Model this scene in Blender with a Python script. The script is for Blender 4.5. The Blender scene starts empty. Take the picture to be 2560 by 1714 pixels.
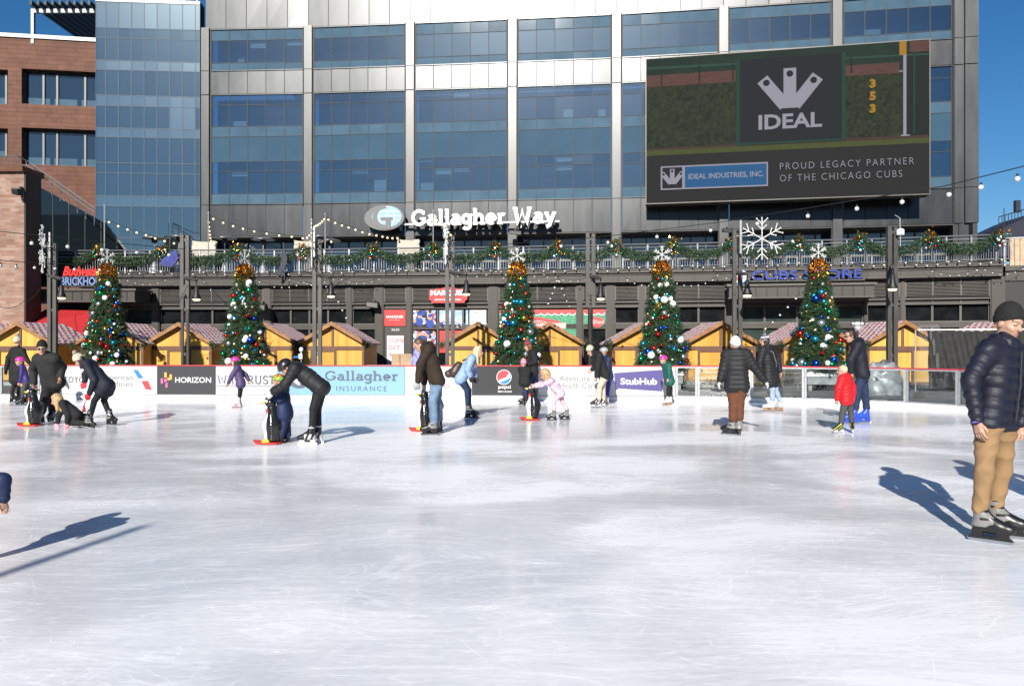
import bpy, math, random
import numpy as np
from mathutils import Vector, Matrix
R = math.radians
rnd = random.Random(7)
SC = bpy.context.scene
COL = SC.collection

# ------------------------------------------------------------------ camera, sky, sun, exposure
cam_d = bpy.data.cameras.new('camera'); cam = bpy.data.objects.new('camera', cam_d); COL.objects.link(cam)
cam_d.sensor_width = 36; cam_d.lens = 36*1794/2342; cam_d.shift_y = 0.0017
cam_d.clip_start = .1; cam_d.clip_end = 3000
cam.location = (0, 0, 1.6); cam.rotation_euler = (R(90), 0, 0)
SC.camera = cam
SUN_EL, SUN_AZ = 26.5, 12.0          # shadows run away from the camera, 12 degrees to the right
W = bpy.data.worlds.new('World'); SC.world = W; W.use_nodes = True
wn = W.node_tree; bg = wn.nodes['Background']
sky = wn.nodes.new('ShaderNodeTexSky'); sky.sky_type = 'NISHITA'; sky.sun_disc = False
sky.sun_elevation = R(SUN_EL); sky.sun_rotation = R(180+SUN_AZ)
sky.altitude = 200; sky.air_density = 1.0; sky.dust_density = .2; sky.ozone_density = 5
hsv = wn.nodes.new('ShaderNodeHueSaturation'); hsv.inputs['Saturation'].default_value = 1.22; wn.links.new(sky.outputs[0], hsv.inputs['Color'])
wn.links.new(hsv.outputs[0], bg.inputs[0]); bg.inputs[1].default_value = .068
sun_d = bpy.data.lights.new('sun', 'SUN'); sun = bpy.data.objects.new('sun', sun_d); COL.objects.link(sun)
sun_d.energy = 5.0; sun_d.angle = R(.53); sun_d.color = (1, .945, .86)
sdir = Vector((math.sin(R(SUN_AZ))*math.cos(R(SUN_EL)), math.cos(R(SUN_AZ))*math.cos(R(SUN_EL)), -math.sin(R(SUN_EL))))
sun.rotation_euler = sdir.to_track_quat('-Z', 'Y').to_euler(); sun.location = (-10, -40, 30)
vs = SC.view_settings; vs.view_transform = 'Standard'; vs.look = 'None'; vs.gamma = 1; vs.exposure = 0.46
SC.cycles.max_bounces = 8; SC.cycles.transparent_max_bounces = 12; SC.cycles.sample_clamp_indirect = 10
SC.cycles.use_denoising = True

# ------------------------------------------------------------------ pixel -> place
def X_at(px, d): return (px-1280)/1961*d                  # photo pixels (2560 wide), d metres in front
def Z_at(py, d): return 1.6-(py-861)/1961*d
def P(px, py, d): return Vector((X_at(px, d), d, Z_at(py, d)))

# ------------------------------------------------------------------ materials
MATS = {}
def mat(name, col, rough=.6, metal=0, var=0, vscale=6, spec=.5, bump=0, bscale=40, emit=None, estr=1, coat=0, stretch=None, col2=None):
    if name in MATS: return MATS[name]
    m = bpy.data.materials.new(name); m.use_nodes = True; nt = m.node_tree; b = nt.nodes['Principled BSDF']
    b.inputs['Base Color'].default_value = (*col, 1); b.inputs['Roughness'].default_value = rough
    b.inputs['Metallic'].default_value = metal; b.inputs['Specular IOR Level'].default_value = spec
    if coat: b.inputs['Coat Weight'].default_value = coat
    if emit: b.inputs['Emission Color'].default_value = (*emit, 1); b.inputs['Emission Strength'].default_value = estr
    if var or bump:
        tc = nt.nodes.new('ShaderNodeTexCoord'); mp = nt.nodes.new('ShaderNodeMapping'); nt.links.new(tc.outputs['Object'], mp.inputs[0])
        if stretch: mp.inputs['Scale'].default_value = stretch
    if var:
        n = nt.nodes.new('ShaderNodeTexNoise'); n.inputs['Scale'].default_value = vscale; n.inputs['Detail'].default_value = 5
        r = nt.nodes.new('ShaderNodeValToRGB'); e = r.color_ramp.elements
        e[0].position = .3; e[1].position = .7
        e[0].color = (*[c*(1-var) for c in col], 1); e[1].color = (*(col2 or [min(1, c*(1+var)) for c in col]), 1)
        nt.links.new(mp.outputs[0], n.inputs[0]); nt.links.new(n.outputs[0], r.inputs[0]); nt.links.new(r.outputs[0], b.inputs['Base Color'])
    if bump:
        n2 = nt.nodes.new('ShaderNodeTexNoise'); n2.inputs['Scale'].default_value = bscale; n2.inputs['Detail'].default_value = 4
        bp = nt.nodes.new('ShaderNodeBump'); bp.inputs['Strength'].default_value = bump; bp.inputs['Distance'].default_value = .02
        nt.links.new(mp.outputs[0], n2.inputs[0]); nt.links.new(n2.outputs[0], bp.inputs['Height']); nt.links.new(bp.outputs[0], b.inputs['Normal'])
    MATS[name] = m
    return m
def node_mat(name):
    m = bpy.data.materials.new(name); m.use_nodes = True; MATS[name] = m
    return m, m.node_tree, m.node_tree.nodes['Principled BSDF']
def ramp(nt, p0, c0, p1, c1):
    r = nt.nodes.new('ShaderNodeValToRGB'); e = r.color_ramp.elements
    e[0].position = p0; e[0].color = (*c0, 1); e[1].position = p1; e[1].color = (*c1, 1)
    return r
def flat(name, col, rough=.5): return mat(name, col, rough)
def emis(name, col, s):
    m = mat(name, (.01, .01, .01), .35, emit=col, estr=s, spec=.3)
    return m

# ice: hard water ice with scraped snow dust and skate scratches; pools of bounced sun are painted into its colour
m, nt, b = node_mat('ice'); tc = nt.nodes.new('ShaderNodeTexCoord')
def noise(scale, stretch, rot, detail=4, dist=0):
    mp = nt.nodes.new('ShaderNodeMapping'); mp.inputs['Scale'].default_value = (*stretch, 1); mp.inputs['Rotation'].default_value = (0, 0, R(rot))
    nt.links.new(tc.outputs['Object'], mp.inputs[0]); n = nt.nodes.new('ShaderNodeTexNoise')
    n.inputs['Scale'].default_value = scale; n.inputs['Detail'].default_value = detail; n.inputs['Distortion'].default_value = dist
    nt.links.new(mp.outputs[0], n.inputs[0]); return n.outputs[0]
def mth(op, a, bb):
    q = nt.nodes.new('ShaderNodeMath'); q.operation = op
    for i, v in enumerate((a, bb)):
        if isinstance(v, (int, float)): q.inputs[i].default_value = v
        else: nt.links.new(v, q.inputs[i])
    return q.outputs[0]
def step(v, a, c):
    q = nt.nodes.new('ShaderNodeMapRange'); q.interpolation_type = 'SMOOTHSTEP'; nt.links.new(v, q.inputs[0]); q.inputs[1].default_value = a; q.inputs[2].default_value = c
    return q.outputs[0]
# coordinates bent by a slow noise so that scratches curve
wv = nt.nodes.new('ShaderNodeTexNoise'); wv.inputs['Scale'].default_value = .35; wv.inputs['Detail'].default_value = 1; nt.links.new(tc.outputs['Object'], wv.inputs[0])
va = nt.nodes.new('ShaderNodeVectorMath'); va.operation = 'MULTIPLY_ADD'; nt.links.new(wv.outputs['Color'], va.inputs[0]); va.inputs[1].default_value = (2.2, 2.2, 0); nt.links.new(tc.outputs['Object'], va.inputs[2])
def bent(scale, stretch, rot, detail=2):
    mp = nt.nodes.new('ShaderNodeMapping'); mp.inputs['Scale'].default_value = (*stretch, 1); mp.inputs['Rotation'].default_value = (0, 0, R(rot))
    nt.links.new(va.outputs[0], mp.inputs[0]); n = nt.nodes.new('ShaderNodeTexNoise'); n.inputs['Scale'].default_value = scale; n.inputs['Detail'].default_value = detail
    nt.links.new(mp.outputs[0], n.inputs[0]); return n.outputs[0]
sun_pool = step(noise(.30, (.75, 1), 20, 3, .5), .43, .60)  # soft bright pools of sun bounced off the facade, painted as whiter ice
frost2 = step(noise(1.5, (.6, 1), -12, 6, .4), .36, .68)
scr = None
for sc_, st, ro, wd in ((.9, (.5, 1), 35, .0022), (1.3, (1, .5), -28, .0026), (1.1, (.35, 1.2), 8, .0026), (2.1, (.6, 1), 70, .004), (1.8, (.5, 1.1), -60, .0036), (2.6, (.4, 1), 18, .005)):
    n0 = bent(sc_, st, ro, 1); l = mth('SUBTRACT', 1, step(mth('ABSOLUTE', mth('SUBTRACT', n0, .5), 0), wd*.35, wd*1.3))
    l = mth('MULTIPLY', l, step(noise(sc_*2.2, (1, 1), ro*2, 3), .42, .58))
    scr = l if scr is None else mth('MAXIMUM', scr, l)
streak = step(bent(5.5, (.16, 1.6), 15, 6), .56, .66); streak2 = step(bent(6, (.18, 1.6), -38, 6), .57, .67); streak = mth('MAXIMUM', streak, streak2)
hair_ = None
for sc_, st, ro in ((5, (.22, 1), 12), (5.5, (.22, 1), -20), (6, (.25, 1), 48), (7, (.25, 1), -50), (9, (.2, 1), 4)):
    n0 = bent(sc_, st, ro, 1); l = mth('MULTIPLY', mth('SUBTRACT', 1, step(mth('ABSOLUTE', mth('SUBTRACT', n0, .5), 0), .006, .022)), step(noise(sc_*.5, (1, 1), ro, 2), .45, .6)); hair_ = l if hair_ is None else mth('MAXIMUM', hair_, l)
fibre = noise(20, (.10, 1), 3, 4)
fine = noise(30, (.5, 1), 10, 5); speck = step(noise(16, (1, 1), 0, 2), .70, .76)
snow = mth('ADD', mth('MULTIPLY', sun_pool, .62), mth('MULTIPLY', frost2, .22))  # whiteness sum: painted sun pools plus frost, snow dust and scratches
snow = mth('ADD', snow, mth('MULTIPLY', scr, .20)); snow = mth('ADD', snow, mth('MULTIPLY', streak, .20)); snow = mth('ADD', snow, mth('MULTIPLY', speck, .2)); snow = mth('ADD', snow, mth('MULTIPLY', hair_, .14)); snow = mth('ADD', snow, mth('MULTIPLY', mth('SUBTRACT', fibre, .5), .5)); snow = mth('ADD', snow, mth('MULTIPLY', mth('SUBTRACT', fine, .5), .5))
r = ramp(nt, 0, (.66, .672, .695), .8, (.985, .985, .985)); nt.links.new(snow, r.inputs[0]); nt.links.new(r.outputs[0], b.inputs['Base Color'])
rr = nt.nodes.new('ShaderNodeMapRange'); nt.links.new(snow, rr.inputs[0]); rr.inputs[3].default_value = .11; rr.inputs[4].default_value = .36
nt.links.new(rr.outputs[0], b.inputs['Roughness']); b.inputs['IOR'].default_value = 1.31
bp = nt.nodes.new('ShaderNodeBump'); bp.inputs['Strength'].default_value = .3; bp.inputs['Distance'].default_value = .003
hh = mth('ADD', mth('MULTIPLY', fine, .7), mth('MULTIPLY', scr, .4)); hh = mth('ADD', hh, mth('MULTIPLY', frost2, .6))
nt.links.new(hh, bp.inputs['Height']); nt.links.new(bp.outputs[0], b.inputs['Normal'])

def brick_mat(name, c1, c2, mortar, scale, bw, rh, ms=.012, rough=.8, plane='XZ', bump=.4):
    m, nt, b = node_mat(name); tc = nt.nodes.new('ShaderNodeTexCoord'); mp = nt.nodes.new('ShaderNodeMapping')
    mp.inputs['Rotation'].default_value = {'XZ': (R(-90), 0, 0), 'YZ': (R(-90), 0, R(-90)), 'XY': (0, 0, 0)}[plane]
    nt.links.new(tc.outputs['Object'], mp.inputs[0])
    t = nt.nodes.new('ShaderNodeTexBrick'); t.inputs['Scale'].default_value = scale; t.inputs['Brick Width'].default_value = bw; t.inputs['Row Height'].default_value = rh
    t.inputs['Mortar Size'].default_value = ms; t.inputs['Color1'].default_value = (*c1, 1); t.inputs['Color2'].default_value = (*c2, 1); t.inputs['Mortar'].default_value = (*mortar, 1)
    nt.links.new(mp.outputs[0], t.inputs[0])
    n = nt.nodes.new('ShaderNodeTexNoise'); n.inputs['Scale'].default_value = 1.3; n.inputs['Detail'].default_value = 6; nt.links.new(tc.outputs['Object'], n.inputs[0])
    rr = ramp(nt, .3, (.75, .75, .75), .7, (1.15, 1.15, 1.15)); nt.links.new(n.outputs[0], rr.inputs[0])
    mx = nt.nodes.new('ShaderNodeMix'); mx.data_type = 'RGBA'; mx.blend_type = 'MULTIPLY'; mx.inputs[0].default_value = 1
    nt.links.new(t.outputs[0], mx.inputs[6]); nt.links.new(rr.outputs[0], mx.inputs[7]); nt.links.new(mx.outputs[2], b.inputs['Base Color'])
    b.inputs['Roughness'].default_value = rough; b.inputs['Specular IOR Level'].default_value = .2
    bm = nt.nodes.new('ShaderNodeBump'); bm.inputs['Strength'].default_value = bump; bm.inputs['Distance'].default_value = .02; bm.invert = True
    nt.links.new(t.outputs[1], bm.inputs['Height']); nt.links.new(bm.outputs[0], b.inputs['Normal'])
    return m
brick_mat('pink_brick', (.26, .135, .092), (.35, .245, .20), (.26, .20, .165), 1, .42, .13, .010)
brick_mat('terracotta', (.150, .064, .040), (.128, .053, .032), (.10, .045, .03), 1, 1.35, .33, .02, .6)
# pine boards
m, nt, b = node_mat('pine'); tc = nt.nodes.new('ShaderNodeTexCoord'); sp = nt.nodes.new('ShaderNodeSeparateXYZ'); nt.links.new(tc.outputs['Object'], sp.inputs[0])
q = nt.nodes.new('ShaderNodeMath'); q.operation = 'ADD'; nt.links.new(sp.outputs[0], q.inputs[0]); nt.links.new(sp.outputs[1], q.inputs[1])
fr = mth('FRACT', mth('MULTIPLY', q.outputs[0], 7.5), 0); gap = step(fr, 0, .09)
wn1 = nt.nodes.new('ShaderNodeTexWhiteNoise'); wn1.noise_dimensions = '1D'; nt.links.new(mth('FLOOR', mth('MULTIPLY', q.outputs[0], 7.5), 0), wn1.inputs['W'])
mp = nt.nodes.new('ShaderNodeMapping'); mp.inputs['Scale'].default_value = (30, 30, 1.5); nt.links.new(tc.outputs['Object'], mp.inputs[0])
gn = nt.nodes.new('ShaderNodeTexNoise'); gn.inputs['Scale'].default_value = 1; gn.inputs['Detail'].default_value = 5; nt.links.new(mp.outputs[0], gn.inputs[0])
kn = nt.nodes.new('ShaderNodeTexVoronoi'); kn.inputs['Scale'].default_value = 2.6; nt.links.new(tc.outputs['Object'], kn.inputs[0])
oi_ = nt.nodes.new('ShaderNodeObjectInfo'); f = mth('ADD', mth('ADD', mth('MULTIPLY', gn.outputs[0], .6), mth('MULTIPLY', wn1.outputs[0], .4)), mth('MULTIPLY', mth('SUBTRACT', oi_.outputs['Random'], .5), .35))
r = ramp(nt, .25, (.55, .28, .050), .75, (.71, .415, .095)); nt.links.new(f, r.inputs[0])
kk = step(kn.outputs['Distance'], .03, .09); dk = mth('MULTIPLY', mth('ADD', mth('MULTIPLY', gap, .45), .55), mth('ADD', mth('MULTIPLY', kk, .5), .5))
mx = nt.nodes.new('ShaderNodeMix'); mx.data_type = 'RGBA'; mx.blend_type = 'MULTIPLY'; mx.inputs[0].default_value = 1
cb = nt.nodes.new('ShaderNodeCombineColor'); [nt.links.new(dk, cb.inputs[i]) for i in range(3)]
nt.links.new(r.outputs[0], mx.inputs[6]); nt.links.new(cb.outputs[0], mx.inputs[7]); nt.links.new(mx.outputs[2], b.inputs['Base Color']); b.inputs['Roughness'].default_value = .62; b.inputs['Specular IOR Level'].default_value = .25
# checked shingle roof (object space, x across the slope via the mesh's uv-free generated axis: use z and y)
m, nt, b = node_mat('checked_shingle'); tc = nt.nodes.new('ShaderNodeTexCoord'); sp = nt.nodes.new('ShaderNodeSeparateXYZ'); nt.links.new(tc.outputs['Object'], sp.inputs[0])
row = mth('MULTIPLY', sp.outputs[2], 8.6); colm = mth('MULTIPLY', sp.outputs[1], 2.3)
odd = mth('MULTIPLY', mth('MODULO', mth('FLOOR', row, 0), 2), .5)
par = mth('LESS_THAN', mth('FRACT', mth('ADD', colm, odd), 0), .5)
nz = nt.nodes.new('ShaderNodeTexNoise'); nz.inputs['Scale'].default_value = 9; nz.inputs['Detail'].default_value = 5; nt.links.new(tc.outputs['Object'], nz.inputs[0])
w_ = mth('ADD', mth('ADD', mth('MULTIPLY', par, .5), mth('MULTIPLY', mth('GREATER_THAN', mth('FRACT', row, 0), .5), .38)), mth('MULTIPLY', mth('SUBTRACT', nz.outputs[0], .5), .7))
r = ramp(nt, .36, (.30, .020, .025), .5, (.74, .70, .70)); nt.links.new(w_, r.inputs[0]); nt.links.new(r.outputs[0], b.inputs['Base Color']); b.inputs['Roughness'].default_value = .75
bm = nt.nodes.new('ShaderNodeBump'); bm.inputs['Distance'].default_value = .03; bm.inputs['Strength'].default_value = .8; nt.links.new(mth('FRACT', row, 0), bm.inputs['Height']); bm.invert = True; nt.links.new(bm.outputs[0], b.inputs['Normal'])
# brushed facade metal
def metal_mat(name, col, rough, metal=1.0, var=.12):
    m, nt, b = node_mat(name); tc = nt.nodes.new('ShaderNodeTexCoord'); mp = nt.nodes.new('ShaderNodeMapping'); mp.inputs['Scale'].default_value = (1.2, 1.2, .25); nt.links.new(tc.outputs['Object'], mp.inputs[0])
    n = nt.nodes.new('ShaderNodeTexNoise'); n.inputs['Scale'].default_value = 1.4; n.inputs['Detail'].default_value = 6; nt.links.new(mp.outputs[0], n.inputs[0])
    r = ramp(nt, .3, [c*(1-var) for c in col], .7, [min(1, c*(1+var)) for c in col]); nt.links.new(n.outputs[0], r.inputs[0]); nt.links.new(r.outputs[0], b.inputs['Base Color'])
    q = nt.nodes.new('ShaderNodeMapRange'); nt.links.new(n.outputs[0], q.inputs[0]); q.inputs[3].default_value = rough-.05; q.inputs[4].default_value = rough+.07; nt.links.new(q.outputs[0], b.inputs['Roughness'])
    b.inputs['Metallic'].default_value = metal
    return m
metal_mat('facade_panel', (.056, .058, .060), .32, 1.0, .05)
metal_mat('facade_column', (.074, .075, .076), .35, .9, .06)
metal_mat('podium_metal', (.054, .048, .043), .5, .3)
metal_mat('podium_trim', (.088, .080, .073), .45, .4)
mat('dark_joint', (.02, .02, .022), .6)
# facade glass: reflective coating over a tinted see-through pane
def glass_mat(name, refl, tint, fac, rough=.01, haze=0):
    m = bpy.data.materials.new(name); m.use_nodes = True; nt = m.node_tree; MATS[name] = m
    nt.nodes.remove(nt.nodes['Principled BSDF']); out = nt.nodes['Material Output']
    g = nt.nodes.new('ShaderNodeBsdfGlossy'); g.inputs[0].default_value = (*refl, 1); g.inputs[1].default_value = rough
    t = nt.nodes.new('ShaderNodeBsdfTransparent'); t.inputs[0].default_value = (*tint, 1)
    fr = nt.nodes.new('ShaderNodeFresnel'); fr.inputs[0].default_value = 1.5
    ad = nt.nodes.new('ShaderNodeMath'); ad.operation = 'ADD'; ad.use_clamp = True; ad.inputs[1].default_value = fac; nt.links.new(fr.outputs[0], ad.inputs[0])
    if haze:
        g2 = nt.nodes.new('ShaderNodeBsdfGlossy'); g2.inputs[0].default_value = (*refl, 1); g2.inputs[1].default_value = .30
        gm = nt.nodes.new('ShaderNodeMixShader'); gm.inputs[0].default_value = haze; nt.links.new(g.outputs[0], gm.inputs[1]); nt.links.new(g2.outputs[0], gm.inputs[2]); g = gm
    mx = nt.nodes.new('ShaderNodeMixShader'); nt.links.new(ad.outputs[0], mx.inputs[0]); nt.links.new(t.outputs[0], mx.inputs[1]); nt.links.new(g.outputs[0], mx.inputs[2]); nt.links.new(mx.outputs[0], out.inputs[0])
    return m
glass_mat('vision_glass', (.36, .46, .53), (.30, .40, .48), .34, haze=.04)
glass_mat('clear_pane', (1, 1, 1), (.86, .9, .9), .02)
glass_mat('shop_glass', (.8, .9, 1), (.25, .28, .28), .05)
mat('shopfront_glass', (.012, .028, .055), .04, spec=.9)
mat('spandrel_glass', (.040, .078, .112), .06, 0, var=.12, vscale=.5, spec=1.0)
mat('sill_glass', (.060, .105, .142), .06, 0, var=.15, vscale=.8, spec=1.0)
glass_mat('tower_glass', (.36, .48, .54), (.4, .5, .55), .36, haze=.03)
glass_mat('tower_glass_pale', (.46, .58, .62), (.5, .6, .62), .42, haze=.05)
mat('stair_glass_shaded', (.006, .010, .013), .05, spec=.6)  # shade beside the brick block is put into this near-black glass
mat('interior_dark', (.018, .032, .075), .8, var=.3, vscale=.8)
mat('interior_pale', (.75, .8, .82), .7, var=.1)
mat('alu', (.30, .31, .32), .35, .8, var=.08); mat('mullion_grey', (.055, .07, .085), .6, 0); mat('door_frame', (.11, .11, .105), .5, .3)
mat('galv', (.36, .375, .385), .5, .45, var=.15, vscale=9)
mat('black', (.012, .012, .013), .5)
mat('asphalt', (.14, .133, .125), .85, var=.2, vscale=2.5, bump=.3)
mat('white_paint', (.8, .8, .8), .35)
mat('kick_white', (.62, .62, .61), .3, var=.06, vscale=3)
mat('cap_red', (.45, .03, .05), .4)
mat('timber_brown', (.135, .064, .038), .65, var=.35, vscale=5, stretch=(6, 6, 1))
mat('fascia_wood', (.27, .13, .05), .6, var=.3, vscale=4)
mat('needle', (.026, .062, .026), .55, var=.55, vscale=3)
mat('needle_light', (.05, .10, .04), .55, var=.4, vscale=4)
mat('gold', (.75, .40, .07), .22, 1)
mat('canvas', (.50, .45, .37), .8, var=.1)
mat('steel_post', (.075, .072, .068), .5, .3, var=.2, vscale=3)
mat('bulb_glass', (.62, .62, .60), .1, spec=.8)
mat('lit_bulb', (.8, .7, .5), .2, emit=(1, .72, .38), estr=.8)
mat('cable', (.02, .02, .02), .6)
mat('cable_grey', (.12, .12, .12), .5)

# ------------------------------------------------------------------ things and parts
ORG = {}
def tag(o, label=None, cat=None, group=None, kind=None):
    if label: o['label'] = label
    if cat: o['category'] = cat
    if group: o['group'] = group
    if kind: o['kind'] = kind
    return o
def thing(name, loc, label, cat, group=None):
    o = bpy.data.objects.new(name, None); COL.objects.link(o); o.location = loc; o.empty_display_size = .2
    ORG[o.name] = Vector(loc); return tag(o, label, cat, group)
class MB:
    def __init__(s): s.v = []; s.f = []; s.m = []
    def add(s, vs, fs, mi=0):
        b = len(s.v); s.v += [tuple(v) for v in vs]; s.f += [tuple(b+i for i in f) for f in fs]; s.m += [mi]*len(fs)
    def quad(s, a, b, c, d, mi=0): s.add([a, b, c, d], [(0, 1, 2, 3)], mi)
    def hexa(s, p, mi=0):  # 8 points: bottom 4 ccw, top 4 ccw
        s.add(p, [(3, 2, 1, 0), (4, 5, 6, 7), (0, 1, 5, 4), (1, 2, 6, 5), (2, 3, 7, 6), (3, 0, 4, 7)], mi)
    def box(s, a, b, mi=0):
        x0, y0, z0 = a; x1, y1, z1 = b
        s.hexa([(x0, y0, z0), (x1, y0, z0), (x1, y1, z0), (x0, y1, z0), (x0, y0, z1), (x1, y0, z1), (x1, y1, z1), (x0, y1, z1)], mi)
    def fbox(s, F, u0, u1, z0, z1, w0, w1, mi=0):  # box in a frame: along, up, outwards
        pt = lambda u, w, z: F.p(u, z, w)
        s.hexa([pt(u0, w1, z0), pt(u1, w1, z0), pt(u1, w0, z0), pt(u0, w0, z0), pt(u0, w1, z1), pt(u1, w1, z1), pt(u1, w0, z1), pt(u0, w0, z1)], mi)
    def fquad(s, F, u0, u1, z0, z1, w, mi=0): s.quad(F.p(u0, z0, w), F.p(u1, z0, w), F.p(u1, z1, w), F.p(u0, z1, w), mi)
    def fpoly(s, F, pts, w0, w1, mi=0):  # extruded polygon, pts (u,z) ccw seen from outside
        n = len(pts); s.add([F.p(u, z, w1) for u, z in pts]+[F.p(u, z, w0) for u, z in pts],
              [tuple(range(n))]+[(i, i+n, (i+1) % n+n, (i+1) % n) for i in range(n)], mi)
    def tube(s, pts, r, n=6, mi=0, caps=True):
        pts = [Vector(p) for p in pts]; rs = r if isinstance(r, (list, tuple)) else [r]*len(pts)
        b = len(s.v); k = len(pts)
        for i, p in enumerate(pts):
            t = (pts[min(i+1, k-1)]-pts[max(i-1, 0)]).normalized()
            a = t.cross(Vector((0, 0, 1)) if abs(t.z) < .9 else Vector((1, 0, 0))).normalized(); c = t.cross(a)
            for j in range(n):
                an = 2*math.pi*j/n; s.v.append(tuple(p+(a*math.cos(an)+c*math.sin(an))*rs[i]))
        for i in range(k-1):
            for j in range(n):
                s.f.append((b+i*n+j, b+i*n+(j+1) % n, b+(i+1)*n+(j+1) % n, b+(i+1)*n+j)); s.m.append(mi)
        if caps:
            s.f.append(tuple(b+j for j in range(n))); s.m.append(mi)
            s.f.append(tuple(b+(k-1)*n+n-1-j for j in range(n))); s.m.append(mi)
    def lathe(s, c, prof, n=16, mi=0):  # prof [(r,z)] bottom to top around vertical axis at c
        b = len(s.v); c = Vector(c)
        for r_, z in prof:
            for j in range(n):
                an = 2*math.pi*j/n; s.v.append((c.x+r_*math.cos(an), c.y+r_*math.sin(an), c.z+z))
        for i in range(len(prof)-1):
            for j in range(n):
                s.f.append((b+i*n+j, b+i*n+(j+1) % n, b+(i+1)*n+(j+1) % n, b+(i+1)*n+j)); s.m.append(mi)
        for i, z in ((0, 1), (len(prof)-1, 0)):
            if prof[i][0] > 1e-4:
                f = tuple(b+i*n+j for j in range(n)); s.f.append(f[::-1] if z else f); s.m.append(mi)
    def ball(s, c, r, n=10, mi=0, sz=1):
        s.lathe(c, [(max(r*math.sin(math.pi*i/n), 1e-5), -r*sz*math.cos(math.pi*i/n)) for i in range(n+1)], n+2, mi)
    def build(s, name, mats, parent=None, smooth=False, bevel=0):
        me = bpy.data.meshes.new(name)
        o = bpy.data.objects.new(name, me); COL.objects.link(o)
        org = Vector((0, 0, 0))
        if parent: o.parent = parent; org = ORG.get(parent.name, org)
        ORG[o.name] = org
        me.from_pydata([(v[0]-org.x, v[1]-org.y, v[2]-org.z) for v in s.v], [], s.f)
        ms = mats if isinstance(mats, (list, tuple)) else [mats]
        for q in ms: me.materials.append(MATS[q] if isinstance(q, str) else q)
        if len(ms) > 1: me.polygons.foreach_set('material_index', s.m)
        if smooth: me.polygons.foreach_set('use_smooth', [True]*len(s.f))
        me.update()
        if bevel:
            bm = o.modifiers.new('bevel', 'BEVEL'); bm.width = bevel; bm.segments = 2; bm.limit_method = 'ANGLE'
        return o
class Frame:
    def __init__(s, o, u, up=(0, 0, 1)):
        s.o = Vector(o); s.u = Vector(u).normalized(); s.up = Vector(up).normalized(); s.n = s.u.cross(s.up)
    def p(s, u, z, w=0): return s.o+s.u*u+s.up*z+s.n*w      # n points to the viewer (-y) when u runs +x
def text_geo(txt, bold=0, ext=.02, shear=0, spacing=1):
    c = bpy.data.curves.new('lettering', 'FONT'); c.body = txt; c.offset = bold; c.extrude = 0; c.shear = shear; c.space_character = spacing; c.resolution_u = 3
    o = bpy.data.objects.new('lettering', c); me = bpy.data.meshes.new_from_object(o)
    vs = [(v.co.x, v.co.y) for v in me.vertices]; fs = [tuple(p.vertices) for p in me.polygons]
    bpy.data.objects.remove(o); bpy.data.curves.remove(c); bpy.data.meshes.remove(me)
    return vs, fs
def put_text(mb, F, txt, u0, u1, z0, z1, w=.01, ext=0, bold=.0, shear=0, mi=0, fit='box', spacing=1):
    """z0..z1 is the height of the inked letters"""
    vs, fs = text_geo(txt, bold, shear=shear, spacing=spacing)
    if not vs: return
    xs = [v[0] for v in vs]; ys = [v[1] for v in vs]
    sx = (u1-u0)/(max(xs)-min(xs)); sz = (z1-z0)/(max(ys)-min(ys))
    pts = [(u0+(x-min(xs))*sx, z0+(y-min(ys))*sz) for x, y in vs]
    mb.add([F.p(u, z, w) for u, z in pts], fs, mi)
    if ext:
        ed = {}
        for f in fs:
            for i in range(len(f)):
                e = (f[i], f[(i+1) % len(f)]); k = tuple(sorted(e)); ed.setdefault(k, []).append(e)
        vv = []; ff = []
        for k, l in ed.items():
            if len(l) == 1:
                a, bb = l[0]; i = len(vv); vv += [F.p(*pts[a], w), F.p(*pts[bb], w), F.p(*pts[bb], w-ext), F.p(*pts[a], w-ext)]; ff.append((i+3, i+2, i+1, i))
        mb.add(vv, ff, mi)
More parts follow.
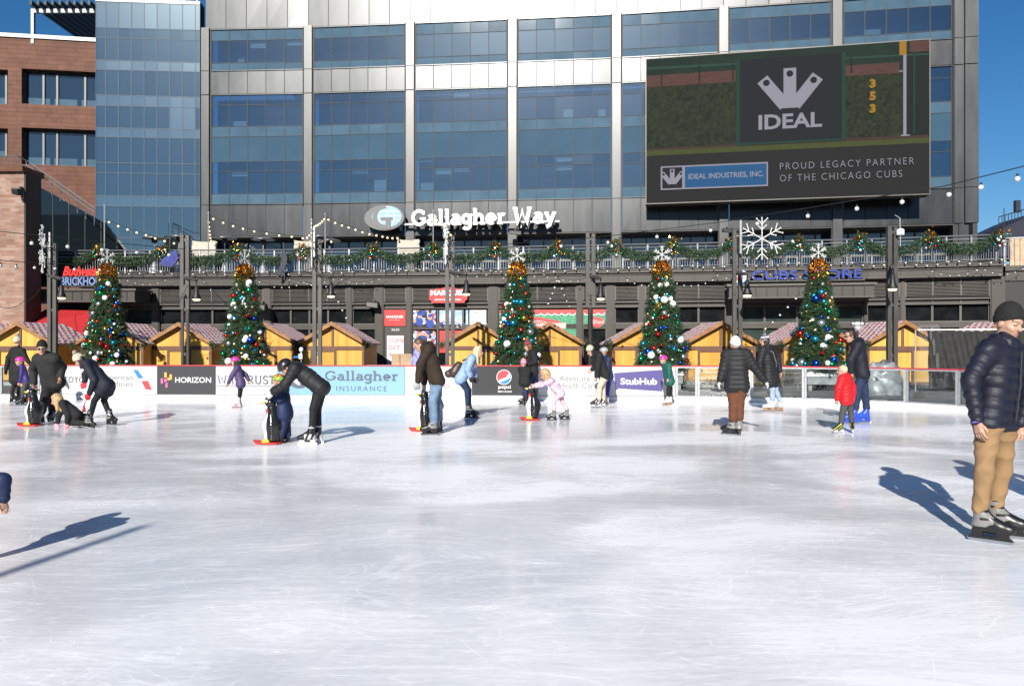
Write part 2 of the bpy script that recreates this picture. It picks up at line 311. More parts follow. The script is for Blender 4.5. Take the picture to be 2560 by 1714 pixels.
# stroke lettering with slab serifs
def arc(cx, cy, rx, ry, a0, a1, n=12): return [(cx+rx*math.cos(R(a0+(a1-a0)*i/n)), cy+ry*math.sin(R(a0+(a1-a0)*i/n))) for i in range(n+1)]
GLY = {  # (advance, strokes, serif strokes) cap height 1, x height .68
 'G': (.92, [arc(.45, .5, .38, .42, 48, 318, 18)+[(.76, .22), (.76, .44)]], [[(.5, .44), (.88, .44)], [(.74, .92), (.74, .68)]]),
 'a': (.66, [arc(.30, .45, .2, .16, 150, 0, 8)+[(.5, .08)], arc(.29, .22, .2, .15, 60, 390, 12)], [[(.48, .07), (.66, .07)]]),
 'l': (.38, [[(.19, 0), (.19, 1)]], [[(.02, .06), (.36, .06)], [(.04, .95), (.2, .95)]]),
 'g': (.68, [arc(.29, .36, .22, .25, 20, 380, 16), [(.52, .62), (.52, -.05)]+arc(.3, -.06, .22, .17, 0, -150, 8)], [[(.5, .6), (.68, .6)]]),
 'h': (.78, [[(.15, 0), (.15, 1)], arc(.37, .38, .21, .23, 170, 0, 8)+[(.58, 0)]], [[(0, .06), (.31, .06)], [(.44, .06), (.74, .06)], [(.0, .95), (.16, .95)]]),
 'e': (.66, [[(.09, .34), (.54, .34)]+arc(.31, .34, .23, .27, 0, 310, 14)], []),
 'r': (.58, [[(.17, 0), (.17, .64)], arc(.36, .38, .19, .22, 170, 50, 6)], [[(.02, .06), (.36, .06)], [(.02, .6), (.17, .6)]]),
 'W': (1.2, [[(.14, .97), (.34, .04), (.58, .8), (.82, .04), (1.02, .97)]], [[(.0, .95), (.3, .95)], [(.86, .95), (1.16, .95)]]),
 'y': (.7, [[(.12, .64), (.36, .08)], [(.6, .64), (.3, -.15), (.14, -.22)]], [[(.0, .62), (.26, .62)], [(.48, .62), (.72, .62)]]),
 ' ': (.34, [], []),
 'I': (.42, [[(.2, 0), (.2, 1)]], [[(.04, .04), (.36, .04)], [(.04, .96), (.36, .96)]]),
 'N': (.95, [[(.14, 0), (.14, 1)], [(.14, .98), (.78, .02)], [(.78, 0), (.78, 1)]], [[(0, .04), (.28, .04)], [(0, .96), (.2, .96)], [(.64, .96), (.92, .96)]]),
 'T': (.8, [[(.38, 0), (.38, 1)], [(.04, .95), (.72, .95)]], [[(.22, .04), (.54, .04)], [(.05, .95), (.05, .74)], [(.71, .95), (.71, .74)]]),
 'R': (.85, [[(.15, 0), (.15, 1)], [(.15, .95)]+arc(.42, .73, .22, .22, 90, -90, 8)+[(.15, .51)], [(.4, .5), (.74, .03)]], [[(0, .04), (.3, .04)], [(0, .96), (.2, .96)], [(.66, .04), (.84, .04)]]),
 'U': (.9, [[(.15, .97), (.15, .35)]+arc(.42, .33, .27, .3, 180, 360, 10)+[(.69, .97)]], [[(0, .96), (.3, .96)], [(.56, .96), (.84, .96)]]),
 'S': (.68, [arc(.33, .72, .23, .23, 30, 270, 10)+arc(.33, .26, .25, .23, 90, -150, 10)], [[(.55, .96), (.55, .74)], [(.1, .04), (.1, .26)]]),
 'B': (.8, [[(.15, 0), (.15, 1)], [(.15, .95), (.36, .95)]+arc(.36, .74, .2, .21, 90, -90, 8)+[(.15, .53)], [(.36, .53)]+arc(.38, .28, .25, .24, 90, -90, 8)+[(.15, .04)]], [[(0, .04), (.2, .04)], [(0, .96), (.2, .96)]]),
 'u': (.76, [[(.16, .64), (.16, .25)]+arc(.36, .25, .2, .2, 180, 350, 8), [(.57, .66), (.57, 0)]], [[(0, .62), (.17, .62)], [(.42, .62), (.58, .62)], [(.56, .04), (.72, .04)]]),
 'd': (.7, [arc(.29, .33, .22, .28, 20, 380, 14), [(.53, 1), (.53, 0)]], [[(.38, .96), (.54, .96)], [(.52, .04), (.68, .04)]]),
 'w': (1.0, [[(.12, .64), (.3, .04), (.48, .56), (.66, .04), (.84, .64)]], [[(0, .63), (.26, .63)], [(.72, .63), (.98, .63)]]),
 'i': (.4, [[(.19, 0), (.19, .64)], [(.19, .86), (.19, .97)]], [[(.03, .04), (.35, .04)], [(.03, .62), (.2, .62)]]),
 's': (.54, [arc(.26, .48, .17, .14, 30, 270, 8)+arc(.26, .18, .18, .15, 90, -150, 8)], []),
}
def put_slab(mb, F, txt, u0, u1, z0, h, w, ext, sw=.17, serif=.12, mi=0, gap=0):
    tot = sum(GLY[c][0]+gap for c in txt); k = (u1-u0)/tot; x = 0; idx = 0
    for c in txt:
        adv, st, se = GLY[c]
        for lst, wd in ((st, sw), (se, serif)):
            for pl in lst:
                idx += 1; n = len(pl); L = []; Rr = []
                for i, p in enumerate(pl):
                    a = pl[max(i-1, 0)]; b2 = pl[min(i+1, n-1)]
                    dx, dy = b2[0]-a[0], b2[1]-a[1]; q = math.hypot(dx, dy) or 1; nx, ny = -dy/q, dx/q
                    m_ = 1
                    if 0 < i < n-1:
                        d1 = Vector((p[0]-a[0], p[1]-a[1])).normalized(); d2 = Vector((b2[0]-p[0], b2[1]-p[1])).normalized(); m_ = min(1/max(math.sqrt(max((1+d1.dot(d2))/2, .05)), .3), 2)
                    L.append((p[0]+nx*wd/2*m_, p[1]+ny*wd/2*m_)); Rr.append((p[0]-nx*wd/2*m_, p[1]-ny*wd/2*m_))
                ww = w+idx*.0006
                T = lambda p: (u0+(x+p[0])*k, z0+p[1]*h)
                for i in range(n-1):
                    quad = [T(Rr[i]), T(Rr[i+1]), T(L[i+1]), T(L[i])]
                    f = [F.p(*q2, ww) for q2 in quad]; bk = [F.p(*q2, w-ext) for q2 in quad]
                    if ext: mb.add(f+bk, [(0, 1, 2, 3), (4, 5, 1, 0), (6, 7, 3, 2)]+([(7, 4, 0, 3)] if i == 0 else [])+([(5, 6, 2, 1)] if i == n-2 else []), mi)
                    else: mb.add(f, [(0, 1, 2, 3)], mi)
        x += adv+gap
def disc(mb, F, cu, cz, ru, rz, w, ext=0, mi=0, n=28, a0=0, a1=360):
    pts = [(cu+ru*math.cos(R(a0+(a1-a0)*i/n)), cz+rz*math.sin(R(a0+(a1-a0)*i/n))) for i in range(n)]
    if ext: mb.fpoly(F, pts, w-ext, w, mi)
    else: mb.add([F.p(u, z, w) for u, z in pts], [tuple(range(n))], mi)
def interp(tab):
    xs, ys = zip(*tab)
    return lambda x: float(np.interp(x, xs, ys)) if xs[0] <= x <= xs[-1] else (ys[0]+(x-xs[0])*(ys[1]-ys[0])/(xs[1]-xs[0]) if x < xs[0] else ys[-1]+(x-xs[-1])*(ys[-1]-ys[-2])/(xs[-1]-xs[-2]))
def on_curve(px, f):
    x = 0.
    for _ in range(30): x = (px-1280)/1961*f(x)
    return Vector((x, f(x), 0))
def copy_tree(o, parent=None):
    c = o.copy(); COL.objects.link(c); c.parent = parent
    for ch in list(o.children): copy_tree(ch, c)
    return c
# ================================================================== SETTING
def sheet(name, pts, z, m, kind='structure'):
    mb = MB(); mb.add([(x, y, z) for x, y in pts], [tuple(range(len(pts)))]); o = mb.build(name, m); tag(o, kind=kind); return o
sheet('ground', [(-900, -900), (900, -900), (900, 900), (-900, 900)], 0, 'asphalt')
yB = lambda x: 22.3-.045*x                                   # the long side of the rink
bend = [(5.2, 22.0), (6.6, 21.65), (7.9, 21.2), (9.1, 20.6), (10.0, 19.9), (10.75, 18.9), (11.3, 17.6), (11.7, 16.0), (11.8, 13)]
ice_pts = [(-17, -10), (12.5, -10), (11.9, 13)]+bend[::-1][1:]+[(-17, yB(-17))]
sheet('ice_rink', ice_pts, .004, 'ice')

# ------------------------------------------------------------------ rink boards
def board_part(root, F, w, panel, z0=.13, z1=.985):
    mb = MB(); mb.fbox(F, .006, w-.006, z0+.035, z1, -.03, 0); mb.build('panel', panel, root)
    mb = MB(); mb.fbox(F, 0, w, 0, z0, -.03, .035); mb.build('kick_plate', 'kick_white', root)
    mb = MB(); mb.fbox(F, 0, w, z1, z1+.03, -.05, .02); mb.build('top_rail', 'cap_red', root)
    mb = MB(); mb.fbox(F, 0, w, z0, z0+.03, -.03, .004); mb.build('bottom_channel', 'galv', root)
    return root
def bX(px): return on_curve(px, yB).x
bF = {}
def ad_board(px0, px1, panel, label):
    a, b_ = bX(px0), bX(px1); F = Frame((a, yB(a), 0), (b_-a, yB(b_)-yB(a), 0)); w = math.hypot(b_-a, yB(b_)-yB(a))
    t = thing('rink_board', (a, yB(a), 0), label, 'rink board', 'advertising boards along the rink')
    board_part(t, F, w, panel)
    F.m = lambda px, py: ((bX(px)-a)*w/(b_-a), Z_at(py, yB(bX(px))))
    return t, F
def boxed(F, x0, y0, x1, y1):                  # photo box -> u0,u1,z0,z1 on the board
    u0, z1 = F.m(x0, y0); u1, z0 = F.m(x1, y1); return u0, u1, z0, z1
mat('ad_white', (.50, .50, .505), .3, var=.07, vscale=2.5); mat('ad_grey', (.048, .049, .054), .3); mat('ad_blue', (.20, .37, .52), .3); mat('ad_dark', (.035, .035, .037), .3)
mat('ink_black', (.03, .03, .03), .4); mat('ink_grey', (.20, .21, .22), .4); mat('ink_slate', (.085, .105, .135), .4); mat('ink_pale', (.45, .46, .47), .4)
mat('ink_white', (.62, .62, .62), .4); mat('ink_red', (.55, .05, .06), .4); mat('ink_blue', (.03, .18, .42), .4); mat('ink_purple', (.085, .07, .22), .4)
mat('ink_orange', (.75, .35, .06), .4); mat('ink_pink', (.60, .12, .30), .4); mat('ink_violet', (.42, .40, .75), .4)
def poly_px(mb, F, pts, w, mi=0):
    q = [F.m(*p) for p in pts]; mb.add([F.p(u, z, w) for u, z in q], [tuple(range(len(q)))[::-1]], mi)
t, F = ad_board(100, 246, 'ad_white', 'white board with black car maker lettering behind the man in the black beanie')
mb = MB(); put_text(mb, F, 'TOYOTA', *boxed(F, 160, 941, 234, 956), w=.006, bold=-.005, spacing=1.15); mb.build('lettering', 'ink_black', t)
t, F = ad_board(246, 393, 'ad_white', 'white airline board with a blue and red slanted emblem')
mb = MB(); put_text(mb, F, 'American', *boxed(F, 254, 936, 332, 949), w=.006); put_text(mb, F, 'Airlines', *boxed(F, 262, 952, 332, 966), w=.006); mb.build('lettering', 'ink_grey', t)
mb = MB(); poly_px(mb, F, [(333, 924), (344, 924), (359, 944), (346, 945)], .006, 0); poly_px(mb, F, [(354, 952), (370, 951), (380, 974), (364, 972)], .006, 1); poly_px(mb, F, [(347, 945), (366, 945), (357, 951)], .006, 2); mb.build('emblem', ['ink_blue', 'ink_red', 'ink_pale'], t)
t, F = ad_board(393, 539, 'ad_grey', 'dark grey board with a bar emblem and bold white capitals')
mb = MB(); put_text(mb, F, 'HORIZON', *boxed(F, 438, 942, 528, 956), w=.006, bold=.02); mb.build('lettering', 'ink_white', t)
mb = MB()
for x0, y0, x1, y1, mi in ((402, 945, 408, 958, 0), (411, 930, 417, 943, 1), (424, 935, 430, 948, 1), (411, 946, 417, 954, 0), (414, 956, 419, 968, 0), (419, 943, 425, 950, 1)):
    u0, u1, z0, z1 = boxed(F, x0, y0, x1, y1); mb.fquad(F, u0, u1, z0, z1, .006, mi)
mb.build('emblem', ['ink_pink', 'ink_orange'], t)
t, F = ad_board(539, 694, 'ad_white', 'white board with tall serif capitals over a thin underline')
mb = MB(); u0, u1, z0, z1 = boxed(F, 543, 938, 690, 959); put_slab(mb, F, 'WINTRUST', u0, u1, z0, z1-z0, .006, 0, .12, .05, gap=.04)
u0, u1, z0, z1 = boxed(F, 542, 963.5, 686, 965); mb.fquad(F, u0, u1, z0, z1, .006); mb.build('lettering', 'ink_slate', t)
t, F = ad_board(694, 1012, 'ad_blue', 'long light blue insurance board with a grey globe emblem')
mb = MB(); u0, u1, z0, z1 = boxed(F, 813, 926, 998, 951); put_slab(mb, F, 'Gallagher', u0, u1, z0, z1-z0, .006, 0, .15, .10, gap=.03)
put_text(mb, F, 'INSURANCE', *boxed(F, 841, 964, 967, 977), w=.006, bold=.005, spacing=1.35); mb.build('lettering', 'ink_slate', t)
def globe(mb, F, cu, cz, ru, rz, w):
    disc(mb, F, cu, cz, ru, rz, w, 0, 0); disc(mb, F, cu+ru*.18, cz+rz*.08, ru*.72, rz*.74, w+.003, 0, 1)
    for k in (-.45, 0, .45):
        mb.fquad(F, cu+ru*.18-ru*.68*math.cos(k), cu+ru*.18+ru*.68*math.cos(k), cz+rz*(.08+k)-rz*.02, cz+rz*(.08+k)+rz*.02, w+.005, 2)
        pts = [(cu+ru*(.18+k*.8*math.cos(a_)), cz+rz*(.08+.72*math.sin(a_))) for a_ in [R(-85+17*i) for i in range(11)]]
        for i in range(10): mb.quad(F.p(pts[i][0], pts[i][1], w+.006), F.p(pts[i][0]+ru*.03, pts[i][1], w+.006), F.p(pts[i+1][0]+ru*.03, pts[i+1][1], w+.006), F.p(pts[i+1][0], pts[i+1][1], w+.006), 2)
    mb.fquad(F, cu-ru*.12, cu+ru*.42, cz-rz*.18, cz+rz*.06, w+.008, 0); mb.fquad(F, cu+ru*.08, cu+ru*.36, cz-rz*.94, cz-rz*.18, w+.008, 0)
    pts = [(cu+ru*(.18+.5*math.cos(a_)), cz+rz*(.02+.62*math.sin(a_))) for a_ in [R(70+20*i) for i in range(11)]]
    inner = [(cu+ru*(.18+.5*math.cos(a_)*.99-.34), cz+rz*(.02+.95*math.sin(a_)*.92)) for a_ in [R(70+20*i) for i in range(11)]]
mb = MB(); cu, cz = F.m(748, 947); globe(mb, F, cu, cz, .33, .27, .006); mb.build('emblem', ['ink_slate', 'ad_white', 'ink_pale'], t)
t, F = ad_board(1012, 1180, 'ad_white', 'white beer board with pale grey serif lettering behind the man in jeans')
mb = MB(); u0, u1, z0, z1 = boxed(F, 1016, 931.5, 1172, 956); put_slab(mb, F, 'Budweiser', u0, u1, z0, z1-z0, .006, 0, .13, .07, gap=.02); mb.build('lettering', 'ink_pale', t)
mb = MB(); put_text(mb, F, 'ZERO', *boxed(F, 1072, 961, 1122, 970), w=.006, spacing=1.3); mb.build('lettering', 'ink_red', t)
t, F = ad_board(1180, 1345, 'ad_dark', 'charcoal cola board with a round red white and blue emblem')
mb = MB(); cu, cz = F.m(1260, 942); disc(mb, F, cu, cz, .215, .215, .006, 0, 0); r_ = .195
top = [(cu+r_*math.cos(R(a)), cz+r_*math.sin(R(a))) for a in range(30, 215, 8)]
wav = [(cu-r_*.75+r_*1.45*i/8, cz-.10+.22*(i/8)**1.6+.03*math.sin(i*.8)) for i in range(9)]
mb.add([F.p(u, z, .009) for u, z in top+wav], [tuple(range(len(top+wav)))], 1)
bot = [(cu+r_*math.cos(R(a)), cz+r_*math.sin(R(a))) for a in range(222, 362, 8)]; wv = [(cu-r_*.55+r_*1.5*i/8, cz-.135+.13*(i/8)**1.5) for i in range(9)][::-1]
mb.add([F.p(u, z, .009) for u, z in bot+wv], [tuple(range(len(bot+wv)))], 2); mb.build('emblem', ['ink_white', 'ink_red', 'ink_blue'], t)
mb = MB(); put_text(mb, F, 'pepsi', *boxed(F, 1246, 962, 1277, 973), w=.006, bold=.02); put_text(mb, F, 'ZERO SUGAR', *boxed(F, 1244, 976, 1280, 980), w=.006, bold=.03); mb.build('lettering', 'ink_white', t)
t, F = ad_board(1345, 1526, 'ad_white', 'white health care board with thin grey lettering and a lilac square')
mb = MB(); put_text(mb, F, 'Advocate', *boxed(F, 1398, 938, 1475, 952), w=.006); put_text(mb, F, 'Health Care', *boxed(F, 1398, 956, 1493, 970), w=.006); mb.build('lettering', 'ink_grey', t)
mb = MB(); u0, u1, z0, z1 = boxed(F, 1386, 943, 1393, 951); mb.fquad(F, u0, u1, z0, z1, .006); mb.build('emblem', 'ink_violet', t)
t, F = ad_board(1526, 1689, 'ad_white', 'white ticket seller board with a slanted purple speech shape')
mb = MB(); poly_px(mb, F, [(1535.5, 932), (1659, 923.5), (1655, 977.5), (1547, 970), (1539, 975)], .006); mb.build('emblem', 'ink_purple', t)
mb = MB(); put_text(mb, F, 'StubHub', *boxed(F, 1551, 944, 1643, 961), w=.010, bold=.03); mb.build('lettering', 'ink_white', t)
# clear panels round the bend and at the far left
def glass_panel(a, b_, label, posts=True):
    a, b_ = Vector((*a, 0)), Vector((*b_, 0)); F = Frame(a, b_-a); w = (b_-a).length
    t = thing('glass_rink_panel', a, label, 'rink panel', 'clear panels round the rink bend')
    mb = MB(); mb.fbox(F, .05, w-.05, .17, .94, -.012, 0); mb.build('pane', 'clear_pane', t)
    mb = MB(); mb.fbox(F, 0, w, 0, .13, -.03, .035); mb.build('kick_plate', 'kick_white', t)
    mb = MB(); mb.fbox(F, 0, w, .985, 1.015, -.05, .02); mb.build('top_rail', 'cap_red', t)
    mb = MB(); mb.fbox(F, 0, w, .945, .985, -.035, .006); mb.fbox(F, 0, w, .131, .165, -.03, .006); mb.build('frame', 'galv', t)
    for u0, u1 in ((.005, .06), (w-.06, w-.005)):
        mb = MB(); mb.fbox(F, u0, u1, .166, .944, -.05, .012); mb.build('post', 'galv', t)
gl = [(bX(1689), yB(bX(1689)))]+bend[:8]
lab = ['clear rink panel beside the child in the green jacket', 'clear rink panel left of the woman in brown trousers', 'clear rink panel behind the woman in brown trousers', 'clear rink panel in front of the rightmost tree',
       'clear rink panel behind the toddler in red', 'clear rink panel in front of the grey wrapped bundle', 'clear rink panel in front of the black screened fence', 'clear rink panel behind the man in the quilted jacket']
for i in range(len(gl)-1): glass_panel(gl[i], gl[i+1], lab[i])
for i, px in enumerate(((-120, 0), (0, 100))):
    glass_panel((bX(px[0]), yB(bX(px[0]))), (bX(px[1]), yB(bX(px[1]))), ['clear rink panel at the left edge of the photo', 'clear rink panel behind the child in the pink helmet and purple jacket'][i])

# ------------------------------------------------------------------ OFFICE BUILDING
yM = interp([(-21.8, 55.8), (-14.3, 55.4), (-7.1, 54.7), (0, 54.0), (7.1, 53.2), (14.2, 52.15), (21.6, 51.0), (29.4, 49.6)])
D = 2560/2342
cx = [470, 705, 938, 1172, 1410, 1655, 1915, 2191]; cX = [on_curve(p*D, yM) for p in cx]
ob = thing('office_building', (0, 54, 0), 'tall curved office building of pale metal panels and blue glass', 'building')
ZS, ZA, ZB, ZC, ZD, ZT = 9.25, 11.52, 19.35, 21.0, 24.0, 26.6
rows2 = [(0, .09, 0), (.09, .285, 0), (.285, .38, 1), (.38, .61, 2), (.61, .70, 0), (.70, .905, 0), (.905, 1, 1)]
rows1 = [(0, .26, 1), (.26, .81, 0), (.81, 1, 1)]
def panes(F, w, z0, z1, rows, n, root, cols=None):
    mb = MB()
    for k, (a, b_, mi) in enumerate(rows):
        for j in range(n):
            u0, u1 = w*j/n, w*(j+1)/n; zt, zb = z1-(z1-z0)*a, z1-(z1-z0)*b_
            ti, tj = rnd.gauss(0, .003), rnd.gauss(0, .003); m2 = mi
            g = .02
            p = [F.p(u0+g, zb+g, -.05-ti-tj), F.p(u1-g, zb+g, -.05+ti-tj), F.p(u1-g, zt-g, -.05+ti+tj), F.p(u0+g, zt-g, -.05-ti+tj)]
            mb.quad(*p, m2)
    o = mb.build('window', ['vision_glass', 'sill_glass', 'spandrel_glass'], root)
    mb = MB()
    for j in range(n+1):
        u = w*j/n; hw = .022 if 0 < j < n else .06
        mb.fbox(F, max(0, u-hw), min(w, u+hw), z0, z1, -.12, -.02)
    for a, b_, mi in rows[1:]:
        z = z1-(z1-z0)*a
        mb.fbox(F, .071, w-.071, z-.018, z+.018, -.11, -.024)
    mb.fbox(F, 0, w, z0-.06, z0, -.12, .05, 1); mb.fbox(F, 0, w, z1, z1+.06, -.12, .05, 1)
    fr_ = mb.build('frame', ['dark_joint', 'facade_panel'], o)
    # dim room behind the glass with pale blinds and boxes
    mb = MB(); mb.fquad(F, 0, w, z0, z1, -1.2, 0)
    for k, (a, b_, mi) in enumerate(rows):
        if mi: continue
        zt, zb = z1-(z1-z0)*a, z1-(z1-z0)*b_
        for j in range(n):
            if rnd.random() < .11 and b_-a > .15:
                ww = w/n*rnd.uniform(.3, .85); u = w*j/n+rnd.uniform(.05, w/n-ww-.02); h_ = (zt-zb)*rnd.uniform(.25, .6); d_ = rnd.uniform(.3, .9)
                mb.fbox(F, u, u+ww, zb+.02, zb+h_, -d_-.2, -d_, 1)
            elif rnd.random() < .08: mb.fbox(F, w*j/n+.1, w*(j+1)/n-.1, zt-rnd.uniform(.15, .5), zt-.02, -.35, -.3, 1)
    mb.build('interior', ['interior_dark', 'interior_pale'], o)
def spandrel(F, w, z0, z1, n, root):
    mb = MB(); mb.fquad(F, 0, w, z0, z1, -.04, 1)
    for j in range(n):
        u0, u1 = w*j/n+.025, w*(j+1)/n-.025; t_ = rnd.gauss(0, .004)
        mb.add([F.p(u0, z0+.04, t_), F.p(u1, z0+.04, -t_), F.p(u1, z1-.04, rnd.gauss(0, .004)), F.p(u0, z1-.04, 0),
                F.p(u0, z0+.04, -.039), F.p(u1, z0+.04, -.039), F.p(u1, z1-.04, -.039), F.p(u0, z1-.04, -.039)], [(0, 1, 2, 3), (4, 5, 1, 0), (5, 6, 2, 1), (6, 7, 3, 2), (7, 4, 0, 3)], 0)
    mb.build('spandrel', ['facade_panel', 'dark_joint'], root)
def column(a, dirv, hw, root, z0=5.2, wide=False):
    F = Frame(a, dirv)
    mb = MB()
    for zz0, zz1 in ((z0, ZA-.04), (ZA, ZB-.06), (ZB, ZC), (ZC+.04, ZD+.1)):
        mb.fbox(F, -hw, hw, zz0, zz1, -.5, .10, 0)
    mb.fbox(F, -hw-.07, -hw-.001, z0, ZD, -.5, -.06, 1); mb.fbox(F, hw+.001, hw+.07, z0, ZD, -.5, -.06, 1)
    mb.build('column', ['facade_column', 'dark_joint'], root)
for i in range(7):
    a, b_ = cX[i], cX[i+1]; u = (b_-a).normalized(); g = .37
    gr = g if i < 6 else .32
    F = Frame(a+u*g, u); w = (b_-a).length-g-gr; n = 5
    panes(F, w, ZA+.06, ZB-.06, rows2, n, ob); panes(F, w, ZC+.06, ZD-.06, rows1, n, ob)
    spandrel(F, w, ZS, ZA, n, ob); spandrel(F, w, ZB, ZC, n, ob)
    Fw = Frame(a, u); spandrel(Fw, (b_-a).length, ZD, ZT, 5, ob)
    mb = MB(); mb.fbox(Fw, 0, (b_-a).length, ZT, ZT+.12, -1.2, .08); mb.build('coping', 'facade_panel', ob)
    mb = MB(); L_ = (b_-a).length
    mb.fquad(Fw, 0, L_, 5.2, ZS, -1.6, 0)
    k = 6 if i < 3 else 7
    for j in range(k+1): mb.fbox(Fw, L_*j/k-.04, L_*j/k+.04, 5.2, ZS, -1.6, -1.5, 1)
    mb.fbox(Fw, 0, L_, 7.9, 8.0, -1.6, -1.51, 1)
    if i >= 2:
        for j in range(k): mb.fbox(Fw, L_*j/k+.1, L_*(j+1)/k-.1, 7.45, 7.6, -1.58, -1.49, 2); mb.fbox(Fw, L_*j/k+.1, L_*j/k+.2, 5.3, 7.45, -1.58, -1.49, 2)
    mb.build('terrace_glazing', ['shopfront_glass' if 'shopfront_glass' in MATS else None, 'podium_metal', 'door_frame'], ob)
    mb = MB(); mb.hexa([Fw.p(0, ZS-.05, -2), Fw.p(L_, ZS-.05, -2), Fw.p(L_, ZS-.05, -.001), Fw.p(0, ZS-.05, -.001), Fw.p(0, ZS-.002, -2), Fw.p(L_, ZS-.002, -2), Fw.p(L_, ZS-.002, -.001), Fw.p(0, ZS-.002, -.001)]); mb.build('soffit', 'podium_metal', ob)
for i in range(7):
    dv = (cX[min(i+1, 7)]-cX[max(i-1, 0)]); column(cX[i], dv, .28, ob)
# end pier: two metal strips and the flank
e0 = on_curve(2180*D, yM); e1 = on_curve(2204*D, yM); e2 = on_curve(2236*D, yM); dv = (e2-e0).normalized()
mb = MB(); F = Frame(e0, dv); wE = (e2-e0).length; w1 = (e1-e0).length
for zz0, zz1 in ((9.3, ZA), (ZA+.04, ZB-.06), (ZB, ZC), (ZC+.04, ZT)):
    mb.fbox(F, .04, w1-.03, zz0, zz1, -.6, .12, 0); mb.fbox(F, w1+.03, wE, zz0, zz1, -.6, .18, 0)
mb.fbox(F, .0, wE-.02, 5.2, ZT, -.7, -.02, 1); mb.fbox(F, .3, w1, 5.2, 9.26, -.6, .1, 0); mb.fbox(F, w1+.5, wE-.05, 5.2, 9.26, -.6, .1, 0)
mb.build('end_pier', ['facade_column', 'dark_joint'], ob)
mb = MB(); q = e2; mb.box((q.x-.5, q.y+.05, 5.2), (q.x-.02, q.y+24, ZT-.05)); mb.build('flank_wall', 'facade_panel', ob)
mb = MB(); pts = [(c.x, c.y+.3) for c in cX]+[(e2.x-.1, e2.y+24), (-22, 80)]; mb.add([(x, y, ZT-.1) for x, y in pts], [tuple(range(len(pts)))]); mb.build('roof', 'dark_joint', ob)
# glazed stair tower at the left end
tl = Vector((-29.3, 55.2, 0)); tr = Vector((cX[0].x-.36, 55.75, 0)); F = Frame(tl, tr-tl); wT = (tr-tl).length
ry = [15, 173, 235, 372, 430, 585, 650, 785, 840, 998, 1060, 1200, 1262, 1455, 1720]; rz = [1.6+(788-.3734*y)*.03085 for y in ry]; rmat = [1, 0, 0, 1, 0, 1, 0, 1, 0, 0, 0, 1, 0, 0]
cu = [0, .095]+[.095+.1225*i for i in range(1, 8)]+[1]
tw = thing('glass_tower', tl, 'flat blue glass tower with a fine mullion grid beside the office facade', 'building')
mb = MB()
for k in range(len(rz)-1):
    for j in range(len(cu)-1):
        ti, tj = rnd.gauss(0, .002), rnd.gauss(0, .002); a, b_ = cu[j]*wT+.015, cu[j+1]*wT-.015; mi = rmat[k]
        if k == 6 and j in (3, 4, 5, 6, 7): mi = rnd.choice([0, 0, 1])
        mb.quad(F.p(a, rz[k+1]+.015, -ti-tj), F.p(b_, rz[k+1]+.015, ti-tj), F.p(b_, rz[k]-.015, ti+tj), F.p(a, rz[k]-.015, -ti+tj), mi)
wdw = mb.build('curtain_wall', ['tower_glass', 'tower_glass_pale'], tw)
mb = MB()
for c in cu: mb.fbox(F, max(0, c*wT-.022), min(wT, c*wT+.022), 5.2, rz[0], -.1, .015)
for z in rz: mb.fbox(F, 0, wT, z-.02, z+.02, -.1, .011)
mb.build('mullion_grid', 'mullion_grey', wdw)
mb = MB(); mb.fbox(F, 0, wT, rz[0], rz[0]+.22, -1, .05); mb.build('coping', 'facade_column', tw)
mb = MB(); mb.fbox(F, 0, .3, 5.2, rz[0], -8, -.11); mb.fbox(F, .3, wT, 5.2, rz[0], -1, -.11); mb.build('core_wall', 'dark_joint', tw)

# roof-edge rail seen above the tower
rr_ = thing('roof_railing', (-29, 56.5, 25.6), 'thin glass and metal railing on the tower roof', 'railing')
mb = MB()
for k in range(9): mb.box((-29+.9*k, 56.45, 25.6), (-28.95+.9*k, 56.5, 26.9))
mb.build('post', 'alu', rr_); mb = MB(); mb.box((-29.2, 56.42, 26.9), (-21, 56.5, 27)); mb.build('top_rail', 'alu', rr_)

# ------------------------------------------------------------------ terracotta building with pergola
def wall_holes(mb, F, u0, u1, z0, z1, holes, th, mi=0):
    us = sorted({u0, u1, *[h[0] for h in holes], *[h[1] for h in holes]}); zs = sorted({z0, z1, *[h[2] for h in holes], *[h[3] for h in holes]})
    for i in range(len(us)-1):
        for j in range(len(zs)-1):
            cu_, cz_ = (us[i]+us[i+1])/2, (zs[j]+zs[j+1])/2
            if any(h[0] < cu_ < h[1] and h[2] < cz_ < h[3] for h in holes): continue
            mb.fbox(F, us[i], us[i+1], zs[j], zs[j+1], -th, 0, mi)
a = Vector((X_at(-110, 57.4), 57.4, 0)); b_ = Vector((X_at(262, 59), 59, 0)); F = Frame(a, b_-a); wT2 = (b_-a).length
tb = thing('terracotta_building', a, 'terracotta clad building with wide dark framed windows at the left', 'building')
def fu(px, py):
    # photo pixel on the plane
    dx, dz = (px-1280)/1961, -(py-861)/1961
    n = F.n; d = (F.o-Vector((0, 0, 0))).dot(n)/Vector((dx, 1, 0)).dot(n); p = Vector((dx*d, d, 0)); return (p-F.o).dot(F.u), 1.6+dz*d
wins = [(54, 171, 262, 268), (54, 318, 262, 417), (-110, 168, 20, 260), (-110, 316, 20, 390)]
hs = []
for x0, y0, x1, y1 in wins:
    u0, z1 = fu(x0, y0); u1, z0 = fu(x1, y1); hs.append((max(u0, 0), min(u1, wT2), z0, z1))
zt = fu(0, 92)[1]; zt2 = fu(240, 105)[1]
mb = MB(); wall_holes(mb, F, 0, wT2, 4, zt, hs, .7); mb.build('wall', 'terracotta', tb)
mb = MB(); mb.fbox(F, 0, wT2, zt, zt+.28, -.8, .12); mb.build('coping', 'facade_column', tb)
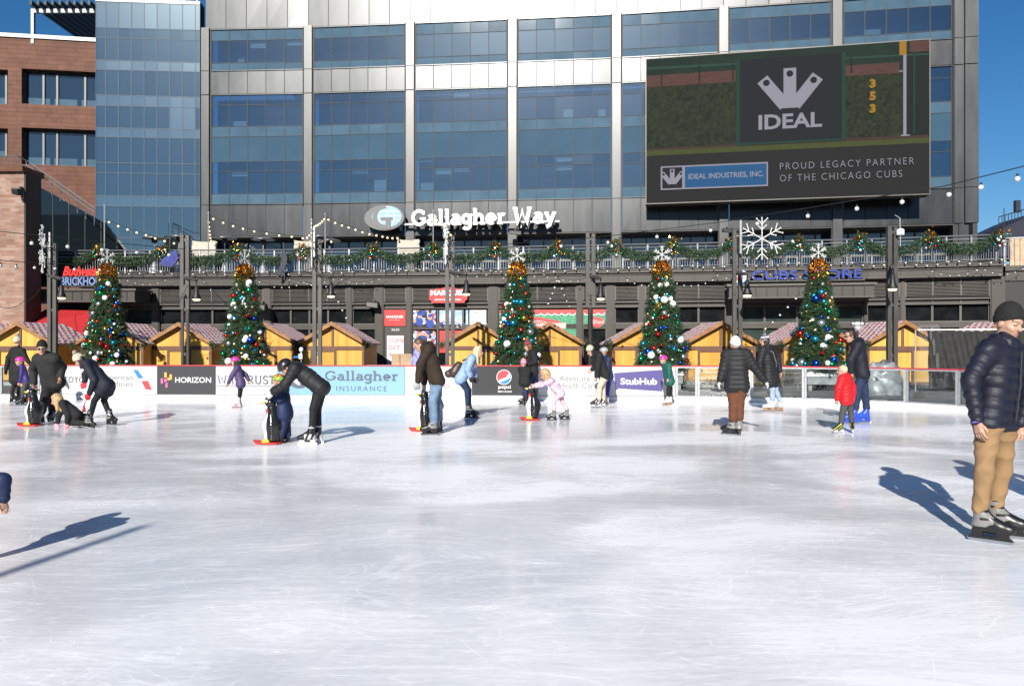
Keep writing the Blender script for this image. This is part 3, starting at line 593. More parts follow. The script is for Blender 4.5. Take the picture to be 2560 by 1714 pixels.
for (u0, u1, z0, z1) in hs:
    mb = MB(); mb.fquad(F, u0, u1, z0, z1, -.62); wv = mb.build('window', 'shopfront_glass', tb)
    mb = MB(); W_ = u1-u0
    for k in (.0, .225, .39, .73, .9, 1.): mb.fbox(F, max(u0, u0+W_*k-.07), min(u1, u0+W_*k+.07), z0, z1, -.62, -.5)
    mb.fbox(F, u0, u1, z0, z0+.1, -.62, -.45); mb.fbox(F, u0, u1, z1-.12, z1, -.62, -.45, 1); mb.build('frame', ['door_frame', 'black'], wv)
    mb = MB(); zz = z0+(z1-z0)*.24
    for k in range(3): mb.fquad(F, u0+W_*(.02+.33*k), u0+W_*(.3+.33*k), z0+.12, zz, -.6)
    mb.build('blind', 'sill_glass', wv)
pg = thing('pergola', P(88, 90, 58), 'dark slatted roof pergola on the terracotta building', 'pergola')
mb = MB(); y0_ = 58.3; zt_ = Z_at(24, 58.3); zb_ = Z_at(90, 58.3)
mb.box((X_at(80, y0_), y0_-.15, zb_-.6), (X_at(87, y0_), y0_+.1, zt_)); mb.build('post', 'galv', pg)
mb = MB(); mb.box((X_at(80, y0_), y0_-.14, zt_-.28), (X_at(250, y0_), y0_+.09, zt_-.001)); mb.box((X_at(80, y0_)-1, y0_+10, zt_-.3), (X_at(250, y0_)+1, y0_+10.2, zt_)); mb.build('beam', 'galv', pg)
for k in range(10):
    x = X_at(93+18*k, y0_); mb = MB(); mb.box((x-.09, y0_-.8, zt_), (x+.09, y0_+10.6, zt_+.32)); mb.build('slat', 'black', pg)
mb = MB(); mb.box((X_at(80, y0_)-.8, y0_+10, zb_-1), (X_at(80, y0_)-.6, y0_+10.2, zt_-.3)); mb.build('post', 'black', pg)

# ------------------------------------------------------------------ brick block and glazed stair at far left
bX0 = X_at(60, 36.5); zb = Z_at(430, 36.5)
bb = thing('brick_building', (bX0, 36.5, 0), 'pale pink brick building corner at the left edge', 'building')
mb = MB(); mb.box((-40, 36.5, 0), (bX0, 37.75, zb)); mb.build('wall', 'pink_brick', bb)
mb = MB(); mb.box((-40, 36.3, zb), (bX0+.05, 38, zb+.26)); mb.build('coping', 'terracotta', bb)
mb = MB(); mb.box((bX0+.002, 36.52, 0), (bX0+.06, 37.74, zb-.01)); mb.build('shaded_side', mat('dark_brown', (.03, .018, .014), .6), bb)  # brick side face, its shade put in as a dark brown sheet
rl = thing('stair_railing', P(0, 420, 37), 'metal railing on the brick roof running down the dark stair', 'railing')
yS = 44.
sp_ = [P(40, 395, yS), P(60, 400, yS), P(237*D, 482*D, yS)]
mb = MB(); mb.tube([P(-40, 392, 37), P(44, 390, 37)], .03); mb.tube([P(44, 390, 37), P(66, 401, yS)], .03); mb.tube([P(66, 401, yS), P(236, 520, yS)], .04); mb.tube([P(66, 412, yS), P(236, 531, yS)], .03); mb.build('handrail', 'alu', rl)
for k in range(9):
    p = P(66, 401, yS).lerp(P(236, 520, yS), k/8); mb = MB(); mb.tube([p, p-Vector((0, 0, .95))], .03); mb.build('post', 'alu', rl)
for k in range(5):
    p = P(-20+16*k, 391, 37); mb = MB(); mb.tube([p, p-Vector((0, 0, .6))], .02); mb.build('post', 'alu', rl)
sw = thing('stair_wall_and_shadow', P(60, 640, yS), 'black glass stair wall, slanted top, steep end shaped as the shadow on the tower', 'wall')
F = Frame((0, yS, 0), (1, 0, 0))
pp = [P(x*D, y*D, yS) for x, y in ((48, 640), (330, 640), (318, 615), (237, 508), (60, 412), (48, 412))]  # steep right end stands in for the shadow on the tower glass
mb = MB(); mb.fpoly(F, [(p.x, p.z) for p in pp], -.3, 0); mb.build('wall', 'stair_glass_shaded', sw)
mb = MB()
for k in range(6):
    x = pp[0].x+.9*(k+1); zt_ = np.interp(x, [pp[4].x, pp[3].x, pp[2].x], [pp[4].z, pp[3].z, pp[2].z]); mb.fbox(F, x-.02, x+.02, pp[0].z, zt_-.05, .001, .03)
mb.build('mullion', 'dark_joint', sw)
# far stadium at the right
st = thing('stadium', P(2500, 560, 95), 'dark stadium stand with railings far off at the right edge', 'building')
mb = MB(); yq = 95.
pts = [P(2497, 640, yq), P(2700, 640, yq), P(2700, 500, yq), P(2560, 545, yq), P(2495, 575, yq)]
F = Frame((0, yq, 0), (1, 0, 0)); mb.fpoly(F, [(p.x, p.z) for p in pts], -6, 0); mb.build('stand', mat('navy_steel', (.02, .022, .04), .6), st)
mb = MB()
for k in range(14):
    p = P(2497+8*k, 575-2.4*k, yq); mb.tube([p, p+Vector((0, 0, 1.6))], .05, 4)
    mb.tube([p+Vector((0, 0, 1.6)), P(2505+8*k, 572.6-2.4*k, yq)+Vector((0, 0, 1.6))], .06, 4)
    mb.tube([p+Vector((0, 0, .8)), P(2505+8*k, 572.6-2.4*k, yq)+Vector((0, 0, .8))], .04, 4)
mb.build('railing', 'navy_steel', st)
mb = MB(); mb.box((P(2540, 505, yq).x, yq, P(0, 530, yq).z), (P(2552, 505, yq).x, yq+.5, P(0, 500, yq).z)); mb.tube([P(2510, 570, yq), P(2510, 520, yq)], .06, 4); mb.build('mast', 'navy_steel', st)

# ------------------------------------------------------------------ VIDEO SCREEN
A = Vector((8.81, 51.4, 0)); B_ = Vector((25.55, 48.05, 0)); F = Frame(A, B_-A); wS = (B_-A).length; z0s, z1s = 10.84, 20.27; hS = z1s-z0s
vd = thing('video_screen', (A.x, A.y, z0s), 'huge video screen showing an ivy ball park wall on the office facade', 'screen')
mb = MB(); mb.fbox(F, 0, wS, z0s, z1s, -1.0, 0); mb.fbox(F, -.06, wS+.06, z0s-.06, z0s, -1, .06, 1); mb.fbox(F, -.06, wS+.06, z1s, z1s+.05, -1, .03, 1); mb.fbox(F, -.06, -.002, z0s, z1s, -1, .06, 1); mb.fbox(F, wS+.002, wS+.06, z0s, z1s, -1, .06, 1)
mb.build('cabinet', ['black', 'podium_trim'], vd)
def screen_mat(name, c1, c2=None, scale=6, kind='noise', s=1.0):
    m, nt, b = node_mat(name); b.inputs['Base Color'].default_value = (.008, .008, .009, 1); b.inputs['Roughness'].default_value = .8; b.inputs['Specular IOR Level'].default_value = .12
    b.inputs['Emission Strength'].default_value = s*.44
    if c2 is None: b.inputs['Emission Color'].default_value = (*c1, 1); return m
    tc = nt.nodes.new('ShaderNodeTexCoord')
    if kind == 'noise':
        n = nt.nodes.new('ShaderNodeTexNoise'); n.inputs['Scale'].default_value = scale; n.inputs['Detail'].default_value = 6; n.inputs['Roughness'].default_value = .75; nt.links.new(tc.outputs['Object'], n.inputs[0])
        r = ramp(nt, .38, c1, .68, c2); nt.links.new(n.outputs[0], r.inputs[0]); nt.links.new(r.outputs[0], b.inputs['Emission Color'])
    else:
        mp = nt.nodes.new('ShaderNodeMapping'); mp.inputs['Rotation'].default_value = (R(-90), 0, 0); nt.links.new(tc.outputs['Object'], mp.inputs[0])
        t = nt.nodes.new('ShaderNodeTexBrick'); t.inputs['Scale'].default_value = 1; t.inputs['Brick Width'].default_value = .34; t.inputs['Row Height'].default_value = .14; t.inputs['Mortar Size'].default_value = .015
        t.inputs['Color1'].default_value = (*c1, 1); t.inputs['Color2'].default_value = (*c2, 1); t.inputs['Mortar'].default_value = (.16, .1, .09, 1); nt.links.new(mp.outputs[0], t.inputs[0]); nt.links.new(t.outputs[0], b.inputs['Emission Color'])
    return m
screen_mat('px_lower', (.022, .022, .022)); screen_mat('px_grass', (.085, .115, .018), (.11, .14, .03), 3); screen_mat('px_dirt', (.10, .045, .035)); screen_mat('px_ivy', (.005, .013, .006), (.055, .085, .024), 3.2)
screen_mat('px_green', (.008, .032, .018), (.014, .05, .03), .8); screen_mat('px_ltgreen', (.03, .10, .07)); screen_mat('px_brick', (.20, .07, .05), (.14, .05, .04), 1, 'brick'); screen_mat('px_slate', (.014, .017, .022)); screen_mat('px_white', (.50, .48, .58)); screen_mat('px_frame', (.01, .075, .045))
screen_mat('px_yellow', (.62, .30, .02)); screen_mat('px_red', (.35, .04, .02)); screen_mat('px_blue', (.018, .16, .40)); screen_mat('px_dark', (.008, .018, .014))
SM = ['px_lower', 'px_grass', 'px_dirt', 'px_ivy', 'px_green', 'px_ltgreen', 'px_brick', 'px_slate', 'px_white', 'px_frame', 'px_yellow', 'px_red', 'px_blue', 'px_dark']
mb = MB(); lay = [0]
def sr(t0, t1, v0, v1, mi, w=None):
    lay[0] += 1; mb.fquad(F, t0*wS, t1*wS, z0s+v0*hS, z0s+v1*hS, .004+lay[0]*.003 if w is None else w, mi)
def spoly(pts, mi):
    lay[0] += 1; mb.add([F.p(t*wS, z0s+v*hS, .004+lay[0]*.003) for t, v in pts], [tuple(range(len(pts)))], mi)
sr(0, 1, 0, .33, 0); sr(0, 1, .33, .365, 1); sr(0, 1, .365, .385, 2); sr(0, .335, .38, .815, 3); sr(.705, .92, .385, .80, 3)
sr(0, 1, .815, 1, 4); sr(.92, 1, .385, .93, 13); sr(0, .33, .805, .885, 6); sr(.715, .90, .795, .865, 6); sr(.935, 1, .925, .995, 6)
spoly([(0, .925), (1, .90), (1, .912), (0, .945)], 5)
for t_ in (.055, .195, .318, .735): sr(t_, t_+.005, .81, .93, 13)
sr(.332, .345, .37, .955, 9); sr(.705, .718, .375, .955, 9); sr(.345, .705, .385, .95, 7); sr(.345, .705, .37, .386, 9); sr(.522, .5235, .386, .95, 13)
sr(.90, .924, .91, .998, 10); sr(.913, .9235, .385, .91, 8); sr(.905, .935, .38, .388, 8); sr(.945, .952, .39, .93, 9)
# emblem: three pointing bars
def bar(x0, y0, x1, y1, hw):
    dx, dy = x1-x0, y1-y0; q = math.hypot(dx, dy); nx, ny = -dy/q*hw, dx/q*hw
    K = lambda x, y: (x/wS, (y)/hS)
    spoly([K(x0+nx, y0+ny), K(x0-nx, y0-ny), K(x1-nx, y1-ny), K(x1+nx, y1+ny)], 8)
def emblem(cu, cz, s, hole):
    # centre bottom at cu,cz metres, s scale
    for dx, dz in ((0, 2.45), (-1.62, 1.85), (1.62, 1.85)):
        bar(cu+(0 if dx == 0 else dx*.17)*s, cz+(.15 if dx else .0)*s, cu+dx*s, cz+dz*s, .37*s)
    spoly([((cu-.42*s)/wS, (cz)/hS), ((cu+.42*s)/wS, (cz)/hS), ((cu+.8*s)/wS, (cz+.55*s)/hS), ((cu-.8*s)/wS, (cz+.55*s)/hS)], 8)
    lay[0] += 1
    for dx, dz in ((0, 2.1), (-1.38, 1.62), (1.38, 1.62)): disc(mb, F, cu+dx*s, z0s+cz+dz*s, .2*s, .2*s, .004+lay[0]*.003, 0, 7, 14)
emblem(.5235*wS, .605*hS, 1.03, .2)
lay[0] += 3; wq = lambda: .004+lay[0]*.003
put_text(mb, F, 'IDEAL', .412*wS, .636*wS, z0s+.468*hS, z0s+.568*hS, w=wq(), bold=.028, mi=8)
for k, ch in enumerate('353'): put_text(mb, F, ch, .799*wS, .820*wS, z0s+(.705-.082*k)*hS, z0s+(.764-.082*k)*hS, w=wq(), bold=.06, mi=10)
sr(.054, .446, .087, .25, 8); sr(.06, .134, .097, .24, 7); sr(.144, .441, .097, .24, 12); emblem(.097*wS, .125*hS, .40, .2); lay[0] += 3
put_text(mb, F, 'IDEAL INDUSTRIES, INC.', .157*wS, .43*wS, z0s+.148*hS, z0s+.19*hS, w=wq(), bold=.018, mi=8)
put_text(mb, F, 'PROUD LEGACY PARTNER', .488*wS, .948*wS, z0s+.193*hS, z0s+.238*hS, w=wq(), mi=8, spacing=1.3, bold=-.012)
put_text(mb, F, 'OF THE CHICAGO CUBS', .488*wS, .908*wS, z0s+.113*hS, z0s+.158*hS, w=wq(), mi=8, spacing=1.3, bold=-.012)
mb.build('display', SM, vd)
for k in range(4):
    mb = MB(); u = wS*(k+.5)/4; mb.fbox(F, u-.15, u+.15, z0s+1, z1s-1, -2.6, -1.001); mb.build('bracket', 'steel_post', vd)

# ------------------------------------------------------------------ main sign on the facade
sg = thing('facade_sign', P(1030, 560, 53), 'big white slab serif letters with an oval globe emblem above the terrace', 'sign')
pA = P(942*D, 512*D, 53.6); pB = P(1272*D, 510*D, 52.3); F = Frame((pA.x, pA.y, 0), (pB.x-pA.x, pB.y-pA.y, 0)); wL = math.hypot(pB.x-pA.x, pB.y-pA.y)
zl = Z_at(513*D, 53); hl = Z_at(476*D, 53)-zl
mb = MB(); put_slab(mb, F, 'Gallagher Way', 0, wL, zl, hl, 0, .28, .215, .15, gap=.02); mb.build('lettering', mat('sign_white', (.74, .74, .74), .4), sg)
mb = MB(); cu = -1.95; cz = Z_at(497*D, 53.8); disc(mb, F, cu, cz, 1.42, .87, -.02, .35, 0, 40); mb.build('emblem_body', mat('emblem_grey', (.13, .133, .138), .5, 0), sg)
mb = MB(); disc(mb, F, cu+.18, cz+.06, 1.05, .74, .0, 0, 0, 40)
for k in (-.4, .05, .5):
    c_ = math.sqrt(max(0, 1-k*k)); mb.fquad(F, cu+.18-1.03*c_, cu+.18+1.03*c_, cz+.06+.72*k-.018, cz+.06+.72*k+.018, .004, 1)
for k in (-.5, 0, .5):
    pts = [(cu+.18+1.05*k*math.cos(a_), cz+.06+.74*math.sin(a_)) for a_ in [R(-80+16*i) for i in range(11)]]
    for i in range(10): mb.quad(F.p(pts[i][0]-.018, pts[i][1], .006), F.p(pts[i][0]+.018, pts[i][1], .006), F.p(pts[i+1][0]+.018, pts[i+1][1], .006), F.p(pts[i+1][0]-.018, pts[i+1][1], .006), 1)
# the letter inside the oval: a thick crescent and a slab foot
oc = [(cu-.03+.80*math.cos(R(a_)), cz+.02+.80*math.sin(R(a_))) for a_ in range(80, 281, 10)]; ic = [(cu+.10+.60*math.cos(R(a_)), cz+.06+.56*math.sin(R(a_))) for a_ in range(80, 281, 10)]
for i in range(len(oc)-1): mb.quad(F.p(*oc[i], .009), F.p(*oc[i+1], .009), F.p(*ic[i+1], .009), F.p(*ic[i], .009), 2)
mb.fquad(F, cu-.25, cu+.6, cz-.22, cz+.02, .011, 2); mb.fquad(F, cu+.10, cu+.48, cz-.78, cz-.22, .011, 2)
mb.build('emblem_face', [mat('emblem_blue', (.27, .42, .56), .3), 'ink_white', 'emblem_grey'], sg)
mb = MB(); mb.fbox(F, -1.6, wL+.2, zl+.10, zl+.22, -.5, -.32, 0)
for k in range(6): mb.fbox(F, -1.0+k*2.1, -.9+k*2.1, zl-.2, zl+.3, -1.0, -.501, 0)
mb.build('support_rail', 'galv', sg)
# ================================================================== SHOP PODIUM AND TERRACE
yT = interp([(-24, 39.9), (-11.9, 39.5), (-8.1, 39.1), (.4, 38.2), (9.2, 36.8), (16.8, 35.3), (21.1, 34.0), (26, 32.4)])
ZR, ZK = 6.35, 5.2
TP = lambda px: on_curve(px, yT)
pod = thing('shop_podium', (0, 38.2, 0), 'long dark metal shop front under the terrace with louvres and dark windows', 'building')
def seg(px0, px1):
    a, b_ = TP(px0), TP(px1); F = Frame(a, b_-a); return F, (b_-a).length
mat('shop_dark', (.010, .011, .012), .06, spec=.6, var=.5, vscale=2); mat('shop_green', (.035, .05, .045), .1, spec=.6, var=.3, vscale=2)
def shop_bay(px0, px1, n, glass='shop_dark', louver=True, low=True, window=True):
    F, w = seg(px0, px1)
    mb = MB(); mb.fbox(F, 0, w, 3.36, 4.55, -.5, -.10); 
    if not window: mb.fbox(F, 0, w, 0, 3.36, -.5, -.05)
    else: mb.fbox(F, 0, w, 2.36, 2.6, -.4, -.06); mb.fbox(F, 0, w, 0, .3, -.4, -.06)
    mb.build('wall', 'podium_metal', pod)
    if louver:
        mb = MB()
        for k in range(11):
            z = 3.77+k*.063; mb.hexa([F.p(.06, z, .02), F.p(w-.06, z, .02), F.p(w-.06, z, -.09), F.p(.06, z, -.09), F.p(.06, z+.024, .02), F.p(w-.06, z+.024, .02), F.p(w-.06, z+.05, -.09), F.p(.06, z+.05, -.09)])
        for u in (0, w-.06): mb.fbox(F, u, u+.06, 3.72, 4.5, -.09, .025)
        for k in range(1, n): mb.fbox(F, w*k/n-.03, w*k/n+.03, 3.76, 4.5, -.088, .028)
        mb.fbox(F, 0, w, 4.5, 4.55, -.09, .025); mb.fbox(F, 0, w, 3.69, 3.72, -.09, .05, 1); mb.build('louver', ['podium_trim', 'dark_joint'], pod)
    mb = MB(); mb.fbox(F, 0, w, 3.60, 3.66, -.09, .06); mb.fbox(F, 0, w, 3.38, 3.42, -.09, .05)
    for k in range(1, n): mb.fbox(F, w*k/n-.02, w*k/n+.02, 3.42, 3.60, -.1, -.06)
    mb.build('band', 'podium_trim', pod)
    if window:
        mb = MB(); mb.fquad(F, 0, w, 2.6, 3.36, -.2); mb.fquad(F, 0, w, .3, 2.36, -.2); wv = mb.build('window', glass, pod)
        mb = MB()
        for k in range(n+1):
            u = w*k/n; mb.fbox(F, max(0, u-.045), min(w, u+.045), 2.6, 3.36, -.21, -.08); mb.fbox(F, max(0, u-.045), min(w, u+.045), .3, 2.36, -.21, -.08)
        mb.fbox(F, .046, w-.046, 2.6, 2.66, -.19, -.085); mb.build('frame', 'podium_trim', wv)
    return F, w
def pilaster(px0, px1):
    F, w = seg(px0, px1); mb = MB(); mb.fbox(F, 0, w, 0, 4.55, -.5, .06); mb.fbox(F, .04, w-.04, 0, 4.5, .06, .10)
    mb.build('pilaster', 'podium_metal', pod)
F, w = seg(60, 306); mb = MB(); mb.fbox(F, 0, w, 0, 4.55, -2.6, -2.4); mb.build('recess', 'dark_joint', pod)
bays = [(321, 380, 1, 'shop_green'), (400, 659, 4, 'shop_dark'), (679, 866, 4, 'shop_dark'), (881, 938, 1, 'shop_dark'), (960, 1016, 1, None), (1030, 1221, 3, 'shop_dark'), (1246, 1442, 2, 'shop_dark'), (1456, 1516, 1, 'shop_dark'), (1537, 1597, 1, 'shop_dark'), (1612, 1815, 3, 'shop_dark'), (1832, 2159, 4, 'shop_green'), (2168, 2250, 1, 'shop_dark'), (2262, 2475, 3, 'shop_dark')]
BF = {}
for x0, x1, n, g in bays: BF[x0] = shop_bay(x0, x1, n, g or 'shop_dark', louver=not (x0 == 1832), window=g is not None)
prev = 306
for i, (x0, x1, n, g) in enumerate(bays): pilaster(prev, x0); prev = x1
pilaster(2475, 2512)
# slab and fascia
stp = [60, 250, 450, 650, 850, 1030, 1240, 1450, 1640, 1830, 2010, 2165, 2330, 2502]
for i in range(len(stp)-1):
    F, w = seg(stp[i], stp[i+1])
    mb = MB(); mb.fbox(F, 0, w, 4.56, 4.93, -.6, .30, 0); mb.fbox(F, 0, w, 4.93, 5.0, -.6, .18, 2); mb.fbox(F, 0, w, 5.0, 5.20, -.6, .30, 0)
    mb.fbox(F, 0, w, 4.555, 4.585, .3, .36, 1); mb.fbox(F, 0, w, 5.0, 5.03, .3, .36, 1); mb.fbox(F, 0, w, 5.17, 5.2, .3, .34, 1); mb.fbox(F, 0, w, 4.90, 4.929, .3, .36, 1)
    for u in (.0, w*.5): mb.fbox(F, u, u+.035, 4.59, 4.9, .3, .304, 2); mb.fbox(F, u, u+.035, 5.035, 5.165, .3, .304, 2)
    mb.build('fascia', ['podium_metal', 'podium_trim', 'dark_joint'], pod)
dk = [(TP(p).x, TP(p).y-.25) for p in stp]+[(x, yM(x)+6) for x in (30, 22, 14, 7, 0, -7, -14, -22)]+[(-30, 60)]
mb = MB(); mb.add([(x, y, 5.205) for x, y in dk], [tuple(range(len(dk)))]); mb.build('deck', mat('deck', (.22, .20, .18), .8, var=.2), pod)
# lower wing at the right end
F, w = seg(2512, 2640); mb = MB(); mb.fbox(F, 0, w, 4.35, 4.72, -.6, .1); mb.fbox(F, 0, w, 4.78, 5.0, -.6, .1); mb.fbox(F, 0, w, 4.72, 4.78, -.6, 0, 1); mb.fbox(F, -3, w+3, 0, 5.6, -6, -5.9, 1); mb.fbox(F, -.02, .05, 0, 4.35, -5.9, -.61, 0); mb.fbox(F, .9, .95, 4.36, 5, .1, .11, 1); mb.build('side_wing', ['podium_metal', 'dark_joint'], pod)
wf = thing('wood_screen', TP(2525), 'light slatted wooden screen at the right end of the terrace', 'screen fence')
mb = MB()
for k in range(12): mb.fbox(F, .25+k*.2, .43+k*.2, 5.0, 6.2, -.3, -.26)
mb.build('slat', mat('pale_wood', (.45, .34, .22), .7, var=.2), wf); mb = MB(); mb.fbox(F, 0, w, 6.2, 6.26, -.32, -.24); mb.fbox(F, .02, .1, 5, 6.2, -.32, -.2); mb.build('frame', 'alu', wf)

# terrace railing
tr_ = thing('terrace_railing', (TP(1280).x, TP(1280).y, ZK), 'long metal terrace railing with thin bars above the shop fronts', 'railing')
off = .12
pl = [TP(p)+Vector((0, -off, 0)) for p in range(125, 2531, 25)]
mb = MB(); mb.tube([p+Vector((0, 0, ZR)) for p in pl], .04, 6); mb.build('handrail', 'alu', tr_)
for z in (ZR-.14, ZR-.30, ZK+.10):
    mb = MB(); mb.tube([p+Vector((0, 0, z)) for p in pl], .018, 4); mb.build('rail', 'galv', tr_)
for p in range(130, 2531, 62):
    q = TP(p)+Vector((0, -off, 0)); mb = MB(); mb.box((q.x-.03, q.y-.03, ZK), (q.x+.03, q.y+.03, ZR-.02)); mb.build('post', 'galv', tr_)
mb = MB()
for k, p in enumerate(np.arange(130, 2530, 6.2)):
    if k % 10 == 0: continue
    q = TP(p)+Vector((0, -off, 0)); mb.box((q.x-.007, q.y-.007, ZK+.1), (q.x+.007, q.y+.007, ZR-.3))
tag(mb.build('baluster', 'galv', tr_), kind='stuff')

# canopies
def canopy(px0, px1, py0, py1, out, label):
    a, b_ = TP(px0), TP(px1); F = Frame(a, b_-a); w = (b_-a).length; t = thing('entrance_canopy', a, label, 'canopy')
    z1, z0 = 4.30, 3.66
    mb = MB(); mb.fbox(F, -.1, w+.1, z0+.05, z1-.1, .31, out, 0); mb.fbox(F, -.2, w+.2, z1-.1, z1, .3, out+.1, 1); mb.fbox(F, -.14, w+.14, z0, z0+.05, .31, out+.03, 1); mb.build('roof', ['podium_metal', 'podium_trim'], t)
    mb = MB()
    for k in range(13): u = w*(k+.3)/13; mb.fbox(F, u, u+.05, z0+.1, z1-.14, out, out+.03)
    mb.build('rib', 'dark_joint', t); return F, w, out
canopy(100, 380, 719, 746, 1.9, 'dark flat canopy with ribs over the entrance with the red awning')
Fc, wc, oc_ = canopy(1822, 2158, 704, 731, 1.5, 'dark ribbed canopy under the blue neon shop name')
# signs above the canopies
Fl, wl = seg(140, 262)
ts = thing('bar_sign', TP(150)+Vector((0, 0, 4.4)), 'red script lettering over blue capitals on the left canopy', 'sign')
mat('sign_red', (.62, .03, .03), .35, emit=(.8, .04, .03), estr=.08); mat('sign_blue', (.16, .22, .42), .35); mat('neon_blue', (.02, .06, .40), .3, emit=(.02, .06, .6), estr=.22)
u0 = (TP(156)-Fl.o).dot(Fl.u)+.75; u1 = (TP(268)-Fl.o).dot(Fl.u)+.6
mb = MB(); put_text(mb, Fl, 'Budweiser', u0, u1, 4.98, 5.46, w=1.2, ext=.08, bold=.03, shear=.35); mb.build('lettering', 'sign_red', ts)
mb = MB(); put_text(mb, Fl, 'BRICKHOUSE', u0-.1, u1+.15, 4.52, 4.93, w=1.2, ext=.08, bold=.03); mb.build('lettering', 'sign_blue', ts)
mb = MB(); mb.fbox(Fl, u0-.2, u1+.2, 4.94, 4.975, .9, 1.14); mb.fbox(Fl, u0-.2, u1+.2, 4.46, 4.5, .9, 1.14); mb.fbox(Fl, u0+.1, u0+.16, 4.3, 5.2, .9, .96); mb.fbox(Fl, u1-.3, u1-.24, 4.3, 5.2, .9, .96); mb.build('support', 'steel_post', ts)
tc_ = thing('shop_sign', TP(1860)+Vector((0, 0, 4.5)), 'blue outlined neon capitals with a round badge on the right canopy', 'sign')
Fs, ws = seg(1873, 2147); mb = MB(); put_text(mb, Fs, 'CUBS STORE', 0, ws, 4.52, 4.98, w=.75, ext=.12, bold=.02); mb.build('lettering', mat('navy_letter', (.012, .02, .10), .35), tc_)
mb = MB(); vs_ = MB(); put_text(mb, Fs, 'CUBS STORE', .05, ws-.05, 4.57, 4.93, w=.765, bold=-.015); mb.build('neon_tube', 'neon_blue', tc_)
mb = MB(); disc(mb, Fs, -.5, 4.72, .36, .36, .75, .1, 0); disc(mb, Fs, -.5, 4.72, .31, .31, .76, 0, 1); disc(mb, Fs, -.5, 4.72, .26, .26, .77, 0, 2)
pts = arc(-.5, 4.72, .15, .16, 45, 315, 14)
for i in range(14): mb.quad(Fs.p(-.5+(pts[i][0]+.5)*1.35, 4.72+(pts[i][1]-4.72)*1.35, .78), Fs.p(-.5+(pts[i+1][0]+.5)*1.35, 4.72+(pts[i+1][1]-4.72)*1.35, .78), Fs.p(pts[i+1][0]+.04, pts[i+1][1], .78), Fs.p(pts[i][0]+.04, pts[i][1], .78), 3)
mb.build('badge', ['ink_blue', 'ink_white', 'ink_white', 'ink_red'], tc_)
mb = MB(); mb.fbox(Fs, -.2, ws+.1, 4.46, 4.51, .5, .7); mb.fbox(Fs, -.9, -.1, 4.32, 4.36, .5, .7); mb.build('support', 'steel_post', tc_)
# red network sign, small red sign, posters
F, w = seg(1076, 1171); tm = thing('shop_sign', TP(1076)+Vector((0, 0, 3.7)), 'red stepped sign with bold white capitals over the photo windows', 'sign')
mb = MB(); pts = [(.12, 3.63), (w-.12, 3.63), (w-.12, 3.75), (w, 3.80), (w, 4.28), (w*.72, 4.34), (w*.5, 4.42), (w*.28, 4.34), (0, 4.28), (0, 3.80), (.12, 3.75)]; mb.fpoly(F, pts, .12, .34); mb.build('board', mat('sign_board_red', (.44, .035, .033), .4), tm)
mb = MB(); put_text(mb, F, 'MARQUEE', .08, w-.08, 3.95, 4.26, w=.346, bold=.05); put_text(mb, F, 'SPORTS NETWORK', .28, w-.28, 3.75, 3.84, w=.346, bold=.03); mb.build('lettering', 'ink_white', tm)
F, w = seg(960, 1014); tm = thing('shop_sign', TP(960)+Vector((0, 0, 2.6)), 'small square red sign on the wall over the numbered door', 'sign')
mb = MB(); mb.fbox(F, .0, w, 2.52, 3.33, -.049, .0); mb.build('board', 'sign_board_red', tm)
mb = MB(); put_text(mb, F, 'MARQUEE', .12, w-.12, 2.90, 3.05, w=.006, bold=.04); put_text(mb, F, 'SPORTS NETWORK', .25, w-.25, 2.80, 2.84, w=.006); mb.build('lettering', 'ink_white', tm)
tm = thing('door_number', TP(975)+Vector((0, 0, 2.3)), 'pale door number digits below the small red sign', 'number')
mb = MB(); put_text(mb, F, '3643', w*.33, w*.7, 2.28, 2.41, w=-.04, ext=.008, bold=.03); mb.build('lettering', 'ink_pale', tm)
tm = thing('door_poster', TP(965)+Vector((0, 0, .4)), 'white door poster with red capital lettering by the brown boxes', 'poster')
mb = MB(); mb.fbox(F, .14, w-.1, .3, 2.05, -.049, -.02); mb.build('sheet', 'ink_white', tm)
mb = MB(); 
for s_, z in (('COME', 1.70), ('GET', 1.36), ('A', 1.02)): put_text(mb, F, s_, .22, .22+.2*len(s_), z, z+.20, w=-.014)
mb.build('lettering', 'ink_red', tm)
# crowd photos in the windows: out of focus blotches of blue, skin and white
def blotch(name, cols, scale):
    m, nt, b = node_mat(name); tc = nt.nodes.new('ShaderNodeTexCoord'); v = nt.nodes.new('ShaderNodeTexVoronoi'); v.inputs['Scale'].default_value = scale; nt.links.new(tc.outputs['Object'], v.inputs[0])
    sp = nt.nodes.new('ShaderNodeSeparateColor'); nt.links.new(v.outputs['Color'], sp.inputs[0]); r = nt.nodes.new('ShaderNodeValToRGB'); r.color_ramp.interpolation = 'CONSTANT'
    e = r.color_ramp.elements
    while len(e) < len(cols): e.new(.5)
    for i, c in enumerate(cols): e[i].position = i/len(cols); e[i].color = (*c, 1)
    nt.links.new(sp.outputs[0], r.inputs[0]); nt.links.new(r.outputs[0], b.inputs['Base Color']); b.inputs['Roughness'].default_value = .3
blotch('crowd_print', [(.02, .02, .03), (.03, .07, .30), (.5, .3, .22), (.6, .6, .62), (.04, .04, .05), (.35, .05, .06), (.3, .4, .6)], 7)
mat('sky_print', (.26, .46, .70), .3, var=.25, vscale=2, col2=(.6, .7, .8)); mat('blue_print', (.03, .07, .33), .3); mat('skin_print', (.48, .28, .19), .3)
F, w = BF[1030]
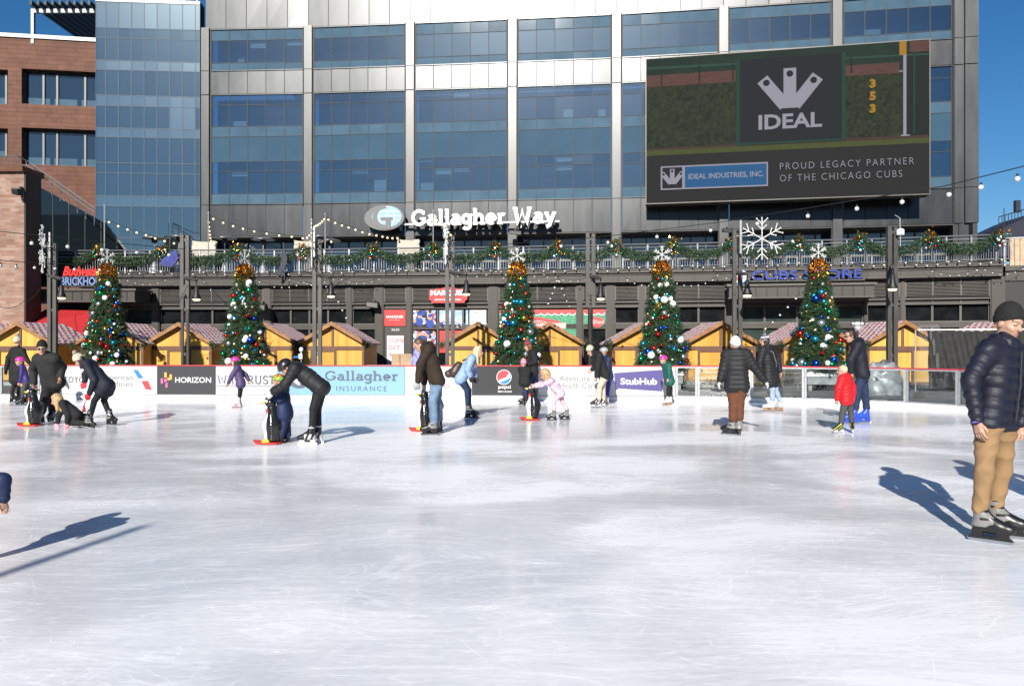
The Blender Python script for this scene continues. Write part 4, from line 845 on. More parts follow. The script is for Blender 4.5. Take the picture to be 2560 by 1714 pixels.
defs = [(0, .31, 2.45, 3.3, 'crowd_print', 'photo poster of two smiling people in blue'), (.345, .655, 2.45, 3.3, 'sky_print', 'photo poster of a crowd under blue sky'), (.69, .735, 2.45, 3.3, 'sky_print', 'narrow strip of blue sky photo beside the white poster'), (.74, .97, 2.45, 3.3, 'ink_white', 'white poster with widely spaced dark capitals'),
        (0, .31, 1.2, 2.3, 'crowd_print', 'lower crowd photo poster behind the man in brown'), (.345, .655, 1.2, 2.3, 'sign_board_red', 'plain red poster panel behind the lamp post')]
for u0, u1, z0, z1, mm, lb in defs:
    t = thing('window_poster', F.p(u0*w+.05, z0, -.07), lb, 'poster'); mb = MB(); mb.fbox(F, u0*w+.05, u1*w, z0, z1, -.078, -.06); mb.build('sheet', mm, t)
    if 'sky' in mm and u0 == .345:
        mb = MB(); mb.fbox(F, u0*w+.05, u1*w, z0, z0+.28, -.058, -.056); disc(mb, F, u0*w+.6, z0+.28, .14, .2, -.056); disc(mb, F, u0*w+.25, z0+.16, .16, .16, -.054); mb.build('picture', 'crowd_print', t)
    if 'two smiling' in lb:
        mb = MB()
        for cx_, cz_, k in ((.32, 3.02, .75), (.85, 2.95, .8)):
            disc(mb, F, cx_+.05, cz_-.38*k, .24*k, .28*k, -.056, 0, 0); disc(mb, F, cx_+.05, cz_, .13*k, .17*k, -.054, 0, 1); disc(mb, F, cx_+.05, cz_+.09, .15*k, .10*k, -.052, 0, 0)
        mb.build('picture', ['blue_print', 'skin_print'], t)
    if 'spaced' in lb:
        mb = MB()
        for s_, z in (('THANK', 3.10), ('Y O U', 2.86), ('CUBS', 2.62)): put_text(mb, F, s_, u0*w+.15, u1*w-.1, z, z+.13, w=-.052, spacing=1.5)
        mb.build('lettering', 'ink_slate', t)
# elf shop windows
mat('xmas_green', (.05, .26, .13), .4, var=.5, vscale=14); mat('xmas_red', (.50, .06, .06), .4); mat('ribbon_pink', (.62, .42, .38), .4)
for key, lb in ((1246, 'red and green festive window print with a pale ribbon behind a stall roof'), (1456, 'narrow red and green festive window print beside the round lamp post')):
    F, w = BF[key]; t = thing('window_poster', F.p(.05, 2.4, -.07), lb, 'poster'); mb = MB(); mb.fbox(F, .05, w-.05, 1.9 if key == 1246 else 2.4, 3.3, -.078, -.06); mb.build('sheet', 'xmas_green', t)
    mb = MB(); nn = 11 if key == 1246 else 3
    for k in range(nn):
        u = .05+(w-.1)*(k+.5)/nn; r_ = (w-.1)/nn/2*.97; disc(mb, F, u, 3.12, r_, .11, -.056, 0, 1, 16); disc(mb, F, u, 3.14, r_*.75, .085, -.053, 0, 0, 16)
    mb.fquad(F, .05, w-.05, 3.13, 3.3, -.050, 0); mb.build('scallop', ['xmas_red', 'ink_white'], t)
    mb = MB()
    if key == 1246:
        mb.add([F.p(u, z, -.055) for u, z in ((.5, 2.1), (w*.8, 2.1), (w*.78, 2.75), (w*.5, 2.95), (.6, 2.9))], [(0, 1, 2, 3, 4)], 1)
        pts = [(.5, 2.62), (1.3, 2.72), (2.1, 2.62), (2.8, 2.50), (3.3, 2.52)]
        for i in range(4): mb.quad(F.p(pts[i][0], pts[i][1]-.14, -.046), F.p(pts[i+1][0], pts[i+1][1]-.14, -.046), F.p(pts[i+1][0], pts[i+1][1]+.14, -.046), F.p(pts[i][0], pts[i][1]+.14, -.046), 0)
        put_text(mb, F, 'Elf Workshop', .7, 2.6, 2.56, 2.78, w=-.04, bold=.02, shear=.2, mi=1)
    else: disc(mb, F, w*.62, 2.68, .32, .26, -.05, 0, 1); put_text(mb, F, 'Elf-land', w*.42, w*.9, 2.6, 2.8, w=-.045, bold=.02, shear=.2, mi=0)
    mb.build('picture', ['ribbon_pink', 'xmas_red'], t)
# red awning under the left canopy
ra = thing('red_awning', P(110, 775, 37.5), 'big plain red sloping awning in the left entrance', 'awning')
q = [P(66, 806, 37.0), P(275, 850, 36.6), P(270, 777, 38.6), P(112, 773, 38.6)]
mb = MB(); mb.quad(*q); mb.quad(q[0]-Vector((0, 0, .35)), q[1]-Vector((0, 0, .35)), q[1]-Vector((0, 0, .01)), q[0]-Vector((0, 0, .01))); mb.add([q[0], q[3], q[3]-Vector((0, 0, 1)), q[0]-Vector((0, 0, .35))], [(0, 1, 2, 3)]); mb.build('cloth', mat('awning_red', (.42, .018, .022), .7, var=.1), ra)
Fa = Frame(q[0].lerp(q[3], .25)+Vector((0, -.03, .01)), q[1]-q[0], (q[3]-q[0]).normalized()); mb = MB(); put_text(mb, Fa, 'Budweiser', 1.35, 2.35, .02, .2, w=.03, shear=.3, bold=.02); mb.build('lettering', 'ink_white', ra)
for x, y in ((140, 36.9), (262, 36.7)):
    mb = MB(); mb.tube([(X_at(x, y), y+.2, 0), (X_at(x, y), y+.2, 2.35)], .03); mb.build('post', 'steel_post', ra)

# ------------------------------------------------------------------ terrace furniture
for k, (px, dd, lb) in enumerate(((386, 41.5, 'patio heater above the red script sign, leftmost of its row'), (448, 41, 'patio heater left of the first pale canvas cover'), (562, 41.5, 'patio heater right of the first pale canvas cover'), (658, 42, 'patio heater midway between two pale canvas covers'), (801, 41, 'patio heater just right of the second pale canvas cover'), (824, 42.5, 'patio heater farther back right of the lamp post'))):
    x, y = X_at(px, dd), dd; t = thing('patio_heater', (x, y, 5.2), lb, 'patio heater', 'patio heaters on the terrace')
    mb = MB(); mb.lathe((x, y, 5.2), [(.24, 0), (.24, .1), (.1, .75), (.04, .8)]); mb.build('base', 'galv', t, True)
    mb = MB(); mb.tube([(x, y, 5.9), (x, y, 7.2)], .035); mb.build('pole', 'galv', t)
    mb = MB(); mb.lathe((x, y, 6.98), [(.1, 0), (.15, .05), (.15, .2), (.1, .24)]); mb.build('burner', 'black', t, True)
    mb = MB(); mb.lathe((x, y, 7.2), [(.62, 0), (.60, .03), (.3, .13), (.02, .17)], 20); mb.build('reflector', 'alu', t, True)
for px0, px1, py0, py1, dd, lb in ((480, 538, 601, 638, 41, 'pale canvas covered panel above the second christmas tree, leftmost of three'), (735, 786, 600, 636, 41, 'pale canvas covered panel behind the slender snowflake, middle of three'), (993, 1048, 597, 633, 40.5, 'pale canvas covered panel below the big white letters, rightmost of three')):
    a, b_ = P(px0, py1, dd), P(px1, py0, dd); t = thing('canvas_cover', (a.x, dd, a.z), lb, 'canvas cover', 'canvas covered panels on the terrace'); mb = MB(); n = 10
    g = [[(a.x+(b_.x-a.x)*(i/n)*(1-.02*math.sin(j*2.1)), dd+.05*math.sin(i*1.7+j)+.03*math.sin(3*j+i), a.z+(b_.z-a.z)*j/n-.06*math.sin(math.pi*i/n)*(j == n)+.07*math.sin(i*2.6)*(j == 0)) for i in range(n+1)] for j in range(n+1)]
    vv = [p for row in g for p in row]; ff = [(j*(n+1)+i, j*(n+1)+i+1, (j+1)*(n+1)+i+1, (j+1)*(n+1)+i) for j in range(n) for i in range(n)]
    N = len(vv); vv += [(x, y+.25, z) for x, y, z in vv]; ff += [tuple(N+i for i in f[::-1]) for f in ff]
    mb.add(vv, ff); mb.box((a.x+.02, dd+.06, a.z+.06), (b_.x-.02, dd+.24, b_.z-.08)); mb.build('cloth', 'canvas', t, True)
    mb = MB(); xm = (a.x+b_.x)/2; mb.box((xm-.04, dd+.1, 5.2), (xm+.04, dd+.2, a.z+.1)); mb.build('stand', 'steel_post', t)
mat('flag_blue', (.012, .025, .20), .6, var=.6, vscale=3); mat('flag_navy', (.012, .014, .03), .6, var=.4, vscale=3)
for pts, pole, mm, lb, dd in (([(403, 650), (428, 630), (440, 625), (447, 645), (430, 668), (402, 662)], ((437, 668), (446, 612)), 'flag_blue', 'limp blue flag on the railing above the first swag of lights', 38.9), ([(711, 624), (719, 645), (712, 672), (693, 696), (690, 690), (700, 665), (705, 640)], ((711, 700), (708, 606)), 'flag_navy', 'dark furled flag leaning over the railing left of the second canvas cover', 38.6)):
    t = thing('flag', P(*pole[0], dd), lb, 'flag'); mb = MB(); Fq = Frame((0, dd, 0), (1, 0, 0)); q = [P(*p, dd) for p in pts]; q2 = [(p.x, p.z) for p in q]
    if sum(q2[i][0]*q2[(i+1) % len(q2)][1]-q2[(i+1) % len(q2)][0]*q2[i][1] for i in range(len(q2))) < 0: q2 = q2[::-1]
    mb.fpoly(Fq, q2, -.04, .02); mb.build('cloth', mm, t); mb = MB(); mb.tube([P(*pole[0], dd), P(*pole[1], dd)], .02); mb.build('pole', 'alu', t)
# loudspeakers / floodlights on the facade
for px, py, dd, lb in ((1288, 583, 52.9, 'black floodlight hanging under the white letters'), (1820, 578, 50.6, 'dark floodlight hanging below the video screen'), (934, 762, 38.8, 'black floodlight over the small dark shop window'), (655, 768, 38.9, 'black floodlight on the pilaster beside the second christmas tree'), (50, 482, 36.3, 'small black camera on the pink brick wall')):
    p = P(px, py, dd); t = thing('floodlight' if 'flood' in lb else 'camera_dome', p, lb, 'floodlight' if 'flood' in lb else 'camera'); s = .42 if dd > 45 else (.3 if 'flood' in lb else .15)
    mb = MB(); mb.hexa([(p.x-s, p.y-min(.5, s*2.5), p.z-.12), (p.x+s, p.y-min(.5, s*2.5), p.z-.2), (p.x+s, p.y, p.z-.12), (p.x-s, p.y, p.z-.05), (p.x-s, p.y-.45, p.z+.16), (p.x+s, p.y-.45, p.z+.1), (p.x+s*.8, p.y+.1, p.z+.2), (p.x-s*.8, p.y+.1, p.z+.22)]); mb.build('housing', 'black', t, bevel=.04)
    mb = MB(); mb.box((p.x-.04, p.y-.05, p.z+.14), (p.x+.04, p.y+.35, p.z+.3)); mb.build('bracket', 'steel_post', t)

# ------------------------------------------------------------------ foliage helper
def sprig(mb, p, d, L, wd, nl, mi):
    d = d.normalized(); a = d.cross(Vector((rnd.gauss(0, 1), rnd.gauss(0, 1), rnd.gauss(0, 1)))).normalized(); b_ = d.cross(a)
    for k in range(nl):
        an = 2*math.pi*k/nl+rnd.random(); sd = a*math.cos(an)+b_*math.sin(an); o = p+d*L*rnd.uniform(0, .55)
        tip = o+(d*rnd.uniform(.5, .9)+sd*rnd.uniform(.3, .75))*L*.6; s2 = d.cross(sd)*wd
        mb.add([o-s2, o+s2, tip], [(0, 1, 2)], mi)
# garlands: peaks on the rail
pk = [256, 415, 599, 763, 934, 1087, 1237, 1395, 1537, 1677, 1827, 1988, 2141, 2315, 2488]
glab = ['above the red script sign', 'above the left canopy end', 'above the second christmas tree', 'left of the second snowflake', 'right of the second snowflake', 'under the third canvas cover', 'above the red stepped sign', 'above the third christmas tree', 'left of the plain lamp post without arm', 'above the fourth christmas tree',
        'left of the large snowflake', 'under the large snowflake', 'above the fifth christmas tree', 'right of the rightmost lamp post', 'at the right end of the terrace']
bc = ['red', 'teal', 'gold', 'silver', 'green', 'blue', 'white']
mat('bauble_red', (.62, .02, .015), .16, .85); mat('bauble_teal', (.03, .36, .48), .18, .85); mat('bauble_gold', (.85, .48, .08), .16, .95); mat('bauble_silver', (.78, .79, .8), .2, .9); mat('bauble_green', (.01, .30, .10), .18, .85); mat('bauble_blue', (.012, .07, .45), .18, .85); mat('bauble_white', (.85, .85, .82), .3, 0)
BALL = {}
for c in bc:
    mb = MB(); mb.ball((0, 0, 0), 1, 10); o = mb.build('bauble', 'bauble_'+c, None, True); BALL[c] = o.data; bpy.data.objects.remove(o)
def bauble(parent, c, p, r):
    o = bpy.data.objects.new('bauble', BALL[c]); COL.objects.link(o); o.parent = parent; o.location = Vector(p)-ORG[parent.name]; o.scale = (r, r, r); return o
for i, px in enumerate(pk):
    a = TP(pk[i-1]) if i else TP(128); b_ = TP(px); y_ = Vector((0, -.3, 0)); L = (b_-a).length
    z0, z1 = (ZR+.05 if i else 5.62), ZR+.05; sag = .83 if i else .35
    t = thing('garland', b_+y_+Vector((0, 0, z1)), 'green garland swag with a gold bow cluster '+glab[i], 'garland', 'garlands hung along the terrace railing')
    mb = MB(); n = int(L*190)
    for k in range(n):
        f = rnd.random(); z = z0+(z1-z0)*f-sag*4*f*(1-f)*(1-.25*math.sin(f*math.pi)); c = a.lerp(b_, f)+y_+Vector((0, 0, z))
        an = rnd.uniform(0, 6.28); sd = Vector((0, math.cos(an), math.sin(an))); sprig(mb, c+sd*.08, (sd+(b_-a).normalized()*rnd.uniform(-.9, .9)), .27, .015, 5, 0 if rnd.random() < .5 else 1)
    for k in range(60):  # tail hanging at the peak
        c = b_+y_+Vector((rnd.uniform(-.12, .12), 0, ZR-.05-rnd.random()*.55)); sd = Vector((rnd.gauss(0, 1), rnd.gauss(0, 1), rnd.gauss(0, .6)-.4)); sprig(mb, c, sd, .2, .011, 5, 0)
    mb.build('foliage', ['needle', 'needle_light'], t)
    mb = MB()
    for k in range(26):
        c = b_+y_+Vector((rnd.gauss(0, .12), -.12+rnd.gauss(0, .05), ZR+.08+rnd.gauss(0, .09))); sprig(mb, c, Vector((rnd.gauss(0, 1), rnd.gauss(0, 1)-.6, rnd.gauss(0, 1))), .2, .03, 3, 0)
    mb.build('bow', 'gold', t)
    for k in range(11): bauble(t, rnd.choice(['red', 'teal', 'gold', 'silver', 'green', 'white', 'gold']), b_+y_+Vector((rnd.gauss(0, .13), -.16, ZR-.02-k*.05)), rnd.uniform(.042, .066))

# ------------------------------------------------------------------ MARKET STALLS
def stall(px, d, label, half=1.52, zr=2.57, ze=1.66, depth=3.1, door=0, rot=0):
    x = X_at(px, d); t = thing('market_stall', (0, 0, 0), label, 'market stall', 'wooden market stalls behind the rink')
    hb = half-.22; sl = (zr-ze)/half
    F = Frame((0, 0, 0), (1, 0, 0)); ztop = lambda u: zr-.10-abs(u)*sl
    mb = MB(); mb.fpoly(F, [(-hb, .1), (hb, .1), (hb, ztop(hb)), (0, ztop(0)), (-hb, ztop(hb))], -depth, 0); mb.build('wall', 'pine', t)
    mb = MB()
    for s in (-1, 1):
        mb.fpoly(F, sorted_ccw([(0, zr), (s*half, ze), (s*half, ze-.07), (0, zr-.07)]), -depth-.15, .24)
    mb.build('roof', 'checked_shingle', t)
    for s in (-1, 1):
        mb = MB(); mb.fpoly(F, sorted_ccw([(0, zr+.02), (s*(half+.02), ze+.01), (s*(half+.02), ze-.15), (0, zr-.16)]), .242, .29); mb.build('barge_board', 'fascia_wood', t)
        mb = MB(); mb.fbox(F, s*hb-.06, s*hb+.06, .1, ztop(hb)-.02, .002, .05); mb.build('corner_post', 'timber_brown', t)
        mb = MB(); mb.fbox(F, min(s*hb, s*hb+s*.04), max(s*hb, s*hb+s*.04), .1, ztop(hb), -depth, -.02); mb.build('side_wall', 'pine', t)
    mb = MB(); mb.fbox(F, -hb+.06, hb-.06, ze-.28, ze-.12, .002, .045); mb.build('cross_beam', 'timber_brown', t)
    mb = MB(); mb.fbox(F, -.05, .05, ze-.119, ztop(0)-.03, .002, .045); mb.build('king_post', 'timber_brown', t)
    xs = [(-.45, .45), (-.9, .1), (-.05, .8), (-.55, .4)][door % 4]
    for u in xs:
        mb = MB(); mb.fbox(F, u-.05, u+.05, .1, ze-.281, .002, .045); mb.build('door_post', 'timber_brown', t)
    mb = MB(); mb.fbox(F, xs[0]+.051, xs[1]-.051, ze-.36, ze-.281, .002, .04); mb.build('door_head', 'timber_brown', t)
    mb = MB(); mb.fbox(F, -hb-.02, hb+.02, 0, .1, -depth, .06); mb.build('base', 'timber_brown', t)
    for s in (-1, 1):
        mb = MB()
        for k in range(70):
            p = Vector((s*(half-.02)+rnd.gauss(0, .06), -.32+rnd.gauss(0, .05), ze-.06+rnd.gauss(0, .07))); sprig(mb, p, Vector((rnd.gauss(0, 1), rnd.gauss(0, 1)-.3, rnd.gauss(0, 1)-.3)), .17, .012, 4, 0 if rnd.random() < .6 else 1)
        mb.build('greenery', ['needle', 'needle_light'], t)
    t.location = (x, d, 0); t.rotation_euler = (0, 0, R(rot))
    return t
def sorted_ccw(p):
    c = (sum(q[0] for q in p)/len(p), sum(q[1] for q in p)/len(p)); return sorted(p, key=lambda q: math.atan2(q[1]-c[1], q[0]-c[0]))
ST = [(-70, 34, 'market stall cut off by the left edge of the photo'), (52, 33.4, 'market stall in front of the pink brick corner'), (280, 33.8, 'market stall half hidden behind the leftmost christmas tree'), (452, 34.6, 'market stall behind the lamp post beside the leftmost christmas tree'), (663, 34.2, 'market stall right of the second christmas tree'), (832, 33.6, 'market stall with its striped roof beside the white door poster'), (1195, 33.6, 'market stall left of the middle christmas tree'),
      (1374, 33.8, 'market stall right of the middle christmas tree'), (1618, 32.6, 'market stall left of the fourth christmas tree'), (1801, 32.6, 'market stall between the fourth and fifth christmas trees'), (2041, 32.2, 'market stall behind the rightmost christmas tree'), (2256, 31.6, 'market stall beside the black screened fence'), (2500, 32.5, 'market stall roof showing above the black screened fence')]
for i, (px, d, lb) in enumerate(ST): stall(px, d, lb, door=i, half=1.62 if i > 7 else 1.54)

# ------------------------------------------------------------------ CHRISTMAS TREES
def tree_r(z): return np.interp(z, [.75, 1.0, 1.6, 2.4, 3.2, 3.9, 4.15], [.86, .84, .72, .57, .41, .28, .22])
mb = MB()
for k in range(9500):
    z = .7+3.5*(rnd.random()**1.25); r0 = tree_r(z)*(1+.10*math.sin(z*9+rnd.random())); an = rnd.uniform(0, 2*math.pi); rr_ = r0*math.sqrt(rnd.uniform(.25, 1))*(.94 if rnd.random() < .93 else 1.12)
    p = Vector((rr_*math.cos(an), rr_*math.sin(an), z)); dr = Vector((math.cos(an), math.sin(an), rnd.uniform(-.5, .25)))
    dr += Vector((rnd.gauss(0, .3), rnd.gauss(0, .3), rnd.gauss(0, .2))); sprig(mb, p, dr, .21, .011, 5, 0 if rnd.random() < .72 else 1)
fo = mb.build('foliage', ['needle', 'needle_light']); FOL = fo.data; bpy.data.objects.remove(fo)
mb = MB(); mb.lathe((0, 0, .55), [(.07, 0), (.06, 1.5), (.02, 3.4)], 8); o = mb.build('trunk', 'timber_brown', None, True); TRK = o.data; bpy.data.objects.remove(o)
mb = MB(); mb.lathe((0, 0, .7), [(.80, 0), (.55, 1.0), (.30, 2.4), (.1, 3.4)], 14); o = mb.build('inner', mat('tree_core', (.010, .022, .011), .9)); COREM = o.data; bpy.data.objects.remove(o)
mb = MB(); mb.box((-.62, -.62, .22), (.62, .62, .56), 0); mb.hexa([(-.66, -.66, .5), (.66, -.66, .52), (.66, .66, .5), (-.66, .66, .5), (-.6, -.6, .72), (.62, -.58, .70), (.6, .6, .72), (-.6, .6, .7)], 1)
for sx in (-.5, .5):
    for sy in (-.5, .5): mb.box((sx-.06, sy-.06, 0), (sx+.06, sy+.06, .219), 0)
o = mb.build('planter', ['galv', 'white_paint']); PLM = o.data; bpy.data.objects.remove(o)
mb = MB()
for k in range(520):
    an, ph = rnd.uniform(0, 6.28), math.acos(rnd.uniform(-1, 1)); v = Vector((math.sin(ph)*math.cos(an), math.sin(ph)*math.sin(an), math.cos(ph)*1.35)); p = Vector((0, 0, 4.22))+v*.25
    sprig(mb, p, v, .16, .028, 3, 0)
o = mb.build('bow', 'gold'); BOWM = o.data; bpy.data.objects.remove(o)
def flake(mb, c, Rr, th, ax=Vector((1, 0, 0)), up=Vector((0, 0, 1)), beads=0):
    for k in range(6):
        a = R(60*k+30); d_ = ax*math.cos(a)+up*math.sin(a); s_ = ax*-math.sin(a)+up*math.cos(a)
        mb.tube([c, c+d_*Rr], th, 5)
        for f, l in ((.42, .26), (.68, .34)):
            for s in (-1, 1): mb.tube([c+d_*Rr*f, c+d_*Rr*(f+l*.75)+s_*s*Rr*l*.72], th*.85, 5)
mb = MB(); flake(mb, Vector((0, 0, 4.86)), .33, .015); o = mb.build('snowflake_topper', mat('frosted_white', (.66, .66, .66), .5)); FLM = o.data; bpy.data.objects.remove(o)
TR = [(268, 29.4, 'christmas tree with coloured baubles left of the left canopy end, leftmost of five'), (612, 29.6, 'christmas tree with coloured baubles behind the girl in the purple jacket'), (1293, 28.8, 'christmas tree with coloured baubles behind the striped hat skater, middle of five'), (1655, 28.4, 'christmas tree with coloured baubles behind the child in the green jacket'), (2046, 27.8, 'christmas tree with coloured baubles under the blue neon name, rightmost of five')]
for i, (px, d, lb) in enumerate(TR):
    x = X_at(px, d); t = thing('christmas_tree', (x, d, 0), lb, 'christmas tree', 'decorated christmas trees behind the rink')
    ang = i*1.3
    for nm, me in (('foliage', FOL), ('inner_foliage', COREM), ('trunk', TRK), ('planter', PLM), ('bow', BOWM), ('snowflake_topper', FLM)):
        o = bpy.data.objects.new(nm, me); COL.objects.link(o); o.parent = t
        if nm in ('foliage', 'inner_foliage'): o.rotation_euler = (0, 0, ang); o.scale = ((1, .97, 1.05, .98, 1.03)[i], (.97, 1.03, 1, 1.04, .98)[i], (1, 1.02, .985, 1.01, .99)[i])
        if nm == 'snowflake_topper': o.rotation_euler = (0, 0, (R(60), R(70), R(14), R(4), R(8))[i])
    for k in range(98):
        for _ in range(12):
            z = .8+3.2*(rnd.random()**1.2); an = rnd.uniform(-math.pi*.97, -.03*math.pi)
            if k >= 80: an = rnd.uniform(0, math.pi)
            if abs(math.cos(an)) < .98 or rnd.random() < .4: break
        r0 = tree_r(z)*1.05; c = rnd.choices(['white', 'silver', 'teal', 'red', 'green', 'blue', 'gold'], [15, 14, 22, 17, 15, 12, 6])[0]
        s = rnd.choices([.055, .075, .10, .135], [26, 36, 28, 10])[0]
        bauble(t, c, (x+r0*math.cos(an), d+r0*math.sin(an), z), s)
    mb = MB()
    for k in range(110):
        z = .8+3.2*rnd.random()**1.2; an = rnd.uniform(-math.pi, 0); r0 = tree_r(z)*1.02; mb.ball((x+r0*math.cos(an), d+r0*math.sin(an), z), .03, 5, 0 if k % 5 else 1)
    o = mb.build('small_bauble', ['bauble_gold', 'lit_bulb'], t); tag(o, kind='stuff')

# ------------------------------------------------------------------ LAMP POSTS
plab = ['twin steel lamp post by the red awning, leftmost of the row', 'twin steel lamp post right of the leftmost christmas tree', 'twin steel lamp post between the second tree and the small red sign', 'twin steel lamp post in front of the red stepped sign', 'twin steel lamp post with round lower shaft right of the middle tree', 'twin steel lamp post beside the large snowflake', 'twin steel lamp post behind the man in the navy jacket']
PO = [(131.5, 29.3, 606, 1), (463, 29, 586, 1), (793.5, 28.8, 596, 1), (1125, 28.3, 589, 1), (1476, 27.6, 582, 0), (1843, 26.6, 573, -1), (2230, 25.8, 565, -1)]
for i, (px, d, top, arm) in enumerate(PO):
    x = X_at(px, d); zt = Z_at(top, d); t = thing('lamp_post', (x, d, 0), plab[i], 'lamp post', 'lamp posts behind the rink')
    for s in (-1, 1):
        mb = MB(); x0 = x+s*.10
        if i in (1, 4): mb.tube([(x0 if i == 1 else x, d, 0), (x0 if i == 1 else x, d, 2.9)], .055 if i == 1 else .09, 10)
        mb.box((x0-.064, d-.07, 2.9 if i in (1, 4) else 0), (x0+.064, d+.07, zt-(.0 if s < 0 else .03))); mb.build('post', 'steel_post', t)
    mb = MB()
    for z in (1.2, 2.85, 4.1, zt-.25): mb.box((x-.035, d-.03, z), (x+.035, d+.03, z+.1))
    if i in (1, 4, 6): mb.box((x-.17, d-.09, 3.35), (x+.17, d+.09, 3.8))
    mb.build('connector', 'steel_post', t)
    za = Z_at([697, 700, 692, 686, 698, 690, 672][i]+4, d)
    if i in (4,): lx, ly = x+.26, d-.9
    elif i == 5: lx, ly = x-.02, d-1.2
    elif i == 6: lx, ly = x-.42, d-.9
    else: lx, ly = x+.62, d-.5
    mb = MB(); dx = lx-x; e = Vector((lx, ly, za+.02)); s0 = Vector((x-dx*.75, d+.45, za+.28)); mb.tube([s0, Vector((x, d-.02, za+.16)), e], [.05, .075, .055], 6); mb.build('arm', 'steel_post', t)
    mb = MB(); mb.tube([e, e-Vector((0, 0, .22))], .02); mb.lathe((e.x, e.y, e.z-.68), [(.15, 0), (.16, .04), (.09, .2), (.07, .44), (.03, .48)], 14); mb.build('lamp_shade', 'black', t, True)
    mb = MB(); mb.lathe((e.x, e.y, e.z-.76), [(.02, 0), (.12, .02), (.14, .09), (.14, .1)], 14); mb.build('lamp_glass', mat('lamp_glass', (.8, .7, .5), .3, emit=(1, .8, .5), estr=1.1), t, True)
# snowflake lights on the posts
for i, (px, py, Rr, yaw, lb) in enumerate(((106, 622, .9, 66, 'white snowflake light seen nearly edge on above the left awning'), (779, 607, .88, 76, 'slim edge-on white snowflake light beside the second canvas cover'), (1114, 598, .9, 80, 'slim edge-on white snowflake light below the big white letters'), (1905, 596, .72, 6, 'large white snowflake light facing the rink above the neon shop name'))):
    d = [29.1, 28.6, 28.1, 26.3][i]; p = P(px, py, d); t = thing('snowflake_light', p, lb, 'snowflake light', 'snowflake lights on the lamp posts'); ax = Vector((math.cos(R(yaw)), -math.sin(R(yaw)), 0))
    mb = MB(); flake(mb, p, Rr, .018, ax); mb.build('frame', 'frosted_white', t)
    mb = MB()
    for k in range(6):
        a = R(60*k+30); d_ = ax*math.cos(a)+Vector((0, 0, 1))*math.sin(a); s_ = ax*-math.sin(a)+Vector((0, 0, 1))*math.cos(a)
        for f in (.25, .45, .62, .8, .97): mb.ball(p+d_*Rr*f, .026, 5)
        for s in (-1, 1):
            for f, l in ((.42, .26), (.68, .34)): mb.ball(p+d_*Rr*(f+l*.75)+s_*s*Rr*l*.72, .03, 5); mb.ball(p+d_*Rr*(f+l*.4)+s_*s*Rr*l*.4, .026, 5)
    tag(mb.build('light_string', 'bulb_glass', t), kind='stuff')
    mb = MB(); q = Vector((X_at([131.5, 793.5, 1125, 1843][i], d), d+.1, p.z)); sx = 1 if q.x > p.x else -1
    mb.tube([p+Vector((0, .03, .1)), q+Vector((0, 0, .1))], .014); mb.box((q.x-.12*sx-.03, d, p.z-.5), (q.x-.12*sx+.03, d+.05, p.z+.62)); mb.build('bracket', 'galv', t)
p = P(2251, 580, 25.6); t = thing('wireless_mast', p, 'small white antenna box on a thin mast beside the rightmost lamp post', 'antenna')
mb = MB(); mb.lathe((p.x, p.y, p.z-.12), [(.05, 0), (.12, .03), (.12, .2), (.05, .24)], 8); mb.build('antenna_box', 'white_paint', t); mb = MB(); mb.tube([P(2251, 615, 25.6), P(2250, 545, 25.6)], .015); mb.tube([P(2250, 545, 25.6), P(2237, 537, 25.6)], .015); mb.build('pole', 'galv', t)

# ------------------------------------------------------------------ STRING LIGHTS
BULB = {}
for nm, mm in (('bulb', 'bulb_glass'), ('lit', 'lit_bulb')):
    mb = MB(); mb.ball((0, 0, 0), 1, 8); mb.lathe((0, 0, .8), [(.45, 0), (.45, .9), (.2, 1.1)], 8, 1); o = mb.build('bulb', [mm, 'cable'], None, True); BULB[nm] = o.data; bpy.data.objects.remove(o)
def string(pts, nb, r, label, lit=False, drop=.12, th=.012, sag=.0, skip=0, cable='cable', group='strings of bulbs'):
    pts = [Vector(p) for p in pts]; path = []
    for i in range(len(pts)-1):
        for k in range(12): f = k/12; path.append(pts[i].lerp(pts[i+1], f)-Vector((0, 0, sag*4*f*(1-f))))
    path.append(pts[-1]); t = thing('string_lights', path[0], label, 'string lights', group)
    mb = MB(); mb.tube(path, th, 4); mb.build('cable', cable, t)
    for k in range(nb):
        f = (k+.5)/nb*(len(path)-1); i = min(int(f), len(path)-2); p = path[i].lerp(path[i+1], f-i)-Vector((0, 0, drop+r))
        o = bpy.data.objects.new('bulb', BULB['lit' if lit else 'bulb']); COL.objects.link(o); o.parent = t; o.location = p-ORG[t.name]; o.scale = (r, r, r)
string([P(2700, 345, 13), P(2560, 415, 15), P(2360, 465, 17.5), P(2090, 508, 20), P(1800, 555, 23.5), P(1500, 592, 26), P(1240, 612, 28)], 14, .055, 'long cable of big white bulbs rising across the video screen to the right edge', drop=.16, th=.011)
string([P(-140, 560, 22), P(0, 578, 23), P(240, 603, 25), P(460, 622, 28)], 8, .058, 'cable of white bulbs from the left edge past the snowflake over the awning', drop=.2, th=.011)
string([P(-60, 645, 24), P(60, 655, 26), P(210, 662, 28), P(440, 668, 29)], 9, .05, 'lower cable of white bulbs crossing the pink brick wall', drop=.12)
string([P(0, 766, 30), P(60, 752, 33), P(100, 720, 36)], 0, .05, 'bare dark cable slung across the pink brick wall', sag=.15)
mast = [(261, 514, 'left of the railing swags'), (521, 532, 'beside the first canvas cover'), (813, 535, 'beside the second canvas cover'), (1083, 527, 'below the white letters')]
